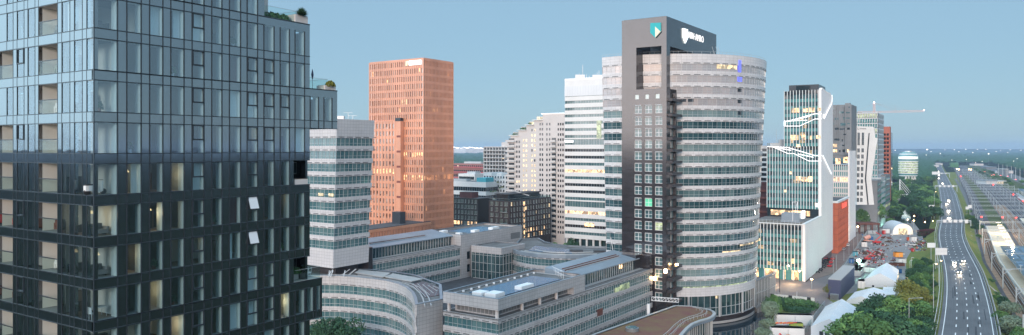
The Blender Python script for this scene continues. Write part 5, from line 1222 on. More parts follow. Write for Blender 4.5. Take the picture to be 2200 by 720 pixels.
    # brick balcony tower
    Y=650.; B=AT(1912,Y); wl=on(B,ES,1896); sr=on(B,DS,1917.5); zt=60+46*Y/F; rt=thing('red_balcony_tower','red brick residential tower with dark glass edge at the end of the street','apartment tower',(*B,0))
    rb=mat('tower_red_brick',(.36,.11,.07),.7); g=MB(); g.prism([adv(B,ES,wl),B,adv(B,DS,sr*.4),adv(adv(B,ES,wl),DS,sr*.4)],14,zt,rb,M['roof_dark']); g.prism([adv(B,DS,sr*.4),adv(B,DS,sr),adv(adv(B,DS,sr),ES,8),adv(adv(B,DS,sr*.4),ES,8)],0,zt-5,M['win_dk']); g.prism(plan(B,wl,10,DS,ES),0,14,M['roof_dark']); g.build('wall',rt)
    z=zt-9
    while z>16:
        b=MB(); b.ob(B,ES,NF,0,wl,0,1.3,z,z+.9,rb); b.ob(B,ES,NF,.8,wl*.45,0,.1,z+1,z+3.,M['win_dk']); b.ob(B,ES,NF,wl*.55,wl-.6,0,.1,z+1,z+3.,M['win_dk']); b.build('balcony',rt); z-=3.6
    # brick sliver and banded block behind the white tower, left
    P=AT(1648,425.); rt=thing('narrow_brick_block','narrow red brick block glimpsed between round bank wing and white tower','apartment block',(*P,0)); g=MB(); g.ob(P,E,NE,0,8,-10,0,0,ZV(392,425),M['brick_rd']); g.build('wall',rt); g=MB(); 
    for k in range(9): g.ob(P,E,NE,0,8,0,.8,3+k*4.,4.+k*4,M['copper_dark'])
    g.build('balcony',rt)
    P=AT(1651,470.); rt=thing('pale_balcony_block','pale banded apartment block glimpsed left of the white fin tower','apartment block',(*P,0)); g=MB(); g.ob(P,E,NE,0,9,-10,0,0,ZV(313,470),M['off_white']); g.build('wall',rt); g=MB(); 
    for k in range(18): g.ob(P,E,NE,0,9,0,1.2,4+k*3.1,5.+k*3.1,M['white_paint']); 
    g.build('balcony',rt); g=MB(); 
    for k in range(18): g.ob(P,E,NE,.5,8.5,0,.1,5.1+k*3.1,6.9+k*3.1,M['win_dk'])
    g.build('window_band',rt)
    # tower crane
    Y=700.; zj=ZV(241.,Y); X=AT(1878,Y)[0]; red=mat('crane_paint',(.70,.48,.44),.5); rt=thing('tower_crane','pale red tower crane with long jib above the right-hand towers','crane',(X,Y,0))
    def lattice(g,a,b,w,n,m):
        a,b=Vector(a),Vector(b); d=(b-a).normalized(); x=Vector((0,1,0)) if abs(d.y)<.9 else Vector((1,0,0)); y=d.cross(x).normalized(); x=y.cross(d)
        cs=[(x*w/2+y*w/2),(x*-w/2+y*w/2),(x*-w/2-y*w/2),(x*w/2-y*w/2)]
        for c in cs: g.tube(a+c,b+c,.14,m,4)
        for i in range(n):
            p,q=a+(b-a)*i/n,a+(b-a)*(i+1)/n
            for j in range(4): g.tube(p+cs[j],q+cs[(j+1)%4],.08,m,4)
    g=MB(); lattice(g,(X,Y,0),(X,Y,zj),2.,36,red); g.build('mast',rt); g=MB(); lattice(g,(X,Y,zj),(X,Y,zj+8.5),1.4,5,red); g.build('tower_top',rt)
    xe=AT(1985,Y)[0]; xc=AT(1842,Y)[0]; g=MB(); lattice(g,(X,Y,zj),(xe,Y,zj+1.),1.4,30,red); g.build('jib',rt); g=MB(); lattice(g,(xc,Y,zj),(X,Y,zj),1.4,10,red); g.box(xc,Y-1,zj-2.5,xc+4,Y+1,zj,M['concrete']); g.build('counter_jib',rt)
    g=MB(); 
    for x in (xc+1,X+20,X+24,xe-14): g.tube((X,Y,zj+8.5),(x,Y,zj+.7),.09,M['alu'],4)
    g.tube((X+20,Y,zj+.5),(X+20,Y,zj+6),.12,M['alu'],4); g.tube((X,Y,zj+8.5),(X+20,Y,zj+6),.08,M['alu'],4); g.tube((X+20,Y,zj+6),(xe-14,Y,zj+.7),.08,M['alu'],4); g.build('stay_cables',rt)
    for x,z in ((X,zj+9),(xe,zj+1.8)): 
        g=MB(); g.tube((x,Y,z-.4),(x,Y,z+.6),.55,mat('pink_light',(1,.8,.8),.5,emit=(1,.7,.7),es=6.),8); g.build('warning_light',rt)
    g=MB(); g.box(X+1,Y-1.4,zj-2.6,X+3.2,Y+.6,zj-.2,M['white_paint']); g.build('cab',rt)
    # round office on legs
    Y=1150.; c=AT(1951,Y+14); rt=thing('round_lit_office','round banded office raised on slanted legs with lit floors, far right','office tower',(*c,0)); zt=ZV(327,Y); zb=ZV(379,Y)
    def fr(z,t): 
        k=(z-zb)/(zt-zb); r=13.8-2.6*max(0,(k-.75)/.25)**2*1.4-1.4*max(0,(.2-k)/.2)+t; return [(c[0]+r*math.cos(6.283*i/28),c[1]+r*math.sin(6.283*i/28)) for i in range(28)]
    n=10; fh=(zt-zb)/n; w=MB(); 
    for i in range(n):
        z=zb+i*fh; w.strip(fr,z,z+fh*.35,-.6,.25,M['white_paint'],True); b=MB(); b.strip(fr,z+fh*.35,z+fh,-.6,-.2,M['lit_g'] if i in(1,2,3,4,5) else M['lit_far'] if i==7 else M['teal_f'],True); b.build('window_band',rt)
    w.build('wall',rt); w=MB(); w.prism(fr(zt,-.3),zt-.3,zt+.3,M['white_paint']); w.prism(offs(fr(zt,-5),0,True),zt+.3,zt+2,M['alu']); w.build('roof',rt)
    for dx in (-9,-3,4,10): w=MB(); w.tube((c[0]+dx*1.15,c[1]-6,0),(c[0]+dx*.7,c[1]-6,zb+.3),.9,M['white_paint'],8); w.tube((c[0]+dx*.3,c[1]-6,0),(c[0]+dx*.7,c[1]-6,zb+.3),.9,M['white_paint'],8); w.build('leg',rt)
M['teal_f']=mat('teal_fin_glazing',(.06,.20,.21),.06,ior=2.1,brick=(1.42,3.7,.0,(.10,.29,.28),(.03,.05,.05),0.))
M['teal_f2']=mat('dark_vision_glazing',(.012,.03,.04),.06,ior=2.1,brick=(1.42,3.7,.0,(.05,.14,.15),(.03,.05,.05),0.))
M['lit_dim']=mat('dim_lit_room',(.2,.18,.12),.1,ior=1.8,emit=(1.,.65,.32),es=.35,nz=(.6,.8))
M['lit_far']=mat('pale_lit_floor',(.7,.8,.7),.4,emit=(.85,1.,.85),es=.9)
right_towers()
def LX(y): 
    pts=[(150,110),(274,188),(390,251),(500,317),(646,404),(973,597),(1430,862),(2600,1540)]
    for a,b in zip(pts,pts[1:]):
        if y<=b[0]: return a[1]+(b[1]-a[1])*(y-a[0])/(b[0]-a[0])
    return pts[-1][1]
def RW(y): return 64. if y<1000 else max(40.,64-(y-1000)*.045)
M['tyre_track']=mat('polished_asphalt',(.078,.078,.083),.55,nz=(.06,.3))
# ======================= ground, water, roads =======================
def ground():
    g=MB(); B=24000.; hole=[(50,215),(88,215),(101,287),(64,302)]; out=[(-B,-B),(B,-B),(B,2*B),(-B,2*B)]
    for i in range(4):
        j=(i+1)%4; g.poly([(*out[i],0),(*out[j],0),(*hole[j],0),(*hole[i],0)],M['ground'])
    struct('ground',g)
    g=MB(); g.strip(lambda z,t: offs(hole[::-1],0,True),-5,.0,0,0,M['concrete'],True,caps=False); struct('canal_wall',g)
    g=MB(); g.poly([(30,200,-3.6),(110,200,-3.6),(110,310,-3.6),(30,310,-3.6)],M['water']); struct('canal_water',g)
    # far canal glimpse
    p=[G(u,v) for u,v in ((1934,480),(1958,480),(1956,462),(1952,450),(1946,448),(1938,460))]
    g=MB(); g.poly([(*q,.02) for q in p],mat('far_water',(.05,.07,.09),.05,ior=1.8)); struct('far_canal_water',g)
    def sheet(name,pts,m,z=.004):
        g=MB(); g.poly([(*G(u,v),z) for u,v in pts],M[m]); return struct(name,g)
    sheet('plaza_paving',((1600,640),(1600,560),(1640,588),(1733,606),(1800,585),(1850,560),(1850,600),(1815,625),(1772,658),(1752,662),(1752,650),(1655,642)),'paving',.006)
    sheet('street_paving',((1733,606),(1790,540),(1824,510),(1850,478),(1905,455),(1925,425),(1935,425),(1918,458),(1880,478),(1862,497),(1832,540),(1798,585)),'brickpave',.008)
    sheet('path',((1752,650),(1772,658),(1720,760),(1690,760)),'brickpave',.010)
    sheet('yard_ground',((1798,585),(1832,540),(1862,497),(1880,478),(1960,474),(1980,500),(1985,520),(1950,560),(1945,600),(1935,640),(1900,680),(1850,760),(1640,760),(1655,680),(1750,690),(1772,658),(1815,625)),'sandlot',.004)
    sheet('verge',((1655,642),(1752,650),(1722,690),(1655,700)),'grass',.012)
    sheet('north_grass',((1775,640),(1840,628),(1950,600),(1945,560),(1970,520),(2010,500),(2010,760),(1840,760),(1835,680)),'grass',.012)
    # lane and quiet street line marks
    # ---- motorway on a low embankment
    zr=4.
    Lf=[(2004,345.5),(2006,352),(2009,364),(2013,378),(2017,395),(2021,418),(2023,440),(2023.6,460),(2022,480),(2018,498),(2018,513),(2021,530),(2025,549),(2029.5,565),(2032.5,585),(2034,604),(2034,630),(2032,658),(2028,690),(2023,720),(2012,780),(1990,880)]
    Rt=[(2016,345.5),(2020,352),(2026,364),(2033,378),(2042,396),(2053,420),(2059,440),(2064,458),(2067.5,478),(2066,498),(2069,515),(2077,535),(2085,550),(2092,563),(2099,576),(2105,589),(2112,611),(2119,635),(2125,660),(2131,690),(2136,720),(2144,780),(2150,880)]
    def dens(L): 
        P=[G(u,v,zr) for u,v in L]; return P
    def byY(P):
        P=sorted(P,key=lambda p:p[1]); 
        def f(y):
            if y<=P[0][1]: return P[0][0]
            for a,b in zip(P,P[1:]):
                if y<=b[1]: t=(y-a[1])/(b[1]-a[1]); return a[0]+(b[0]-a[0])*t
            return P[-1][0]
        return f
    fl,fr_=byY(dens(Lf)),byY(dens(Rt)); Ys=[]; y=165.
    while y<3200: Ys.append(y); y*=1.035
    def sm(f): return lambda y: (f(y*.985)+f(y)+f(y*1.015)+f(y*.97)+f(y*1.03))/5
    fl,fr_=sm(fl),sm(fr_)
    global ROAD; ROAD=(fl,fr_,zr)
    g=MB()
    for a,b in zip(Ys,Ys[1:]): g.poly([(fl(a)-1.2,a,zr),(fr_(a)+1.2,a,zr),(fr_(b)+1.2,b,zr),(fl(b)-1.2,b,zr)],M['asphalt'])
    struct('motorway',g)
    g=MB()
    for a,b in zip(Ys,Ys[1:]):
        g.poly([(fl(a)-9,a,.02),(fl(a)-1.2,a,zr-.01),(fl(b)-1.2,b,zr-.01),(fl(b)-9,b,.02)],M['grass']); g.poly([(fr_(a)+1.2,a,zr-.01),(fr_(a)+7,a,.02),(fr_(b)+7,b,.02),(fr_(b)+1.2,b,zr-.01)],M['grass'])
    g.poly([(fl(165)-9,165,0),(fr_(165)+7,165,0),(fr_(165)+1.2,165,zr),(fl(165)-1.2,165,zr)],M['grass'])
    struct('embankment',g)
    g=MB()
    def mark(x0,x1,y0,y1,z=zr+.006,m='mark'): g.poly([(x0(y0),y0,z),(x1(y0),y0,z),(x1(y1),y1,z),(x0(y1),y1,z)],M[m])
    for a,b in zip(Ys,Ys[1:]):
        mark(lambda y:fl(y),lambda y:fl(y)+.28,a,b); mark(lambda y:fr_(y)-.28,lambda y:fr_(y),a,b)
    for fq in (.262,.492,.745):
        y=170.
        while y<1500:
            mark(lambda q:fl(q)+(fr_(q)-fl(q))*fq-.16-.00005*q,lambda q:fl(q)+(fr_(q)-fl(q))*fq+.16+.00005*q,y,y+3.2); y+=10.5
    struct('lane_markings',g)
    g=MB(); rr=random.Random(8)
    for _ in range(26):
        y=rr.uniform(190,420); fq=rr.uniform(.05,.9); w=rr.uniform(.06,.2); L=rr.uniform(4,22); 
        g.poly([(fl(y)+(fr_(y)-fl(y))*fq,y,zr+.003),(fl(y)+(fr_(y)-fl(y))*(fq)+w*5,y,zr+.003),(fl(y+L)+(fr_(y+L)-fl(y+L))*fq+w*4,y+L,zr+.003),(fl(y+L)+(fr_(y+L)-fl(y+L))*fq,y+L,zr+.003)],mat('asphalt_patch',(.038,.04,.046),.8) if 'asphalt_patch' not in bpy.data.materials else bpy.data.materials['asphalt_patch'])
    struct('road_repairs',g)
    g=MB()
    for fq in (.065,.155,.205,.305,.36,.43,.54,.59,.67,.71,.80,.88):
        for a,b in zip(Ys,Ys[1:]):
            if b<700: x=lambda q,k: fl(q)+(fr_(q)-fl(q))*fq+k; g.poly([(x(a,-.28),a,zr+.0025),(x(a,.28),a,zr+.0025),(x(b,.28),b,zr+.0025),(x(b,-.28),b,zr+.0025)],M['tyre_track'])
    struct('tyre_tracks',g)
    # barriers
    def rail(name,lab,off,side,y0,y1,m='galv',h=.75,posts=True,conc=False):
        f=fl if side<0 else fr_; r=thing(name,lab,'barrier',(f(y0)+off,y0,zr)); g=MB(); pst=[]; Y=[y for y in Ys if y0<=y<=y1]
        for a,b in zip(Y,Y[1:]):
            if conc: g.hexa([(f(a)+off,a,zr),(f(a)+off+.5,a,zr),(f(b)+off+.5,b,zr),(f(b)+off,b,zr),(f(a)+off+.12,a,zr+.9),(f(a)+off+.38,a,zr+.9),(f(b)+off+.38,b,zr+.9),(f(b)+off+.12,b,zr+.9)],M['concrete'])
            else: g.hexa([(f(a)+off,a,zr+h-.32),(f(a)+off+.1,a,zr+h-.32),(f(b)+off+.1,b,zr+h-.32),(f(b)+off,b,zr+h-.32),(f(a)+off,a,zr+h),(f(a)+off+.1,a,zr+h),(f(b)+off+.1,b,zr+h),(f(b)+off,b,zr+h)],M[m])
            n=max(1,int((b-a)/4))
            for i in range(n): 
                yy=a+(b-a)*i/n; q=MB(); pst.append((1/yy,q)); q.box(f(yy)+off+.02,yy,zr-.6,f(yy)+off+.12,yy+.1,zr+h-.2,M['galv'])
        g.build('beam',r); 
        if not conc: limited(r,'post',pst)
    rail('crash_barrier','steel crash barrier along the left shoulder of the motorway',-1.9,-1,165,1400)
    rail('guard_fence','pale steel guard fence outside the left crash barrier above the slope',-2.9,-1,165,560,'white_metal',1.1)
    rail('concrete_barrier','pale concrete barrier along the right edge of the motorway',1.6,1,165,1000,conc=True)
    rail('crash_barrier','steel crash barrier close to the right lane of the motorway',.9,1,165,1400)
ground()

# ======================= vegetation =======================
def crown_mesh(name,seed,m,n=1500,rx=1.,rz=1.,lobes=9,size=.07,bare=0.):
    rr=random.Random(seed); L=[]; mm=m
    for i in range(lobes):
        th=rr.uniform(0,6.283); ph=rr.uniform(-.3,1.3); k=rr.uniform(.35,.66); L.append((Vector((math.cos(th)*math.cos(ph)*k*rx,math.sin(th)*math.cos(ph)*k*rx,math.sin(ph)*k*rz)),rr.uniform(.28,.5)))
    L.append((Vector((0,0,0)),.6)); g=MB()
    for _ in range(n):
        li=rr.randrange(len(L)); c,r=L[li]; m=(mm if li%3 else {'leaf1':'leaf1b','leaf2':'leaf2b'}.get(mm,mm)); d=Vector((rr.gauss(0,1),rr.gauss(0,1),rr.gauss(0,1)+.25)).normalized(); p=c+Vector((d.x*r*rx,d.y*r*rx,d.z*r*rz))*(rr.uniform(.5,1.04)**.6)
        nrm=(d+Vector((rr.gauss(0,.6),rr.gauss(0,.6),rr.gauss(0,.6)))).normalized(); a=nrm.orthogonal().normalized(); b=nrm.cross(a); t=rr.uniform(0,6.283); a,b=a*math.cos(t)+b*math.sin(t),b*math.cos(t)-a*math.sin(t)
        s=size*rr.uniform(.6,1.3); g.poly([p-a*s,p-b*s*.6,p+a*s,p+b*s*.6],M[m])
    return g
TREES={}
def tree_proto(key,seed,m,**k):
    """trunk + limbs + crown, unit radius crown centred at height 1.25"""
    g=crown_mesh(key,seed,m,**k); g.v=[(x,y,z+1.15) for x,y,z in g.v]
    t=MB(); t.tube((0,0,-.1),(0,0,.95),.06,M['bark'],7,.035)
    rr=random.Random(seed)
    for i in range(5): th=6.283*i/5+rr.random(); t.tube((0,0,.5+.08*i),(math.cos(th)*.5,math.sin(th)*.5,1.15+.1*rr.random()),.025,M['bark'],5,.008)
    TREES[key]=(g,t)
MESHC={}
def tree(key,x,y,z,r,h,lab,group=None,name='tree',cat='tree',rz=0.):
    g,t=TREES[key]; rt=thing(name,lab,cat,(x,y,z),group)
    sc=(r,r,h/2.1)
    for nm,mb in (('crown',g),('trunk',t)):
        if (key,nm) not in MESHC:
            o=mb.build('tmp'); me=o.data; bpy.data.objects.remove(o); me.name=key+'_'+nm; MESHC[(key,nm)]=me
        o=bpy.data.objects.new(nm,MESHC[(key,nm)]); C.objects.link(o); o.parent=rt
    rt.scale=sc; rt.rotation_euler=(0,0,rz)
    return rt
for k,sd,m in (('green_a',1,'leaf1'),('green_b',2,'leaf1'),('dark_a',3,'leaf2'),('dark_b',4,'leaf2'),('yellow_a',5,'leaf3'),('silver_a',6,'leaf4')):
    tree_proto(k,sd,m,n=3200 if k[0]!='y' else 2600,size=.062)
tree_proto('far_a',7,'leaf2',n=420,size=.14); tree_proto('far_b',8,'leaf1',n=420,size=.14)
def vegetation():
    LXf,RWf=LX,RW
    rr=random.Random(21); cnt={}
    def T(key,u,v,r,h,lab,z=0.,**k):
        x,y=G(u,v,z); return tree(key,x,y,z-.05,r,h,lab,rz=rr.uniform(0,6),**k)
    # group in front of the crescent block (bottom left)
    for i,(u,Y,r,h,k) in enumerate(((700,205,6.0,13.5,'dark_a'),(742,206,6.4,14.,'dark_b'),(778,196,5.,9.5,'dark_a'),(812,199,4,7.2,'green_b'),(724,178,6,11.5,'dark_b'),(672,185,5.,12,'dark_a'))):
        x,y=AT(u,Y); tree(k,x,y,0,r,h,'%s tree in front of the crescent office block, %s from the left'%('dark green' if 'dark' in k else 'fresh green',['second','third','fifth','last','fourth','first'][i]),rz=rr.uniform(0,6))
    # behind the campus, in front of the striped tower
    for i,(u,v,r,h,k) in enumerate(((1187,566,5.5,11.5,'green_a'),(1203,571,5,10,'green_b'),(1226,560,4.5,13,'dark_a'),(1217,560,4,10,'green_b'),(1290,566,4.,7.,'green_b'),(1240,562,3.5,11,'dark_b'))):
        T(k,u,v,r,h,'green tree at the foot of the white striped tower, %s from the left'%['first','second','fourth','third','last','fifth'][i])
    # bank-side willow and hedges by the tower
    for i,(u,v,r,h,k) in enumerate(((1655,704,4.2,9.5,'silver_a'),(1664,690,3.6,9.5,'green_a'),(1648,722,3,6.,'silver_a'),(1672,672,3.,6.,'dark_a'),(1640,742,3.4,5.5,'silver_a'))):
        T(k,u,v,r,h,['pale willow on the canal bank beside the stacked site cabins','tall green willow behind the pale canal bank willow','silvery bush at the water edge below the willow','dark bush between link pavilion and willow','silvery bush lowest on the canal bank'][i])
    # big trees, bottom right, between yard and motorway
    big=[(1835,790,9,15,'green_a'),(1868,800,9,16.5,'green_b'),(1905,790,9,15.5,'dark_a'),(1850,755,7.5,13,'dark_b'),(1890,760,8,14.5,'green_a'),(1925,765,7.5,12,'green_b'),(1875,722,7,13.5,'dark_a'),(1905,725,7,14,'green_b'),(1935,730,6.5,11.5,'dark_b'),(1955,760,6.5,10.5,'green_a'),(1975,775,6,10,'dark_a'),
         (1950,690,6.5,10,'yellow_a'),(1972,700,6,9,'green_a'),(1975,665,5.5,9,'yellow_a'),(1952,660,6,10.5,'yellow_a'),(1985,735,5,8,'dark_a'),(1988,690,4.5,6.5,'green_a'),(1930,688,6,9.,'green_b'),(1842,815,8,12,'dark_a')]
    for i,(u,v,r,h,k) in enumerate(big):
        T(k,u,v,r,h,'%s roadside tree in the lower right thicket, %s in order of distance'%({'g':'fresh green','d':'dark green','y':'yellowish'}[k[0]],['nearest','second','third','fourth','fifth','sixth','seventh','eighth','ninth','tenth','eleventh','twelfth','thirteenth','fourteenth','fifteenth','sixteenth','seventeenth','eighteenth','nineteenth'][sorted(range(len(big)),key=lambda q:-big[q][1]).index(i)]))
    mid=[(1962,640,5,7.5,'dark_a'),(1975,628,5,8.5,'green_a'),(1988,640,4.5,6,'green_b'),(1965,612,4.5,8,'dark_b'),(1980,605,5,8,'dark_a'),(1992,615,4.,6.5,'green_a'),(1972,590,4.5,8,'green_b'),(1985,582,4.,7,'dark_b'),(1996,590,3.5,5.,'green_a'),(1998,625,3.5,5,'dark_a'),(1960,665,4,6,'green_b'),(1998,655,3.5,4.5,'green_a')]
    for i,(u,v,r,h,k) in enumerate(mid):
        T(k,u,v,r,h,'rounded shrub tree on the motorway slope below the lamp posts, %s counted from near'%(['nearest','second','third','fourth','fifth','sixth','seventh','eighth','ninth','tenth','eleventh','twelfth'][sorted(range(12),key=lambda q:-mid[q][1]).index(i)]))
    # canal-side wood beyond the yard
    wood=[]
    for i in range(56):
        v=rr.uniform(418,478); a=(478-v)/60.; side=rr.random()
        u=rr.uniform(1958,2010+(-6)*a) if side<.62 else rr.uniform(1906+6*a,1937)
        if 1932<u<1960 and 446<v<482: continue
        wood.append((u,v))
    wood+=[(rr.uniform(1912,1996),rr.uniform(396,420)) for _ in range(26)]
    wood.sort(key=lambda a:-a[1])
    for i,(u,v) in enumerate(wood):
        k=rr.choice(('far_a','far_b','far_a')); x,y=G(u,v); w=9. if v>420 else 12.
        tree(k,x,y,0,w*rr.uniform(.7,1.1),rr.uniform(10,15),'broad dark tree in the wood along the far canal, %s'%('left bank' if u<1940 else 'right bank') if True else '',group='trees in the wood on the %s of the far canal'%('left bank' if u<1940 else 'right bank'),rz=rr.uniform(0,6))
    for i,(u,v,r,h) in enumerate(((1853,497,6.5,17),(1884,489,8,20),(1897,478,6,14),(1846,490,5,13),(1870,484,5,12),(1905,470,7,10),(1862,470,6,14),(1911,486,5,7))):
        T('far_b' if i%2 else 'green_b',u,v,r,h,'street tree before the white folded tower, %s from the left'%['second','fifth','sixth','first','fourth','seventh','third','last'][i])
    # hedges
    def hedge(nm,lab,pts,z0,h,m,n,size=.35,w=2.):
        g=MB(); 
        for _ in range(n):
            t=rr.random()*(len(pts)-1); i=int(t); a,b=pts[i],pts[min(i+1,len(pts)-1)]; p=Vector((a[0]+(b[0]-a[0])*(t-i)+rr.uniform(-w,w),a[1]+(b[1]-a[1])*(t-i)+rr.uniform(-w,w),z0+rr.uniform(.1,h)))
            q=Vector((rr.gauss(0,1),rr.gauss(0,1),rr.gauss(0,1))).normalized()*size; s=q.orthogonal().normalized()*size*.7; g.poly([p-q,p+s,p+q,p-s],M[m])
        r=thing(nm,lab,'hedge',(*pts[0],z0)); g.build('foliage',r)
        s=MB(); 
        for a,b in zip(pts,pts[1:]):
            d=unit(b[0]-a[0],b[1]-a[1]); s.ob(a,d,(d[1],-d[0]),0,math.dist(a,b),-w*.7,w*.7,z0,z0+h*.75,M['leaf2'])
        s.build('stems',r)
    hedge('hedge','thick green hedge behind white fence panels beside the plaza',[G(1662,654),G(1700,658),G(1745,664)],0,2.6,'leaf1',2600,.4,3.2)
    hedge('hedge','dark low hedge below the plaza hedge near the cabins',[G(1690,668),G(1738,672)],0,1.6,'leaf2',900,.35,2.)
    hedge('copper_hedge','dark red hedge on the grassy slope beyond the rust coloured fence',[G(1974,508),G(2006,504)],.2,4.,'red_leaf',1500,.5,1.2)
    # right of the motorway: bushes and trees
    right=[(2150,705,4.,6,'green_a'),(2143,655,3.,4.,'green_b'),(2158,668,3.5,5.5,'dark_a'),(2172,690,4.5,7,'silver_a'),(2182,735,5.5,8.5,'silver_a'),(2160,730,4,5.5,'silver_a'),(2138,640,2.2,2.8,'green_a'),(2128,612,2.2,3,'green_a'),(2196,760,5,8,'green_a'),(2146,760,4,5,'dark_a'),
      (2098,500,5,7,'dark_b'),(2090,488,5,7,'dark_a'),(2084,478,5.,7,'green_a'),(2082,462,4.,5,'green_b'),(2104,514,3,3.5,'green_b')]
    for i,(u,v,r,h,k) in enumerate(right):
        T(k,u,v,r,h,'%s between motorway and railway, %s counted from near'%({'g':'green bush','d':'dark bush','s':'silvery grey tree'}[k[0]],['nearest','second','third','fourth','fifth','sixth','seventh','eighth','ninth','tenth','eleventh','twelfth','thirteenth','fourteenth','fifteenth'][sorted(range(15),key=lambda q:-right[q][1]).index(i)]),name='bush' if h<6 else 'tree')
    # distant woods
    def woods(name,u0,u1,v0,v1,n,h,m,seed,r0=9):
        r2=random.Random(seed); g=MB()
        ico=[(0,0,1),(.894,0,.447),(.276,.851,.447),(-.724,.526,.447),(-.724,-.526,.447),(.276,-.851,.447),(.724,.526,-.447),(-.276,.851,-.447),(-.894,0,-.447),(-.276,-.851,-.447),(.724,-.526,-.447)]
        fc=[(0,1,2),(0,2,3),(0,3,4),(0,4,5),(0,5,1),(1,6,2),(2,7,3),(3,8,4),(4,9,5),(5,10,1),(6,7,2),(7,8,3),(8,9,4),(9,10,5),(10,6,1)]
        mi=g.mi(M[m])
        for _ in range(n):
            v=v0+(v1-v0)*r2.random(); uu=r2.uniform(u0,u1)
            if name=='railside_woods' and uu<2090+(v-338)*3.4: continue
            x,y=G(uu,v); s=r0*(1+y/3500.)*r2.uniform(.6,1.2); hh=h*r2.uniform(.65,1.1)
            i=len(g.v); g.v+=[(x+a*s*r2.uniform(.7,1.2),y+b*s*r2.uniform(.7,1.2),hh*.55+c*hh*.48*r2.uniform(.8,1.1)) for a,b,c in ico]
            for f in fc: g.f.append(tuple(i+q for q in f)); g.m.append(mi); g.uv.append([(0,0)]*3)
        o=g.build(name); tag(o,None,None,None,'stuff'); o['label']=None if False else name.replace('_',' '); return o
    o=woods('distant_woods',900,2420,323.5,352,5200,17,'leaf2',3,14); tag(o,'dark distant woods stretching along the whole horizon','woods',None,'stuff')
    o=woods('woodland_left',930,1110,346,372,900,17,'leaf2',4,8); tag(o,'dense green woodland behind the low blocks left of the stepped tower','woods',None,'stuff')
    o=woods('woodland_right',1912,2002,345,392,700,15,'leaf2',5,9); tag(o,'dense woodland around the round lit office','woods',None,'stuff')
    o=woods('railside_woods',2070,2400,336,384,2200,15,'leaf2',6,9); tag(o,'dark woodland right of the railway in the distance','woods',None,'stuff')
    rr=random.Random(77); tl=[(rr.uniform(780,2000),rr.uniform(3,34)) for _ in range(46)]
    for y,o_ in tl:
        x=LXf(y)+RWf(y)+6+o_; tree(rr.choice(('far_a','far_b')),x,y,0,rr.uniform(4,6.5),rr.uniform(5,9),'rounded dark shrub tree between the railway and the far right road',group='shrub trees beside the railway',rz=rr.uniform(0,6))
    o=woods('roadside_scrub',2044,2056,345,362,60,7,'leaf1',8,5); tag(o,'low scrub between motorway end and railway','scrub',None,'stuff')
M['red_leaf']=mat('copper_leaf',(.07,.018,.02),.8)
vegetation()
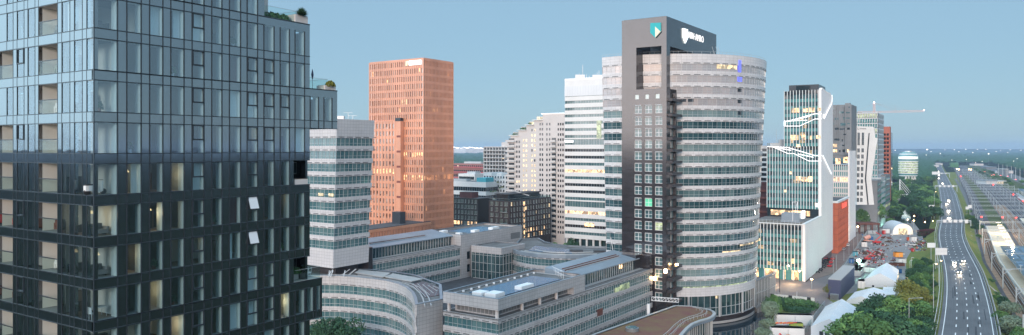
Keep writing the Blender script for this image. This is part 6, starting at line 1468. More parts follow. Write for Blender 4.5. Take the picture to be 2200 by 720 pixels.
# ======================= railway =======================
def railway():
    Ys=[]; y=150.
    while y<2600: Ys.append(y); y*=1.04
    g=MB()
    for a,b in zip(Ys,Ys[1:]): g.poly([(LX(a)-3,a,.5),(LX(a)+RW(a),a,.5),(LX(b)+RW(b),b,.5),(LX(b)-3,b,.5)],M['ballast']); g.poly([(LX(a)-4.5,a,0),(LX(a)-3,a,.5),(LX(b)-3,b,.5),(LX(b)-4.5,b,0)],M['ballast'])
    struct('railway_ballast',g)
    g=MB()
    for a,b in zip(Ys,Ys[1:]):
        if b<560: g.poly([(LX(a)-3.,a,.51),(LX(a)+3.3,a,.51),(LX(b)+3.3,b,.51),(LX(b)-3.,b,.51)],M['ballast_o']); 
        if b<800: g.poly([(LX(a)+20,a,.51),(LX(a)+32,a,.51),(LX(b)+32,b,.51),(LX(b)+20,b,.51)],M['ballast_o'])
        if 560<b<1700: g.poly([(LX(a)+8,a,.52),(LX(a)+19,a,.52),(LX(b)+19,b,.52),(LX(b)+8,b,.52)],M['scrub_ground'])
        if a>700: g.poly([(LX(a)+RW(a),a,.4),(LX(a)+RW(a)+60,a,.02),(LX(b)+RW(b)+60,b,.02),(LX(b)+RW(b),b,.4)],M['scrub_ground'])
    struct('track_bed',g)
    offs_=[.9,22.5,27.,31.5,36,40.5,45,49.5,54,59]
    for i,o in enumerate(offs_):
        r=thing('railway_track','railway track, %s of the parallel tracks from the motorway side'%['first','second','third','fourth','fifth','sixth','seventh','eighth','ninth','tenth','eleventh','twelfth'][i],'track',(LX(200)+o,200,.5),'parallel railway tracks')
        s=MB()
        for k in (-.72,.72):
            q=MB()
            for a,b in zip(Ys,Ys[1:]): q.hexa([(LX(a)+o+k-.07,a,.6),(LX(a)+o+k+.07,a,.6),(LX(b)+o+k+.07,b,.6),(LX(b)+o+k-.07,b,.6),(LX(a)+o+k-.06,a,.8),(LX(a)+o+k+.06,a,.8),(LX(b)+o+k+.06,b,.8),(LX(b)+o+k-.06,b,.8)],M['rail'])
            q.build('rail',r)
        if i==0:
            y=200.
            while y<480: s.hexa([(LX(y)+o-1.3,y,.52),(LX(y)+o+1.3,y-.3,.52),(LX(y)+o+1.3,y,.52),(LX(y)+o-1.3,y+.3,.52),(LX(y)+o-1.3,y,.64),(LX(y)+o+1.3,y-.3,.64),(LX(y)+o+1.3,y,.64),(LX(y)+o-1.3,y+.3,.64)],M['dirt']); y+=.75
            s.build('sleepers',r)
    # platform with canopy
    def plat(name,lab,o0,o1,y0,y1,m='platform',z=1.5):
        r=thing(name,lab,'platform',(LX(y0)+o0,y0,0)); g=MB(); Y=[y0]+[y for y in Ys if y0<y<y1]+[y1]; L=[(LX(y)+o0,y) for y in Y]; Q=[(LX(y)+o1,y) for y in Y]
        g.prism(L+Q[::-1],.4,z,M['concrete'],M[m]); g.build('deck',r); g=MB()
        for a,b in zip(Y,Y[1:]):
            for o in (o0+.5,o1-.9): g.poly([(LX(a)+o,a,z+.01),(LX(a)+o+.4,a,z+.01),(LX(b)+o+.4,b,z+.01),(LX(b)+o,b,z+.01)],M['mark'])
        g.build('edge_marking',r); return r
    r=plat('station_platform','wide sandy lit station platform right of the first track',3.4,17,190,560)
    plat('station_platform','second sandy platform at the right edge of the picture',34,46,480,620)
    def canopy(lab,o0,o1,y0,y1,z=6.5):
        r=thing('platform_canopy',lab,'canopy',(LX(y0)+o0,y0,1.5)); g=MB(); Y=[y0]+[y for y in Ys if y0<y<y1]+[y1]
        g.prism([(LX(y)+o0,y) for y in Y]+[(LX(y)+o1,y) for y in Y[::-1]],z,z+.4,M['alu'],M['canopy'],bottom=True); g.build('roof',r)
        g=MB(); rr=random.Random(3)
        for a in range(int(y0)+6,int(y1)-6,7):
            for o in range(int(o0)+2,int(o1)-2,4):
                if rr.random()<.75: g.prism([(LX(a)+o,a),(LX(a)+o+3.2,a),(LX(a+5.)+o+3.2,a+5.),(LX(a+5.)+o,a+5.)],z+.4,z+.46,M['solar'])
        g.build('solar_panels',r)
        for a in range(int(y0)+5,int(y1),14): 
            g=MB(); g.tube((LX(a)+(o0+o1)/2,a,1.5),(LX(a)+(o0+o1)/2,a,z),.25,M['white_metal'],8); g.build('post',r)
    canopy('dark flat canopy roof with blue panels over the wide platform',5.5,26,190,405)
    canopy('pale station canopy further along beside the red train',62,70,830,960,7.)
    # people-sized lights on the platform: lamp rows
    k=0
    for a in range(400,560,18):
        x=LX(a)+12; r=thing('platform_lamp','lit twin platform lamp, %s along the wide platform'%ordn(k),'lamp',(x,a,1.5),'lamps on the wide platform'); g=MB(); g.tube((x,a,1.5),(x,a,5.5),.08,M['white_metal'],5); g.build('post',r); g=MB(); g.box(x-1.6,a-.2,5.4,x+1.6,a+.2,5.6,M['lit_plat']); g.build('light',r); k+=1
        if k%3==1:
            ld=bpy.data.lights.new('platform_glow','POINT'); ld.energy=9000; ld.color=(1.,.76,.48); ld.shadow_soft_size=.6; lo=bpy.data.objects.new('platform_glow',ld); C.objects.link(lo); lo.location=(x,a,7.)
    # catenary portals
    def portal(i,y,o0,o1,z=8.2):
        x0,x1=LX(y)+o0,LX(y)+o1; r=thing('catenary_portal','grey overhead line portal spanning the tracks, %s from near'%ordn(i),'catenary portal',(x0,y,.5),'overhead line portals across the tracks')
        g=MB(); w=.2+y*.00008
        for q in (0,.36,.7,1.): g=MB(); g.tube((x0+(x1-x0)*q,y,.5),(x0+(x1-x0)*q,y,z+1.3),w,M['galv'],4); g.build('mast',r)
        g=MB(); n=max(6,int((x1-x0)/2.5))
        for zz in (z-.5,z+.4): g.tube((x0,y,zz),(x1,y,zz),w*.6,M['galv'],4)
        for j in range(n): a,b=x0+(x1-x0)*j/n,x0+(x1-x0)*(j+1)/n; g.tube((a,y,z-.5),(b,y,z+.4),.06,M['galv'],3)
        g.build('beam',r)
        for o in [q for q in offs_ if o0<q<o1]: g=MB(); g.tube((LX(y)+o,y,z-.5),(LX(y)+o,y,z-1.9),.07,M['galv'],3); g.build('dropper',r)
    py=[468,520,570,620,670,720,770,825,880,940,1000,1065,1135,1210,1290,1375,1470,1570,1680,1800]
    for i,y in enumerate(py): portal(i,y,-2.3,RW(y)-2)
    # single masts with cantilever arm beside the first track
    for i,y in enumerate((226,271,315,362,418)):
        x=LX(y)-2.6; r=thing('catenary_mast','grey lattice mast with cantilever arm left of the platform track, %s from near'%ordn(i),'catenary mast',(x,y,.5)); g=MB(); g.tube((x,y,.5),(x,y,9.4),.26,M['galv'],5); g.build('mast',r); g=MB()
        g.tube((x,y,8.6),(x+7.5,y,8.9),.2,M['galv'],4); g.tube((x,y,6.6),(x+3.4,y,8.5),.14,M['galv'],4); g.tube((x+7.5,y,8.9),(x+7.5,y,7.2),.13,M['galv'],4); g.tube((x+6.8,y,10.2),(x+8.2,y,10.2),.13,M['galv'],4); g.tube((x+7.5,y,8.9),(x+7.5,y,10.6),.14,M['galv'],4); g.build('arm',r)
        if i<4: 
            g=MB(); 
            for zz in (8.9,8.4): g.tube((x+7.5,y,zz),(x+33,y,zz),.1,M['galv'],4)
            for j in range(14): g.tube((x+7.5+j*1.8,y,8.4),(x+8.4+j*1.8,y,8.9),.05,M['galv'],3)
            g.build('cross_beam',r)
    for i,o in enumerate(offs_[:10]):
        r=thing('overhead_wire','thin overhead contact wire above the tracks, %s from the motorway'%['first','second','third','fourth','fifth','sixth','seventh','eighth','ninth','tenth'][i],'wire',(LX(226)+o,226,6.5),'overhead contact wires'); g=MB(); Y=[226]+py
        for a,b in zip(Y,Y[1:]): g.tube((LX(a)+o,a,6.3),(LX(b)+o,b,6.3),.06,M['galv'],3); g.tube((LX(a)+o,a,7.6),(LX((a+b)/2)+o,(a+b)/2,6.7),.045,M['galv'],3); g.tube((LX((a+b)/2)+o,(a+b)/2,6.7),(LX(b)+o,b,7.6),.045,M['galv'],3)
        g.build('wire',r)
    # signals
    for i,(u,v,Y) in enumerate(((2109,466,560),(2154,467,552),(2183,468,548),(2134,397,950),(2177,418,800),(2199,432,700),(2060,364,1350),(2082,364,1350),(2056,363,1350),(2086,364.5,1345),(2064,379,1200),(2142,432,900))):
        x,y=AT(u,Y); z=ZV(v,Y); r=thing('rail_signal','%s railway signal lamp over the tracks, %s listed from near'%('orange' if 6<=i<10 else 'red',ordn(i)),'signal',(x,y,z)); g=MB(); s=.22+Y*.0004; g.tube((x,y-.4,z),(x,y+.4,z),s,M['lit_red'] if not 6<=i<10 else M['lit_o'],8); g.build('lamp',r); g=MB(); g.box(x-s-.15,y+.41,z-s-.3,x+s+.15,y+.6,z+s+.3,M['black']); g.tube((x,y+.6,z-s),(x,y+.6,.5),.1,M['galv'],4); g.build('housing',r)
    # trains
    def train(name,lab,o,y0,n,L,cols,z=.9):
        r=thing(name,lab,'train',(LX(y0)+o,y0,.6)); 
        for k in range(n):
            a=y0+k*(L+1.); xa,xb=LX(a)+o,LX(a+L)+o; d=unit(xb-xa,L); nn=(d[1],-d[0]); g=MB(); P=(xa,a)
            g.ob(P,d,nn,0,L,-1.4,1.4,z,z+2.9,M[cols[0]]); g.ob(P,d,nn,.3,L-.3,-1.2,1.2,z+2.9,z+3.3,M[cols[1]]); g.ob(P,d,nn,0.,L,-1.43,1.43,z+.1,z+.7,M[cols[2]]); g.build('carriage',r)
            g=MB(); g.ob(P,d,nn,1,L-1,-1.45,1.45,z+1.3,z+2.2,M['win_dk']); g.build('windows',r)
            g=MB()
            for s in (2,5,L-5,L-2): g.ob(P,d,nn,s-.5,s+.5,-1.1,1.1,z-.3,z+.05,M['black'])
            g.build('bogies',r)
        g=MB(); P=(LX(y0)+o,y0-.1)
        for k in (-.9,.9): g.tube((P[0]+k,P[1],z+1),(P[0]+k,P[1]-.15,z+1),.28,M['lit_red'],8)
        g.build('tail_light',r)
    train('passenger_train','white and red passenger train with red tail lights at the right edge',54,700,6,25,('red_paint','white_paint','white_paint'))
    train('passenger_train','long white roofed train standing behind the red one',59,800,5,25,('white_paint','galv','red_paint'))
    # station building by the tracks
    x,y=AT(2140,1225); r=thing('trackside_station_building','pale blue-roofed building with lit side beside the tracks',"building",(x,y,0)); g=MB(); g.box(x-17,y,0,x+12,y+25,6,M['white_paint']); g.build('wall',r); g=MB(); g.box(x-19,y-2,6,x+2,y+26,6.8,M['roof_metal']); g.box(x+2.01,y-2,5.2,x+16,y+26,5.9,M['white_paint']); g.build('roof',r); g=MB(); g.box(x+2,y-.2,.5,x+12,y-.05,4.5,M['lit_s']); g.build('lit_window',r)
    # embankment between motorway and railway, service path
    g=MB(); pts=[(205,0),(300,0),(420,0),(560,0),(720,0),(950,0),(1400,0)]
    Y2=[y for y in Ys if 420<y<1500]
    for a,b in zip(Y2,Y2[1:]):
        fa=lambda y: ROAD[1](y)+8+ (LX(y)-4-ROAD[1](y)-8)*.42
        g.poly([(fa(a),a,.03),(fa(a)+5.5,a,.03),(fa(b)+5.5,b,.03),(fa(b),b,.03)],M['asphalt_l'])
    struct('service_path',g)
    g=MB()
    for a,b in zip(Ys,Ys[1:]):
        if a>155 and b<1900: g.poly([(ROAD[1](a)+6,a,.016),(LX(a)-4,a,.016),(LX(b)-4,b,.016),(ROAD[1](b)+6,b,.016)],M['grass'])
    struct('rail_verge',g)
    # steps / storage between
    q=G(2146,640); r=thing('concrete_stairs','grey concrete stairs between the motorway edge and the track','stairs',(*q,0)); g=MB()
    for i in range(10): g.box(q[0]-2+i*.1,q[1]+i*1.1,0,q[0]+2.2+i*.1,q[1]+i*1.1+1.1,.3+i*.3,M['concrete'])
    g.build('steps',r)
    for i in range(6):
        q=G(2085+rr_(i)*3,526-i*9.); d=unit(.12,1); r=thing('stored_concrete_beam','long pale stored beam lying beside the motorway bend, %s from near'%ordn(i),'beam',(*q,0)); g=MB(); g.ob(q,d,(d[1],-d[0]),0,14,-.5,.5,.05,.7,M['concrete']); g.build('beam',r)
def rr_(i): return (i*37%5)/5.
M['scrub_ground']=mat('scrub_ground',(.10,.115,.06),.95,ior=1.,nz=(.05,.5))
M['lit_plat']=mat('platform_light',(1,.9,.7),.4,emit=(1.,.80,.50),es=5.)
railway()

# ======================= motorway furniture and traffic =======================
def lamp_post(name,lab,x,y,z,h,arm=2.4,lit='lit_s',m='galv',r=.13,glow=None,group=None,dr=1):
    t=thing(name,lab,'street lamp',(x,y,z),group); g=MB(); g.tube((x,y,z),(x,y,z+h),r,M[m],6,r*.6)
    if arm: g.tube((x,y,z+h),(x+arm*dr,y,z+h+.15),r*.6,M[m],5)
    g.build('post',t); g=MB(); hx=x+arm*dr
    g.box(hx-.45,y-.2,z+h+.05,hx+.45,y+.2,z+h+.22,M['galv']); g.build('lamp_head',t)
    if glow: g=MB(); g.tube((hx,y,z+h-.15),(hx,y,z+h+.04),glow,M[lit],8); g.build('lamp_glass',t)
    return t
def road_things():
    fl,fr_,zr=ROAD
    for i,(u,v0,v1) in enumerate(((2005.5,682,567),(2017,620,560),(2007.5,470,412))):
        x,y=G(u,v0,2.); h=ZV(v1,y)-2.; lamp_post('lamp_post','tall lamp post on the left shoulder of motorway, %s'%['nearest one','behind the nearest, by the sign panel','far one beside the wood'][i],x,y,2.,h,1.0,'lit_o',glow=.18)
    x,y=G(1953.,735,0); lamp_post('lamp_post','slender grey lamp post with long arm standing above the big trees',x,y,0,ZV(641,y),3.8,r=.12,dr=1)
    for i,(u,v0,v1) in enumerate(((1955,600,560),(1958,596,554))): x,y=G(u,v0); lamp_post('lamp_post','thin pale mast near the tents, %s'%('left one' if i==0 else 'right one'),x,y,0,ZV(v1,y),.6,r=.12)
    # sign panel on posts seen from behind
    Y=ROADY=355.; xs=[AT(u,Y)[0] for u in (2010,2035)]; z0,z1=ZV(548,Y),ZV(533,Y); r=thing('road_sign','large pale back of a road sign panel on lattice posts beside the motorway','road sign',(xs[0],Y,3)); g=MB(); g.box(xs[0],Y,z0,xs[1],Y+.2,z1,M['white_paint']); 
    for k in range(5): zz=z0+(z1-z0)*(k+.5)/5; g.box(xs[0],Y-.06,zz-.04,xs[1],Y,zz+.04,M['galv'])
    g.build('panel',r); g=MB()
    for u in (2010.5,2014.5): x=AT(u,Y)[0]; g.tube((x,Y+.3,2),(x,Y+.3,z1),.17,M['galv'],5)
    for k in range(12): xa,xb=AT(2010.5,Y)[0],AT(2014.5,Y)[0]; zz=2+k*.8; g.tube((xa,Y+.3,zz),(xb,Y+.3,zz+.8),.06,M['galv'],4)
    g.build('lattice_post',r)
    # gantries
    for i,(Y,u0,u1,vt,n) in enumerate(((560,2013,2085.5,474,5),(1000,2009,2056,399,4),(1500,2007,2040,372,3))):
        x0,x1=AT(u0,Y)[0],AT(u1,Y)[0]; zt=ZV(vt,Y); r=thing('road_gantry','pale steel sign gantry over the motorway, %s one'%['nearest','second','farthest'][i],'gantry',(x0,Y,0)); g=MB(); w=.3+Y*.0002
        for x in (x0,x1): g.tube((x,Y,0),(x,Y,zt),w,M['galv'],5)
        g.build('post',r); g=MB(); g.tube((x0,Y,zt),(x1,Y,zt),w,M['galv'],5); g.tube((x0,Y,zt-1.2),(x1,Y,zt-1.2),w*.7,M['galv'],5)
        for k in range(16): a,b=x0+(x1-x0)*k/16,x0+(x1-x0)*(k+1)/16; g.tube((a,Y,zt-1.2),(b,Y,zt),.1,M['galv'],4)
        g.build('beam',r)
        for k in range(n): g=MB(); x=x0+(x1-x0)*(.22+.2*k*(4./n)); g.box(x-1.3,Y-.5,zt-2.,x+1.3,Y-.2,zt+.7,M['white_paint']); g.build('signal_box',r)
    for i,(u,v,Y,w,h) in enumerate(((2001.5,444.,640,4.6,2.6),(2078,447,640,2.6,2.4),(2084,444,600,3,2.6),(2011,372,1300,14,5),(2001,527,380,4,2.4))):
        x=AT(u,Y)[0]; z=ZV(v,Y); r=thing('road_sign',['pale square sign back left of the motorway beside the wood','small pale sign back right of the motorway near the path','pale octagonal sign back over the railway fence','pale sign wall far up the motorway','low pale sign back on the shoulder behind copper hedge'][i],'road sign',(x,Y,z)); g=MB(); g.box(x-w/2,Y,z-h/2,x+w/2,Y+.2,z+h/2,M['white_paint']); g.build('panel',r); g=MB(); g.tube((x,Y+.3,0),(x,Y+.3,z+h/2),.15,M['galv'],5); g.build('post',r)
    # cars
    def car(lab,x,y,z,ang,col,lights=True,kind='car',cat='car',beam=True,grp=None,s=1.):
        d=(math.sin(ang),math.cos(ang)); n=(d[1],-d[0]); P=(x,y); r=thing('parked_car' if not lights else 'car',lab,cat,(x,y,z),grp)
        # d points to the nose
        def loft(sec,m,nm):
            g=MB(); A=[]
            for (s_,w,z0,z1) in sec: A.append([(*adv(P,d,s_,n,-w),z+z0),(*adv(P,d,s_,n,w),z+z0),(*adv(P,d,s_,n,w),z+z1),(*adv(P,d,s_,n,-w),z+z1)])
            for a,b in zip(A,A[1:]):
                for i in range(4): j=(i+1)%4; g.poly([a[i],a[j],b[j],b[i]],m)
            g.poly(A[0],m); g.poly(A[-1],m); g.build(nm,r)
        loft(((-2.15,.8,.35,.85),(-2.0,.88,.28,.95),(-.9,.9,.25,.98),(1.,.9,.25,.92),(1.9,.84,.28,.75),(2.15,.74,.35,.62)),col,'body')
        loft(((-1.75,.70,.94,1.02),(-1.2,.68,.94,1.40),(.2,.68,.94,1.44),(1.05,.74,.9,.95)),M['win_dk'],'windows')
        loft(((-1.15,.66,1.40,1.44),(-.9,.66,1.40,1.47),(.2,.66,1.42,1.48)),col,'roof')
        for s_ in (-1.35,1.35):
            for w in (-1,1):
                g=MB(); g.tube((*adv(P,d,s_,n,w*.70),z+.32),(*adv(P,d,s_,n,w*.93),z+.32),.32,M['black'],10); g.build('wheel',r)
        if lights:
            for w in (-.6,.6): g=MB(); g.tube((*adv(P,d,2.1,n,w),z+.66),(*adv(P,d,2.2,n,w),z+.66),.20*s,M['head'],8); g.build('headlight',r)
        else:
            for w in (-.6,.6): g=MB(); g.tube((*adv(P,d,2.08,n,w),z+.62),(*adv(P,d,2.2,n,w),z+.62),.13,M['white_metal'],6); g.build('headlight',r)
        return r
    cols=[M['white_paint'],mat('silver_paint',(.35,.36,.38),.3,metal=.5),mat('black_paint',(.02,.02,.025),.25),mat('blue_car_paint',(.04,.08,.18),.3)]
    lanes=[(2050,566,'white'),(2069,563,'silver'),(2061,587,'black'),(2039.5,470,'white'),(2038,454,'silver'),(2034,440,'black'),(2038,432,'blue'),(2025,395,'white'),(2017,384,'silver'),(2017,377,'black'),(2016,369,'white'),(2011,361,'blue'),(2012,356,'silver')]
    for i,(u,v,c) in enumerate(lanes):
        y=56*F/(v-V0); x=AT(u,y)[0]; x2=lambda q: fl(q)+(x-fl(y))/(fr_(y)-fl(y))*(fr_(q)-fl(q)); a=math.atan2(x2(y-6)-x2(y),-6)
        car('%s car with bright headlights driving towards viewer on the motorway, %s'%(c,ordn(i) if i else 'closest in left lane' ) ,x,y,zr,a,cols[['white','silver','black','blue'].index(c)],True,s=1. if y<500 else 1.5+y/1200,grp=None)
        # pool of headlight
        ld=bpy.data.lights.new('headlight_beam','SPOT'); ld.energy=2200 if y<400 else 9000; ld.color=(1.,.8,.58); ld.spot_size=math.radians(50); ld.spot_blend=.9; ld.shadow_soft_size=.3
        lo=bpy.data.objects.new('headlight_beam',ld); C.objects.link(lo); d=(math.sin(a),math.cos(a)); lo.location=(x+d[0]*2.4,y+d[1]*2.4,zr+.9)
        lo.rotation_euler=Vector((d[0],d[1],-.13)).to_track_quat('-Z','Y').to_euler()
        if i>9: bpy.data.objects.remove(lo)
    # street cars
    for i,(u,v,c,a) in enumerate(((1822,528.5,'white',.5),(1813,537,'silver',.5),(1786,565,'red',.55),(1783,573,'red',.55),(1789,558,'red',.55),(1872,498,'silver',.5),(1953,526,'white',1.4),(1962,527.5,'white',1.5))):
        x,y=G(u,v); r=car(['white car on the brick street beside the orange building','silver car behind the white car on the brick street','middle red car parked on the street by white fin tower','nearest red car parked on the street by white fin tower','farthest red car parked on the street by white fin tower','silver car at the far end of the brick street','white van-like car at the grass edge of the yard','second white car at the grass edge of the yard'][i],x,y,.01,a,M['red_paint'] if c=='red' else cols[['white','silver','black','blue'].index(c)],False)
    # parked motorcycles
    for i in range(9):
        u,v=1757+i*3.3+(i%2)*2,587-i*3.3; x,y=G(u,v); r=thing('motorcycle','dark motorcycle parked in the row beside the white side wall, %s from near'%ordn(i),'motorcycle',(x,y,0),'motorcycles parked beside the white wall'); g=MB(); g.box(x-.8,y-.15,.45,x+.7,y+.15,.95,M['black']); g.build('body',r)
        for dx in (-.75,.75): g=MB(); g.tube((x+dx,y-.07,.33),(x+dx,y+.07,.33),.33,M['black'],10); g.build('wheel',r)
        g=MB(); g.tube((x+.5,y-.35,1.1),(x+.5,y+.35,1.1),.03,M['galv'],4); g.tube((x+.7,y,.4),(x+.5,y,1.1),.04,M['galv'],4); g.build('handlebar',r)
road_things()

# ======================= plaza, construction yard =======================
def yard():
    rr=random.Random(12)
    # plaza lamps
    for i,(u,v,vt) in enumerate(((1744,622,600),(1662,612,592),(1675,642,560))):
        x,y=G(u,v); h=ZV(vt,y); lamp_post('plaza_lamp',['lit plaza lamp at the corner before the white side wall','lit plaza lamp in front of the glowing lobby','tall dark mast at the plaza edge above the white fence'][i],x,y,0,h,0.,'lit_o','black' if i else 'galv',.14,glow=.42 if i<2 else None)
    def pl(x,y,z,e,c=(1.,.66,.34),r=.4):
        ld=bpy.data.lights.new('lamp_light','POINT'); ld.energy=e; ld.color=c; ld.shadow_soft_size=r; lo=bpy.data.objects.new('lamp_light',ld); C.objects.link(lo); lo.location=(x,y,z)
    x,y=G(1744,622); pl(x,y-.6,5,1500); x,y=G(1662,612); pl(x,y-.6,4.2,2500); x,y=G(1700,610); pl(x,y,3.,3000)
    # work lamp with glare by the dark screen
    x,y=G(1800,640); r=thing('work_light','very bright warm work light on a post by the young tree','lamp',(x,y,0)); g=MB(); g.tube((x,y,0),(x,y,ZV(622,y)),.1,M['galv'],5); g.build('post',r); g=MB(); z=ZV(621,y); g.tube((x,y-.2,z),(x,y+.2,z),.55,M['lit_o'],10); g.build('lamp_glass',r); pl(x,y-1.5,z-.3,5000)
    tree('yellow_a',*G(1781,640),0,2.3,5.6,'small yellow-green tree beside the bright work light',rz=1.)
    x,y=G(1789,643); r=thing('planter_box','low planter with reddish plants under the work light','planter',(x,y,0)); g=MB(); g.box(x-1.5,y-.5,0,x+1.5,y+.5,.8,M['dirt']); g.build('box',r); g=MB(); 
    for _ in range(80): p=Vector((x+rr.uniform(-1.4,1.4),y+rr.uniform(-.5,.5),.8+rr.uniform(0,.8))); a=Vector((rr.gauss(0,1),rr.gauss(0,1),rr.gauss(0,1))).normalized()*.25; b=a.orthogonal().normalized()*.2; g.poly([p-a,p+b,p+a,p-b],M['red_leaf'])
    g.build('foliage',r)
    # green flood lights
    for i,(u,v,vt) in enumerate(((1845,590,560),(1853,580,575.5),(1916,485,483.5))):
        x,y=G(u,v); z=ZV(vt,y); r=thing('flood_light',['large green-white flood light over the container row','small green flood light behind the container row','green flood light left of the domed tent'][i],'lamp',(x,y,0)); g=MB(); g.tube((x,y,0),(x,y,z),.12,M['galv'],5); g.build('post',r); g=MB(); g.box(x-.8,y-.3,z-.5,x+.8,y+.1,z+.5,M['lit_green']); g.build('lamp_glass',r); pl(x,y-1.,z+.2,3500,(.4,1.,.75))
    for i,(u,v,vt) in enumerate(((1950,606,588),(1963,495,474),(1964,480,464.5),(1950,478,472),(1987,480,477),(2004,478,475))):
        x,y=G(u,v); z=ZV(vt,y); r=thing('site_lamp','small warm site lamp, %s between the domed tent and the slope'%ordn(i),'lamp',(x,y,0)); g=MB(); g.tube((x,y,0),(x,y,z),.1,M['galv'],5); g.build('post',r); g=MB(); g.tube((x,y-.2,z),(x,y+.2,z),.3,M['lit_o'],8); g.build('lamp_glass',r); 
        if i<2: pl(x,y-1,z,1500)
    # tents
    def tent(lab,le0,le1,re0,re1,zeave,zridge,name='event_tent',wall='white_clad_t',win=()):
        # corners on the ground plan: near-left, far-left, near-right, far-right (at eave height)
        a,b,c,d=[G(u,v,zeave) for u,v in (le0,le1,re0,re1)]; m0=((a[0]+c[0])/2,(a[1]+c[1])/2); m1=((b[0]+d[0])/2,(b[1]+d[1])/2); r=thing(name,lab,'tent',(*m0,0)); g=MB()
        g.poly([(*a,zeave),(*b,zeave),(*m1,zridge),(*m0,zridge)],M['tent']); g.poly([(*c,zeave),(*d,zeave),(*m1,zridge),(*m0,zridge)],M['tent'])
        for t in (0,.25,.5,.75,1.): 
            p=(a[0]+(b[0]-a[0])*t,a[1]+(b[1]-a[1])*t); q=(m0[0]+(m1[0]-m0[0])*t,m0[1]+(m1[1]-m0[1])*t); s=(c[0]+(d[0]-c[0])*t,c[1]+(d[1]-c[1])*t); g.tube((*p,zeave+.02),(*q,zridge+.02),.07,M['white_metal'],4); g.tube((*s,zeave+.02),(*q,zridge+.02),.07,M['white_metal'],4)
        g.build('roof',r); g=MB(); g.poly([(*a,0),(*c,0),(*c,zeave),(*m0,zridge-.02),(*a,zeave)],M['tent']); g.poly([(*b,0),(*d,0),(*d,zeave),(*m1,zridge-.02),(*b,zeave)],M['tent']); g.poly([(*a,0),(*b,0),(*b,zeave),(*a,zeave)],M['tent']); g.poly([(*c,0),(*d,0),(*d,zeave),(*c,zeave)],M['tent']); g.build('wall',r)
        dd=unit(c[0]-a[0],c[1]-a[1]); n=(dd[1],-dd[0])
        for s0,s1,z0,z1,nm in win: g=MB(); g.ob(a,dd,n,s0,s1,0,.08,z0,z1,M['win_dk' if nm=='window' else 'lit_s']); g.build(nm,r)
    tent('large white gabled tent hall at the bottom beside the path',(1742,702),(1773,659),(1822,712),(1846,665),4.5,7.6,win=((2.5,3.6,2.2,3.5,'window'),(4.1,5.2,2.2,3.5,'window')))
    tent('white gabled tent hall in the middle of the yard',(1857,600),(1880,578),(1925,606),(1931,580),4.2,7.2,win=((7.5,8.6,0,2.2,'door'),(3,3.8,1,2,'window')))
    tent('low flat white marquee between the two gabled tents',(1819,646),(1836,628),(1880,650),(1918,629),2.2,4.2)
    # domed tent
    Y=G(1940,504)[1]; x0,x1=AT(1918,Y)[0],AT(1962,Y)[0]; r=thing('domed_tent','domed white tent glowing inside at the far end of the yard','tent',((x0+x1)/2,Y,0)); g=MB(); n=14; rad=(x1-x0)/2; cx=(x0+x1)/2; arc=[(cx-rad*math.cos(math.pi*i/n),7.4*math.sin(math.pi*i/n)**.75) for i in range(n+1)]
    for (a,za),(b,zb) in zip(arc,arc[1:]): g.poly([(a,Y,za),(b,Y,zb),(b+6,Y+26,zb),(a+6,Y+26,za)],M['tent'])
    g.build('roof',r); g=MB(); g.poly([(a,Y+.1,z) for a,z in arc],mat('glowing_canvas',(.8,.75,.65),.7,emit=(1.,.85,.6),es=.35)); g.build('wall',r); g=MB(); g.box(cx-3,Y-.1,0,cx+3,Y+.05,4.2,M['lit_s']); g.build('door',r)
    # dark louvred screen building
    a,b=G(1806,592+52,0),G(1836,610,0); d=unit(b[0]-a[0],b[1]-a[1]); n=(d[1],-d[0]); L=math.dist(a,b); r=thing('louvred_pavilion','long dark blue pavilion with slatted roof between plaza and tents','pavilion',(*a,0)); g=MB(); g.ob(a,d,n,0,L,-4.6,0,0,7.6,M['dkblue']); g.build('wall',r); g=MB()
    k=0
    while k*1.3<L-.6: g.ob(a,d,n,k*1.3+.1,k*1.3+.8,-4.6,.1,7.6,7.95,M['galv']); k+=1
    g.build('slatted_roof',r); g=MB(); 
    for k in range(8): g.ob(a,d,n,-2.2,-.2,-3.6,-.6,.3*k,.3*k+.08,M['galv'])
    g.build('stairs',r)
    # platform slabs, grass roof edge
    for lab,pts,z,m in (('flat grass-topped low building between the tents',((1838,632),(1843,617),(1912,618),(1908,634)),1.6,'grass'),('mossy low roof below the marquee',((1772,664),(1790,650),(1905,655),(1880,672)),1.2,'grass'),('long low white roof right of the marquee',((1893,634),(1898,616),(1947,618),(1938,632)),2.6,'white_paint')):
        p=[G(u,v,z) for u,v in pts]; r=thing('low_building',lab,'building',(*p[0],0)); g=MB(); g.prism(p,0,z,M['concrete'],M[m]); g.build('wall',r)
    # containers and cabins
    def crate(name,lab,u,v,L,W,h,m,ang=.55,cat='container',z=0.,ribs=True,group=None):
        x,y=G(u,v); d=(math.sin(ang),math.cos(ang)); n=(d[1],-d[0]); r=thing(name,lab,cat,(x,y,z),group); g=MB(); g.ob((x,y),d,n,0,L,-W/2,W/2,z+.1,z+h,M[m]) 
        g.ob((x,y),d,n,-.05,L+.05,-W/2-.05,W/2+.05,z+h-.12,z+h,M['white_metal' if 'white' in m else m])
        if ribs:
            k=.4
            while k<L: g.ob((x,y),d,n,k,k+.18,-W/2-.05,W/2+.05,z+.2,z+h-.15,M[m]); k+=.5
        g.build('shell',r); g=MB(); g.ob((x,y),d,n,-.12,-.06,-W/2+.2,-.06,z+.2,z+h-.25,M[m]); g.ob((x,y),d,n,-.12,-.06,.06,W/2-.2,z+.2,z+h-.25,M[m]); g.ob((x,y),d,n,-.16,-.12,-.1,.1,z+.3,z+h-.4,M['galv']); g.build('door',r)
        return r
    crate('site_cabin','white ribbed site cabin farther from the viewer at canal bank',1708,700,3.,12.,3.6,'white_paint',.1,'cabin')
    crate('site_cabin','white ribbed site cabin in front with orange machine before it',1693,730,3.,10.,3.6,'white_paint',.1,'cabin')
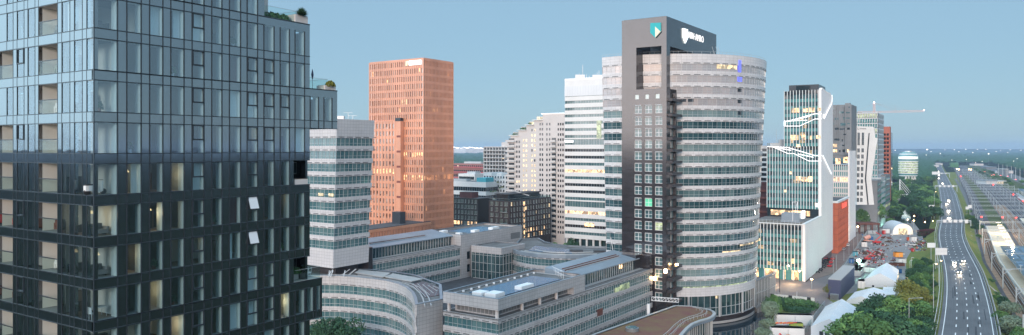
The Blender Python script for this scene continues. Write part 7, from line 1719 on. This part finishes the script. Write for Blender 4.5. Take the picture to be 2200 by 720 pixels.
    x,y=G(1693,741); r=thing('orange_excavator','orange mini excavator in front of the white site cabin','excavator',(x,y,0)); g=MB(); g.box(x-1.2,y-.9,.8,x+1.1,y+.9,1.8,M['orange_paint']); g.box(x-.4,y-.6,1.8,x+.8,y+.6,3.,M['orange_paint']); g.build('body',r); g=MB(); g.box(x-.3,y-.65,2.,x+.7,y-.6,2.8,M['win_dk']); g.build('cab_window',r)
    for dx in (-1.2,.9): g=MB(); g.box(x+dx,y-1.3,0.02,x+dx+.5,y+1.3,.7,M['black']); g.build('track',r)
    g=MB(); g.tube((x-1,y,1.6),(x-2.6,y-.3,3.6),.2,M['red_paint'],5); g.tube((x-2.6,y-.3,3.6),(x-3.6,y-.6,1.6),.16,M['red_paint'],5); g.box(x-4.,y-.9,1.,x-3.3,y-.3,1.6,M['black']); g.build('arm',r)
    crate('blue_tarpaulin_stack','blue covered stack at the water side of the front cabin',1673,741,2,4,1.6,'blue_paint',.1,'stack',ribs=False)
    crate('green_yellow_bin','yellow-green bin wedged between the two white site cabins',1712,712,2,4,2.6,'yellow_green',.1,'bin',ribs=False)
    x,y=G(1690,722); r=thing('pipe_bundle','red and orange pipes lying on the front cabin roof','pipes',(x,y,3.6)); g=MB()
    for i in range(6): g.tube((x-4+i*1.1,y+1,3.75),(x-2+i*1.2,y+2,3.9),.16,M['red_paint' if i%2 else 'orange_paint'],5)
    g.build('pipes',r)
    for i,(u,v,L,W,h,m,a,lab) in enumerate(((1819,602,6,4,1.6,'off_white',.55,'pale pallet stack at the left end of the container row'),(1836,589,14,2.8,2.7,'white_paint',.55,'long white site container, nearest of the row under flood light'),(1850,577,14,2.8,2.7,'white_paint',.55,'long white site container, farther of the row under flood light'),(1841,594,14,2.8,2.7,'galv',.55,'long grey container right of the nearest white one'),(1850,628,5,2.4,4.6,'white_paint',.5,'tall white cabin right of the dark blue pavilion'),(1856,617,4,2.6,3.,'white_paint',.5,'white cabin left of the middle tent hall'),
        (1932,553,3,3.9,2.6,'orange_skip',.1,'bright orange container at the right side of yard'),(1939,566,3,3.8,2.4,'white_paint',.1,'white container just below the orange one'),(1929,572,2.5,7,1.5,'rust',.05,'rusty scrap container below the white container'),(1923,588,2.5,7.5,2.,'blue_paint',-.2,'long blue trailer behind the middle tent hall'),
        (1955,518,2.4,2.2,2.4,'orange_red',.1,'orange-red box at the far side of yard'),(1964,520,3,3.2,3.2,'white_paint',.1,'large white box beside the orange-red one'),(1904,502,3,5,3.2,'white_paint',.0,'white and red hut left of the green flood light'),(1857,531,7,3,3.,'white_paint',.4,'white cabin with brown roof by the yard fence'),(1838,551,3,2.4,2.5,'turq',.3,'turquoise cabin at the yard fence'),
        (1941,549,2.5,1.6,1.5,'galv',.1,'small grey bin right of the orange container'),(1926,547,1.6,1.4,1.5,'black',.1,'small dark generator left of the orange container'),(1900,503.5,1.6,1.6,2.6,'red_paint',0.,'red portable cabin in front of the white and red hut'),(1868,586,2.4,6,2.5,'white_paint',.5,'white store container behind the middle tent'),(1874,503,3,6,2.6,'galv',.0,'grey container under the steel frame canopy'),(1829,566,3,2.2,2.4,'blue_paint',.5,'blue cabin beside the mesh fence'),(1962,541,1.6,1.2,1.8,'red_paint',.1,'red kiosk at the foot of the grassy slope'))):
        crate('container',lab,u,v,L,W,h,m,a,'container')
    # canopy structure at the far end
    a=AT(1847,520); r=thing('steel_frame_canopy','brown steel canopy frame at the far end of the yard','canopy',(*a,0)); g=MB(); g.box(a[0],a[1],6.4,a[0]+14,a[1]+12,7.4,M['rust']); g.build('roof',r)
    for i in range(4):
        for j in (0,15): g=MB(); g.box(a[0]+i*4.4,a[1]+j*.75,0,a[0]+i*4.4+.5,a[1]+j*.75+.5,6.4,M['rust']); g.build('post',r)
    g=MB(); g.box(a[0]+1,a[1]+11.9,0,a[0]+13,a[1]+12.1,5.5,M['galv']); g.build('back_wall',r)
    # red machines
    def crane_truck(lab,u,v,s,m='red_paint'):
        x,y=G(u,v); r=thing('boom_lift',lab,'boom lift',(x,y,0)); g=MB(); g.box(x-2*s,y-1*s,.5*s,x+2*s,y+1*s,1.5*s,M[m]); g.build('chassis',r); g=MB(); g.tube((x-1*s,y,1.6*s),(x+2.4*s,y,4.6*s),.28*s,M[m],5); g.tube((x+2.4*s,y,4.6*s),(x-1.2*s,y,6.6*s),.24*s,M[m],5); g.box(x-2.4*s,y-.7*s,6.*s,x-1.0*s,y+.7*s,7.2*s,M['galv']); g.build('boom',r)
        for dx in (-1.4,1.4):
            g=MB(); g.tube((x+dx*s,y-1.05*s,.5*s),(x+dx*s,y-.7*s,.5*s),.5*s,M['black'],10); g.build('wheel',r)
    crane_truck('big red boom lift folded in the far yard',1884,524,1.15); crane_truck('small red boom lift beside rubble in the middle of yard',1864,559,.85); crane_truck('red telehandler behind the container row',1875,552,.6)
    x,y=G(1879,524); r=thing('silo_truck','pale pink drum truck with blue top behind the red boom lift','truck',(x,y,0)); g=MB(); g.tube((x-2,y+9,2.2),(x+1.4,y+9,3.6),1.3,M['pinkish'],12); g.box(x-2.4,y+8.2,.6,x+3.2,y+10.4,1.3,M['pinkish']); g.build('drum',r); g=MB(); g.box(x+1.6,y+8.2,1.3,x+3.2,y+10.4,3.4,M['blue_paint']); g.build('cab',r)
    # rubble and debris: piles one can count
    k=0
    for (u,v,w,d,h,m) in ((1903,512,9,7,1.6,'rust'),(1912,520,7,6,1.2,'dirt'),(1895,527,8,6,1.4,'dirt'),(1885,545,9,7,1.5,'rust'),(1895,552,5,4,1.2,'dirt'),(1862,546,8,6,1.6,'dirt'),(1848,545,6,5,1.4,'rust'),(1875,560,5,4,.9,'rust'),(1923,561,5,3,1.1,'rust'),(1934,606,4,3,1.2,'black'),(1975,527,7,3,1.3,'rust'),(1985,523,9,3,1.2,'rust'),(1845,566,5,4,1.2,'leaf1'),(1921,501,8,3,1.,'dirt')):
        x,y=G(u,v); r=thing('rubble_pile','heap of %s rubble in the yard, %s listed'%({'rust':'rusty','dirt':'earthy','black':'dark','leaf1':'mossy'}[m],ordn(k)),'rubble',(x,y,0),'rubble heaps in the construction yard'); g=MB()
        for _ in range(70):
            a=rr.uniform(0,6.28); q=rr.random()**.6; s=rr.uniform(.15,.7); px,py=x+math.cos(a)*q*w*.5,y+math.sin(a)*q*d*.7; hz=h*(1-q)+.1; s*=.7; g.hexa([(px+rr.uniform(-s,0),py+rr.uniform(-s,0),0),(px+s,py-s,0),(px+s,py+s,0),(px-s,py+s,0),(px-s*.6,py-s*.6,hz),(px+s*.5,py-s*.4,hz*.9),(px+s*.6,py+s*.5,hz),(px-s*.4,py+s*.5,hz*1.1)],M[m if rr.random()<.7 else rr.choice(('concrete','galv','dirt','white_paint'))])
        g.build('rubble',r); k+=1
    g=MB()   # scattered small litter nobody would count
    for _ in range(700):
        u,v=rr.choice(((rr.uniform(1850,1960),rr.uniform(497,575)),(rr.uniform(1835,1900),rr.uniform(535,575)),(rr.uniform(1950,1998),rr.uniform(514,540)))); x,y=G(u,v); s=rr.uniform(.15,.6); h=rr.uniform(.1,.8)
        if u>1930 and v>540: continue
        g.box(x,y,.01,x+s*rr.uniform(.5,3),y+s,h,M[rr.choice(('white_paint','galv','concrete','rust','dirt','black','blue_paint','red_paint','concrete','rust'))])
    tag(g.build('site_debris'),'small mixed debris scattered over the construction yard','debris',None,'stuff')
    # fences and panels
    a,b=G(1655,642),G(1750,652); d=unit(b[0]-a[0],b[1]-a[1]); n=(d[1],-d[0]); L=math.dist(a,b); r=thing('site_fence','white panel fence with dark gaps along the plaza edge','fence',(*a,0)); np_=12
    for i in range(np_): g=MB(); g.ob(a,d,n,L*i/np_+.05,L*(i+1)/np_-.05,-.05,.05,.1,2.1,M['black' if i in (0,5,10) else 'white_paint']); g.build('panel',r)
    def wirefence(lab,pts,h=2.4):
        P=[G(u,v) for u,v in pts]; r=thing('site_fence',lab,'fence',(*P[0],0)); g=MB(); gp=MB()
        for p,q in zip(P,P[1:]):
            g.poly([(*p,.1),(*q,.1),(*q,h),(*p,h)],M['balus']); g.tube((*p,h),(*q,h),.05,M['galv'],4); n=int(math.dist(p,q)/3.5)+1
            for i in range(n): c=(p[0]+(q[0]-p[0])*i/n,p[1]+(q[1]-p[1])*i/n); gp.tube((*c,0),(*c,h),.05,M['galv'],4)
        g.build('mesh_panel',r); gp.build('posts',r)
    wirefence('long mesh fence between the brick street and the yard',((1806,592),(1832,552),(1852,520),(1866,497)))
    wirefence('mesh fence beside the path above the big tent hall',((1772,660),(1750,690),(1728,722)))
    for i,(u,v,vt) in enumerate(((1790,590,553),(1797,580,548),(1813,560,530),(1824,548,520),(1834,541,512),(1843,532,505),(1855,513,490),(1712,642,626),(1674,642,628))):
        x,y=G(u,v); r=thing('street_pole',('slim grey pole along the street fence, %s from near'%ordn(i)) if i<7 else ['slim white flagpole on the plaza, right one','slim white flagpole on the plaza, left one'][i-7],'pole',(x,y,0)); g=MB(); g.tube((x,y,0),(x,y,ZV(vt,y)),.12,M['galv' if i<7 else 'white_metal'],5,.07); g.build('pole',r); g=MB(); g.tube((x,y,0),(x,y,.25),.25,M['concrete'],6); g.build('base',r)
    x,y=G(1824,478); r=thing('street_light','bright white street light among the street trees','lamp',(x+22,y+20,0)); g=MB(); x,y=AT(1854,540); z=ZV(464,y); r.location=(x,y,0); r['o']=(x,y,0.); g.tube((x,y,0),(x,y,z),.15,M['galv'],5); g.build('post',r); g=MB(); g.box(x-4,y-.4,z,x+4,y+.4,z+.7,M['lit_w']); g.build('lamp_glass',r)
    for i,(u,v,vt) in enumerate(((1843,520,487),(1820,522,498),(1893,480,468),(1903,462,455),(1908,470,432))):
        x,y=G(u,v); z=ZV(vt,y); r=thing('street_light','warm street light near the foot of the towers, %s from near'%['third','nearest','second','farthest','fourth'][i] if False else ['warm street light left of the far trees','warm street light at the orange brick building corner','warm street light under the far street trees','warm street light beyond the grey annex','tall white street light beside the grey annex'][i],'lamp',(x,y,0)); g=MB(); g.tube((x,y,0),(x,y,z),.12,M['galv'],5); g.build('post',r); g=MB(); g.tube((x,y-.3,z),(x,y+.3,z),.45,M['lit_o' if i<4 else 'lit_w'],8); g.build('lamp_glass',r)
    # far right road
    g=MB(); P=[(2052,337),(2075,346),(2100,356),(2140,372),(2200,398),(2290,440)]; W=[(2060,337),(2088,346),(2120,356),(2165,370),(2230,394),(2330,432)]
    for i in range(5): a,b,c,d=G(*P[i]),G(*W[i]),G(*W[i+1]),G(*P[i+1]); g.poly([(*a,.3),(*b,.3),(*c,.3),(*d,.3)],M['asphalt_l'])
    struct('far_road',g)
    for i in range(9):
        u=2145+i*9.3; vt=352+i*1.9; Y=1650-i*55; x,y=AT(u,Y); z=ZV(vt,Y); r=lamp_post('lamp_post','pale lamp post in the row along the far right road, %s from the left'%['first','second','third','fourth','fifth','sixth','seventh','eighth','ninth'][i],x,y,0,z,0.,'lit_s','white_metal',.3,glow=1.0)
    for i,(u,v) in enumerate(((2115,369),(2135,376),(2150,377),(2165,379),(2182,386),(2131,377),(2113,361))):
        x,y=G(u,v,1); r=thing('distant_car','small distant car with red tail lights on the far road, %s from the left'%['second','fourth','fifth','sixth','last','third','first'][i],'car',(x,y,.3)); g=MB(); g.box(x-1,y,.5,x+1,y+4.2,1.4,M['white_paint']); g.box(x-.8,y+.9,1.4,x+.8,y+3.2,2.,M['win_dk']); g.build('body',r)
        g=MB(); g.box(x-1.3,y-.3,.9,x-.6,y-.05,1.5,M['lit_red']); g.box(x+.6,y-.3,.9,x+1.3,y-.05,1.5,M['lit_red']); g.build('tail_light',r)
    for i,(u,wp,h,v0,m,lab) in enumerate(((2103,20,7,351.5,'roof_metal','low blue-roofed hall in the far rail land, leftmost of three'),(2130,22,7,358.5,'roof_metal','low blue-roofed hall in the far rail land, middle of three'),(2165,24,7,366.5,'roof_metal','low blue-roofed hall in the far rail land, rightmost of three'),(2163,8,14,363,'white_paint','small white block above the rightmost blue-roofed hall'),(2006,22,9,355,'white_paint','pale gantry-like hall left of the motorway end'),(2085,14,8,346,'off_white','small lit hall between the far track ends'),(2012,26,8,351,'off_white','pale hall across the end of the motorway'),(2160,18,8,337.5,'white_paint','white low hall amid the far woods at right'),(2178,16,8,340,'off_white','pale long shed beside the white hall in the far woods'),(2125,12,8,340,'white_paint','pale small hall left of the far woods road'),(2140,10,8,343.5,'off_white','small pale hall near the far lamp row'))):
        Y=(60-h)*F/(v0-V0); x=AT(u,Y)[0]; w=wp*Y/F; r=thing('distant_hall',lab,'building',(x,Y,0)); g=MB(); g.box(x-w/2,Y,0,x+w/2,Y+25,h-.6,M['grey_stone' if i%2 else 'off_white']); g.build('wall',r); g=MB(); g.box(x-w/2-1,Y-1,h-.6,x+w/2+1,Y+26,h,M[m]); g.build('roof',r)
    # horizon lights
    hz=[(1992,321.5,5000,1.6),(2050,322,9000,1),(2075,321,9000,1),(2100,321,9000,1),(2118,321,9000,1),(2150,323,9000,.9),(2170,322,9000,.9),(2193,323,9000,.9),(2030,322,9000,.8),(1990,333,2800,.7),(2124,330.5,2600,1.2),(2000,326,5000,.8),(2060,326,5200,.8),(2090,328,4000,.8),(2165,328,4200,.8),(2140,326,5000,.8),(2020,330,3200,.8),(1923,323,6000,1.),(2185,341,1700,.6),(2178,346,1500,.6),(2110,347,1800,.6),(2096,350,1700,.6),(2076,343,2000,.6),(2045,344,2000,.6)]
    for i,(u,v,Y,s) in enumerate(hz):
        x=AT(u,Y)[0]; z=ZV(v,Y); r=thing('distant_light','tiny white light near the right horizon','light',(x,Y,z),'tiny lights along the right horizon'); g=MB(); k=s*Y/1900.; g.tube((x,Y,z-k*.6),(x,Y,z+k*.6),k,M['lit_far2'],6); g.build('lamp',r); g=MB(); g.tube((x,Y,0),(x,Y,max(1,z-k*.6)),k*.1,M['galv'],4); g.build('post',r)
    # lit airport band on the left horizon
    for i in range(26):
        u=976+i*2.9+rr.uniform(-1,1); Y=7000; x=AT(u,Y)[0]; z=ZV(316.5+rr.uniform(-1.6,1.2)+i*.1,Y); r=thing('distant_light','tiny warm white light on the left horizon beyond the woods','light',(x,Y,z),'tiny lights along the left horizon'); g=MB(); k=rr.uniform(2.5,6.5); g.tube((x,Y,z-k*.5),(x,Y,z+k*.5),k*1.3,M['lit_far2'],6); g.build('lamp',r); g=MB(); g.tube((x,Y,0),(x,Y,z),.8,M['galv'],4); g.build('post',r)
    x0=AT(965,7200)[0]; x1=AT(1066,7200)[0]; r=thing('distant_terminal','pale distant airport building strip on the left horizon','building',(x0,7200,0)); g=MB(); g.box(x0,7200,0,x1,7400,ZV(319.5,7200),M['off_white']); g.box(x0+60,7190,0,x0+160,7300,ZV(317.5,7200),M['white_paint']); g.build('wall',r)
    # masts and dark street elements at the far street, white arch bridge
    x,y=AT(1912,900); r=thing('white_cable_footbridge','small white cable footbridge by the far canal','bridge',(x,y,0)); g=MB(); 
    for dx in (0,12): g.tube((x+dx,y,0),(x+dx,y,22),.5,M['white_metal'],6)
    for k in range(5): g.tube((x+12,y,22-k*3),(x+30-k*3,y,1),.25,M['white_metal'],4)
    g.build('mast',r); g=MB(); g.box(x-4,y,3,x+34,y+4,4,M['white_paint']); g.build('deck',r)
M['black_stone']=mat('black_stone',(.015,.015,.018),.8)
M['lit_far2']=mat('distant_lamp',(1,.9,.8),.4,emit=(1.,.86,.72),es=5.)
M['yellow_green']=mat('yellow_green',(.35,.42,.08),.6); M['orange_skip']=mat('orange_skip',(.85,.34,.05),.5); M['orange_red']=mat('orange_red',(.75,.14,.05),.5); M['turq']=mat('turquoise_paint',(.05,.28,.36),.5); M['pinkish']=mat('pale_pink_paint',(.62,.32,.25),.5)
yard()
def behind():
    # the office district behind the viewpoint, seen only mirrored in the facades
    rr=random.Random(31)
    for i,(x,y,w,d,h,m,lab) in enumerate(((-120,-150,60,40,72,'brick_dk','tall dark office block behind the viewpoint, mirrored in the granite tower'),(-30,-170,50,40,66,'brick_dk','dark brick office block behind the viewpoint, mirrored in facades'),(-260,-60,60,60,58,'brick_dk','dark block left behind the viewpoint, mirrored in the left tower'),(70,-190,80,40,62,'brick_dk','brown brick block behind the viewpoint, mirrored in facades'),(230,-60,50,70,44,'brick_dk','dark clad block right behind the viewpoint, mirrored in glass tower'),(-190,60,30,60,50,'brick_rd','red brick block far left outside the view, mirrored in glass'),(190,40,40,50,36,'black_stone','black stone block far right outside the view, mirrored in glass'))):
        r=thing('mirrored_office_block',lab,'office block',(x,y,0)); g=MB(); g.box(x-w/2,y-d/2,0,x+w/2,y+d/2,h,M[m]); g.build('wall',r); its=[]; z=4
        while z<h-4:
            for k in range(-8,9):
                if rr.random()<.3:
                    b=MB(); c=x+k*w/18; b.box(c-.6,y+d/2-.1,z,c+.6,y+d/2+.1,z+1.6,M['lit_o2' if rr.random()<.4 else 'lit']); its.append((rr.random(),b))
                if rr.random()<.3:
                    b=MB(); c=y+k*d/18; sx=x-w/2 if x>0 else x+w/2; b.box(sx-.1,c-.6,z,sx+.1,c+.6,z+1.6,M['lit_o2' if rr.random()<.4 else 'lit']); its.append((rr.random(),b))
            z+=4
        limited(r,'window',its,60)
def air():
    g=MB(); g.box(-5200,-900,-8,9500,9800,112,M['haze']); o=g.build('haze'); tag(o,'thin blue evening haze over the whole district','haze',None,'stuff')
m=bpy.data.materials.new('haze'); m.use_nodes=True; nt=m.node_tree; nt.nodes.remove(nt.nodes['Principled BSDF']); v=nt.nodes.new('ShaderNodeVolumePrincipled'); v.inputs['Color'].default_value=(.55,.72,.95,1); v.inputs['Density'].default_value=.0001; v.inputs['Anisotropy'].default_value=.2; nt.links.new(v.outputs[0],nt.nodes['Material Output'].inputs['Volume']); M['haze']=m
air()
# ======================= light, sky, air, camera =======================
def light_and_camera():
    sc=bpy.context.scene
    w=bpy.data.worlds.new('World'); sc.world=w; w.use_nodes=True; nt=w.node_tree; N=nt.nodes; L=nt.links
    bg=N['Background']; sky=N.new('ShaderNodeTexSky'); sky.sky_type='NISHITA'; sky.sun_disc=False
    el=math.radians(SUN_EL); sky.sun_elevation=el; sky.altitude=0; sky.air_density=1.; sky.dust_density=SKY_DUST; sky.ozone_density=SKY_OZ
    az=math.radians(SUN_AZ)            # compass bearing of the sun, from +Y clockwise
    sky.sun_rotation=az
    mx=N.new('ShaderNodeMix'); mx.data_type='RGBA'; mx.inputs[0].default_value=SKY_FLAT; L.new(sky.outputs[0],mx.inputs[6]); 
    tc=N.new('ShaderNodeTexCoord'); sx=N.new('ShaderNodeSeparateXYZ'); L.new(tc.outputs['Generated'],sx.inputs[0]); mr=N.new('ShaderNodeMapRange'); mr.inputs[1].default_value=.25; mr.inputs[2].default_value=1.; mr.inputs[3].default_value=1./SKY_STR; mr.inputs[4].default_value=SKY_UP/SKY_STR; L.new(sx.outputs['Z'],mr.inputs[0])
    vm=N.new('ShaderNodeVectorMath'); vm.operation='SCALE'; vm.inputs[0].default_value=SKY_COL; L.new(mr.outputs[0],vm.inputs['Scale']); L.new(vm.outputs[0],mx.inputs[7])
    # afterglow low in the west-south-west, and an added brightening overhead that lights the walls
    def vec(op,a,b=None):
        n=N.new('ShaderNodeVectorMath'); n.operation=op; L.new(a,n.inputs[0])
        if b is not None: n.inputs[1].default_value=b
        return n
    gz=math.radians(GLOW_AZ); dt=vec('DOT_PRODUCT',tc.outputs['Generated'],(math.sin(gz),math.cos(gz),.02))
    r1=N.new('ShaderNodeMapRange'); r1.interpolation_type='SMOOTHSTEP'; r1.inputs[1].default_value=.62; r1.inputs[2].default_value=1.; L.new(dt.outputs['Value'],r1.inputs[0])
    r2=N.new('ShaderNodeMapRange'); r2.interpolation_type='SMOOTHSTEP'; r2.inputs[1].default_value=.5; r2.inputs[2].default_value=0.; L.new(sx.outputs['Z'],r2.inputs[0])
    mm=N.new('ShaderNodeMath'); mm.operation='MULTIPLY'; L.new(r1.outputs[0],mm.inputs[0]); L.new(r2.outputs[0],mm.inputs[1])
    gs=N.new('ShaderNodeVectorMath'); gs.operation='SCALE'; gs.inputs[0].default_value=[c/SKY_STR for c in GLOW_COL]; L.new(mm.outputs[0],gs.inputs['Scale'])
    wz=math.radians(268); dw=vec('DOT_PRODUCT',tc.outputs['Generated'],(math.sin(wz),math.cos(wz),.05))
    r4=N.new('ShaderNodeMapRange'); r4.interpolation_type='SMOOTHSTEP'; r4.inputs[1].default_value=.25; r4.inputs[2].default_value=.95; L.new(dw.outputs['Value'],r4.inputs[0])
    ws=N.new('ShaderNodeVectorMath'); ws.operation='SCALE'; ws.inputs[0].default_value=[c/SKY_STR for c in WEST_COL]; L.new(r4.outputs[0],ws.inputs['Scale'])
    a0=N.new('ShaderNodeVectorMath'); a0.operation='ADD'; L.new(mx.outputs[2],a0.inputs[0]); L.new(ws.outputs[0],a0.inputs[1])
    ad=N.new('ShaderNodeVectorMath'); ad.operation='ADD'; L.new(a0.outputs[0],ad.inputs[0]); L.new(gs.outputs[0],ad.inputs[1])
    r3=N.new('ShaderNodeMapRange'); r3.interpolation_type='SMOOTHSTEP'; r3.inputs[1].default_value=.28; r3.inputs[2].default_value=.9; L.new(sx.outputs['Z'],r3.inputs[0])
    zs=N.new('ShaderNodeVectorMath'); zs.operation='SCALE'; zs.inputs[0].default_value=[c/SKY_STR for c in ZEN_COL]; L.new(r3.outputs[0],zs.inputs['Scale'])
    a2=N.new('ShaderNodeVectorMath'); a2.operation='ADD'; L.new(ad.outputs[0],a2.inputs[0]); L.new(zs.outputs[0],a2.inputs[1])
    L.new(a2.outputs[0],bg.inputs[0]); bg.inputs[1].default_value=SKY_STR
    sd=Vector((math.sin(az)*math.cos(el),math.cos(az)*math.cos(el),math.sin(el)))
    ld=bpy.data.lights.new('sun','SUN'); ld.energy=SUN_STR; ld.color=(1.,.84,.74); ld.angle=math.radians(18)
    lo=bpy.data.objects.new('sun',ld); C.objects.link(lo); lo.rotation_euler=(-sd).to_track_quat('-Z','Y').to_euler(); lo.location=(0,-50,300)
    cam=bpy.data.cameras.new('camera'); co=bpy.data.objects.new('camera',cam); C.objects.link(co); sc.camera=co
    co.location=(0,0,H); co.rotation_euler=(math.radians(90),0,0); cam.sensor_width=36.; cam.lens=36.*F/2200.; cam.shift_y=-(360-V0)/2200.
    cam.clip_start=.5; cam.clip_end=60000
    vs=sc.view_settings; vs.view_transform='Standard'; vs.look='None'; vs.exposure=EXPO; vs.gamma=1.; vs.use_curve_mapping=False
    sc.cycles.max_bounces=6; sc.cycles.transparent_max_bounces=12; sc.cycles.volume_bounces=0; sc.cycles.sample_clamp_indirect=4.
SUN_EL=12.; SUN_AZ=192.; SKY_DUST=.25; SKY_OZ=3.; SKY_STR=.12; SUN_STR=2.7; EXPO=0.; SKY_FLAT=.8; SKY_COL=(.33,.535,.70); SKY_UP=1.; GLOW_AZ=222.; GLOW_COL=(2.6,1.6,1.1); ZEN_COL=(.75,.95,1.15); WEST_COL=(.95,1.35,1.6)
light_and_camera()
for o in bpy.data.objects:
    if 'o' in o: del o['o']
print('OBJECTS',len(bpy.data.objects),'POLYS',sum(len(o.data.polygons) for o in bpy.data.objects if o.type=='MESH'))
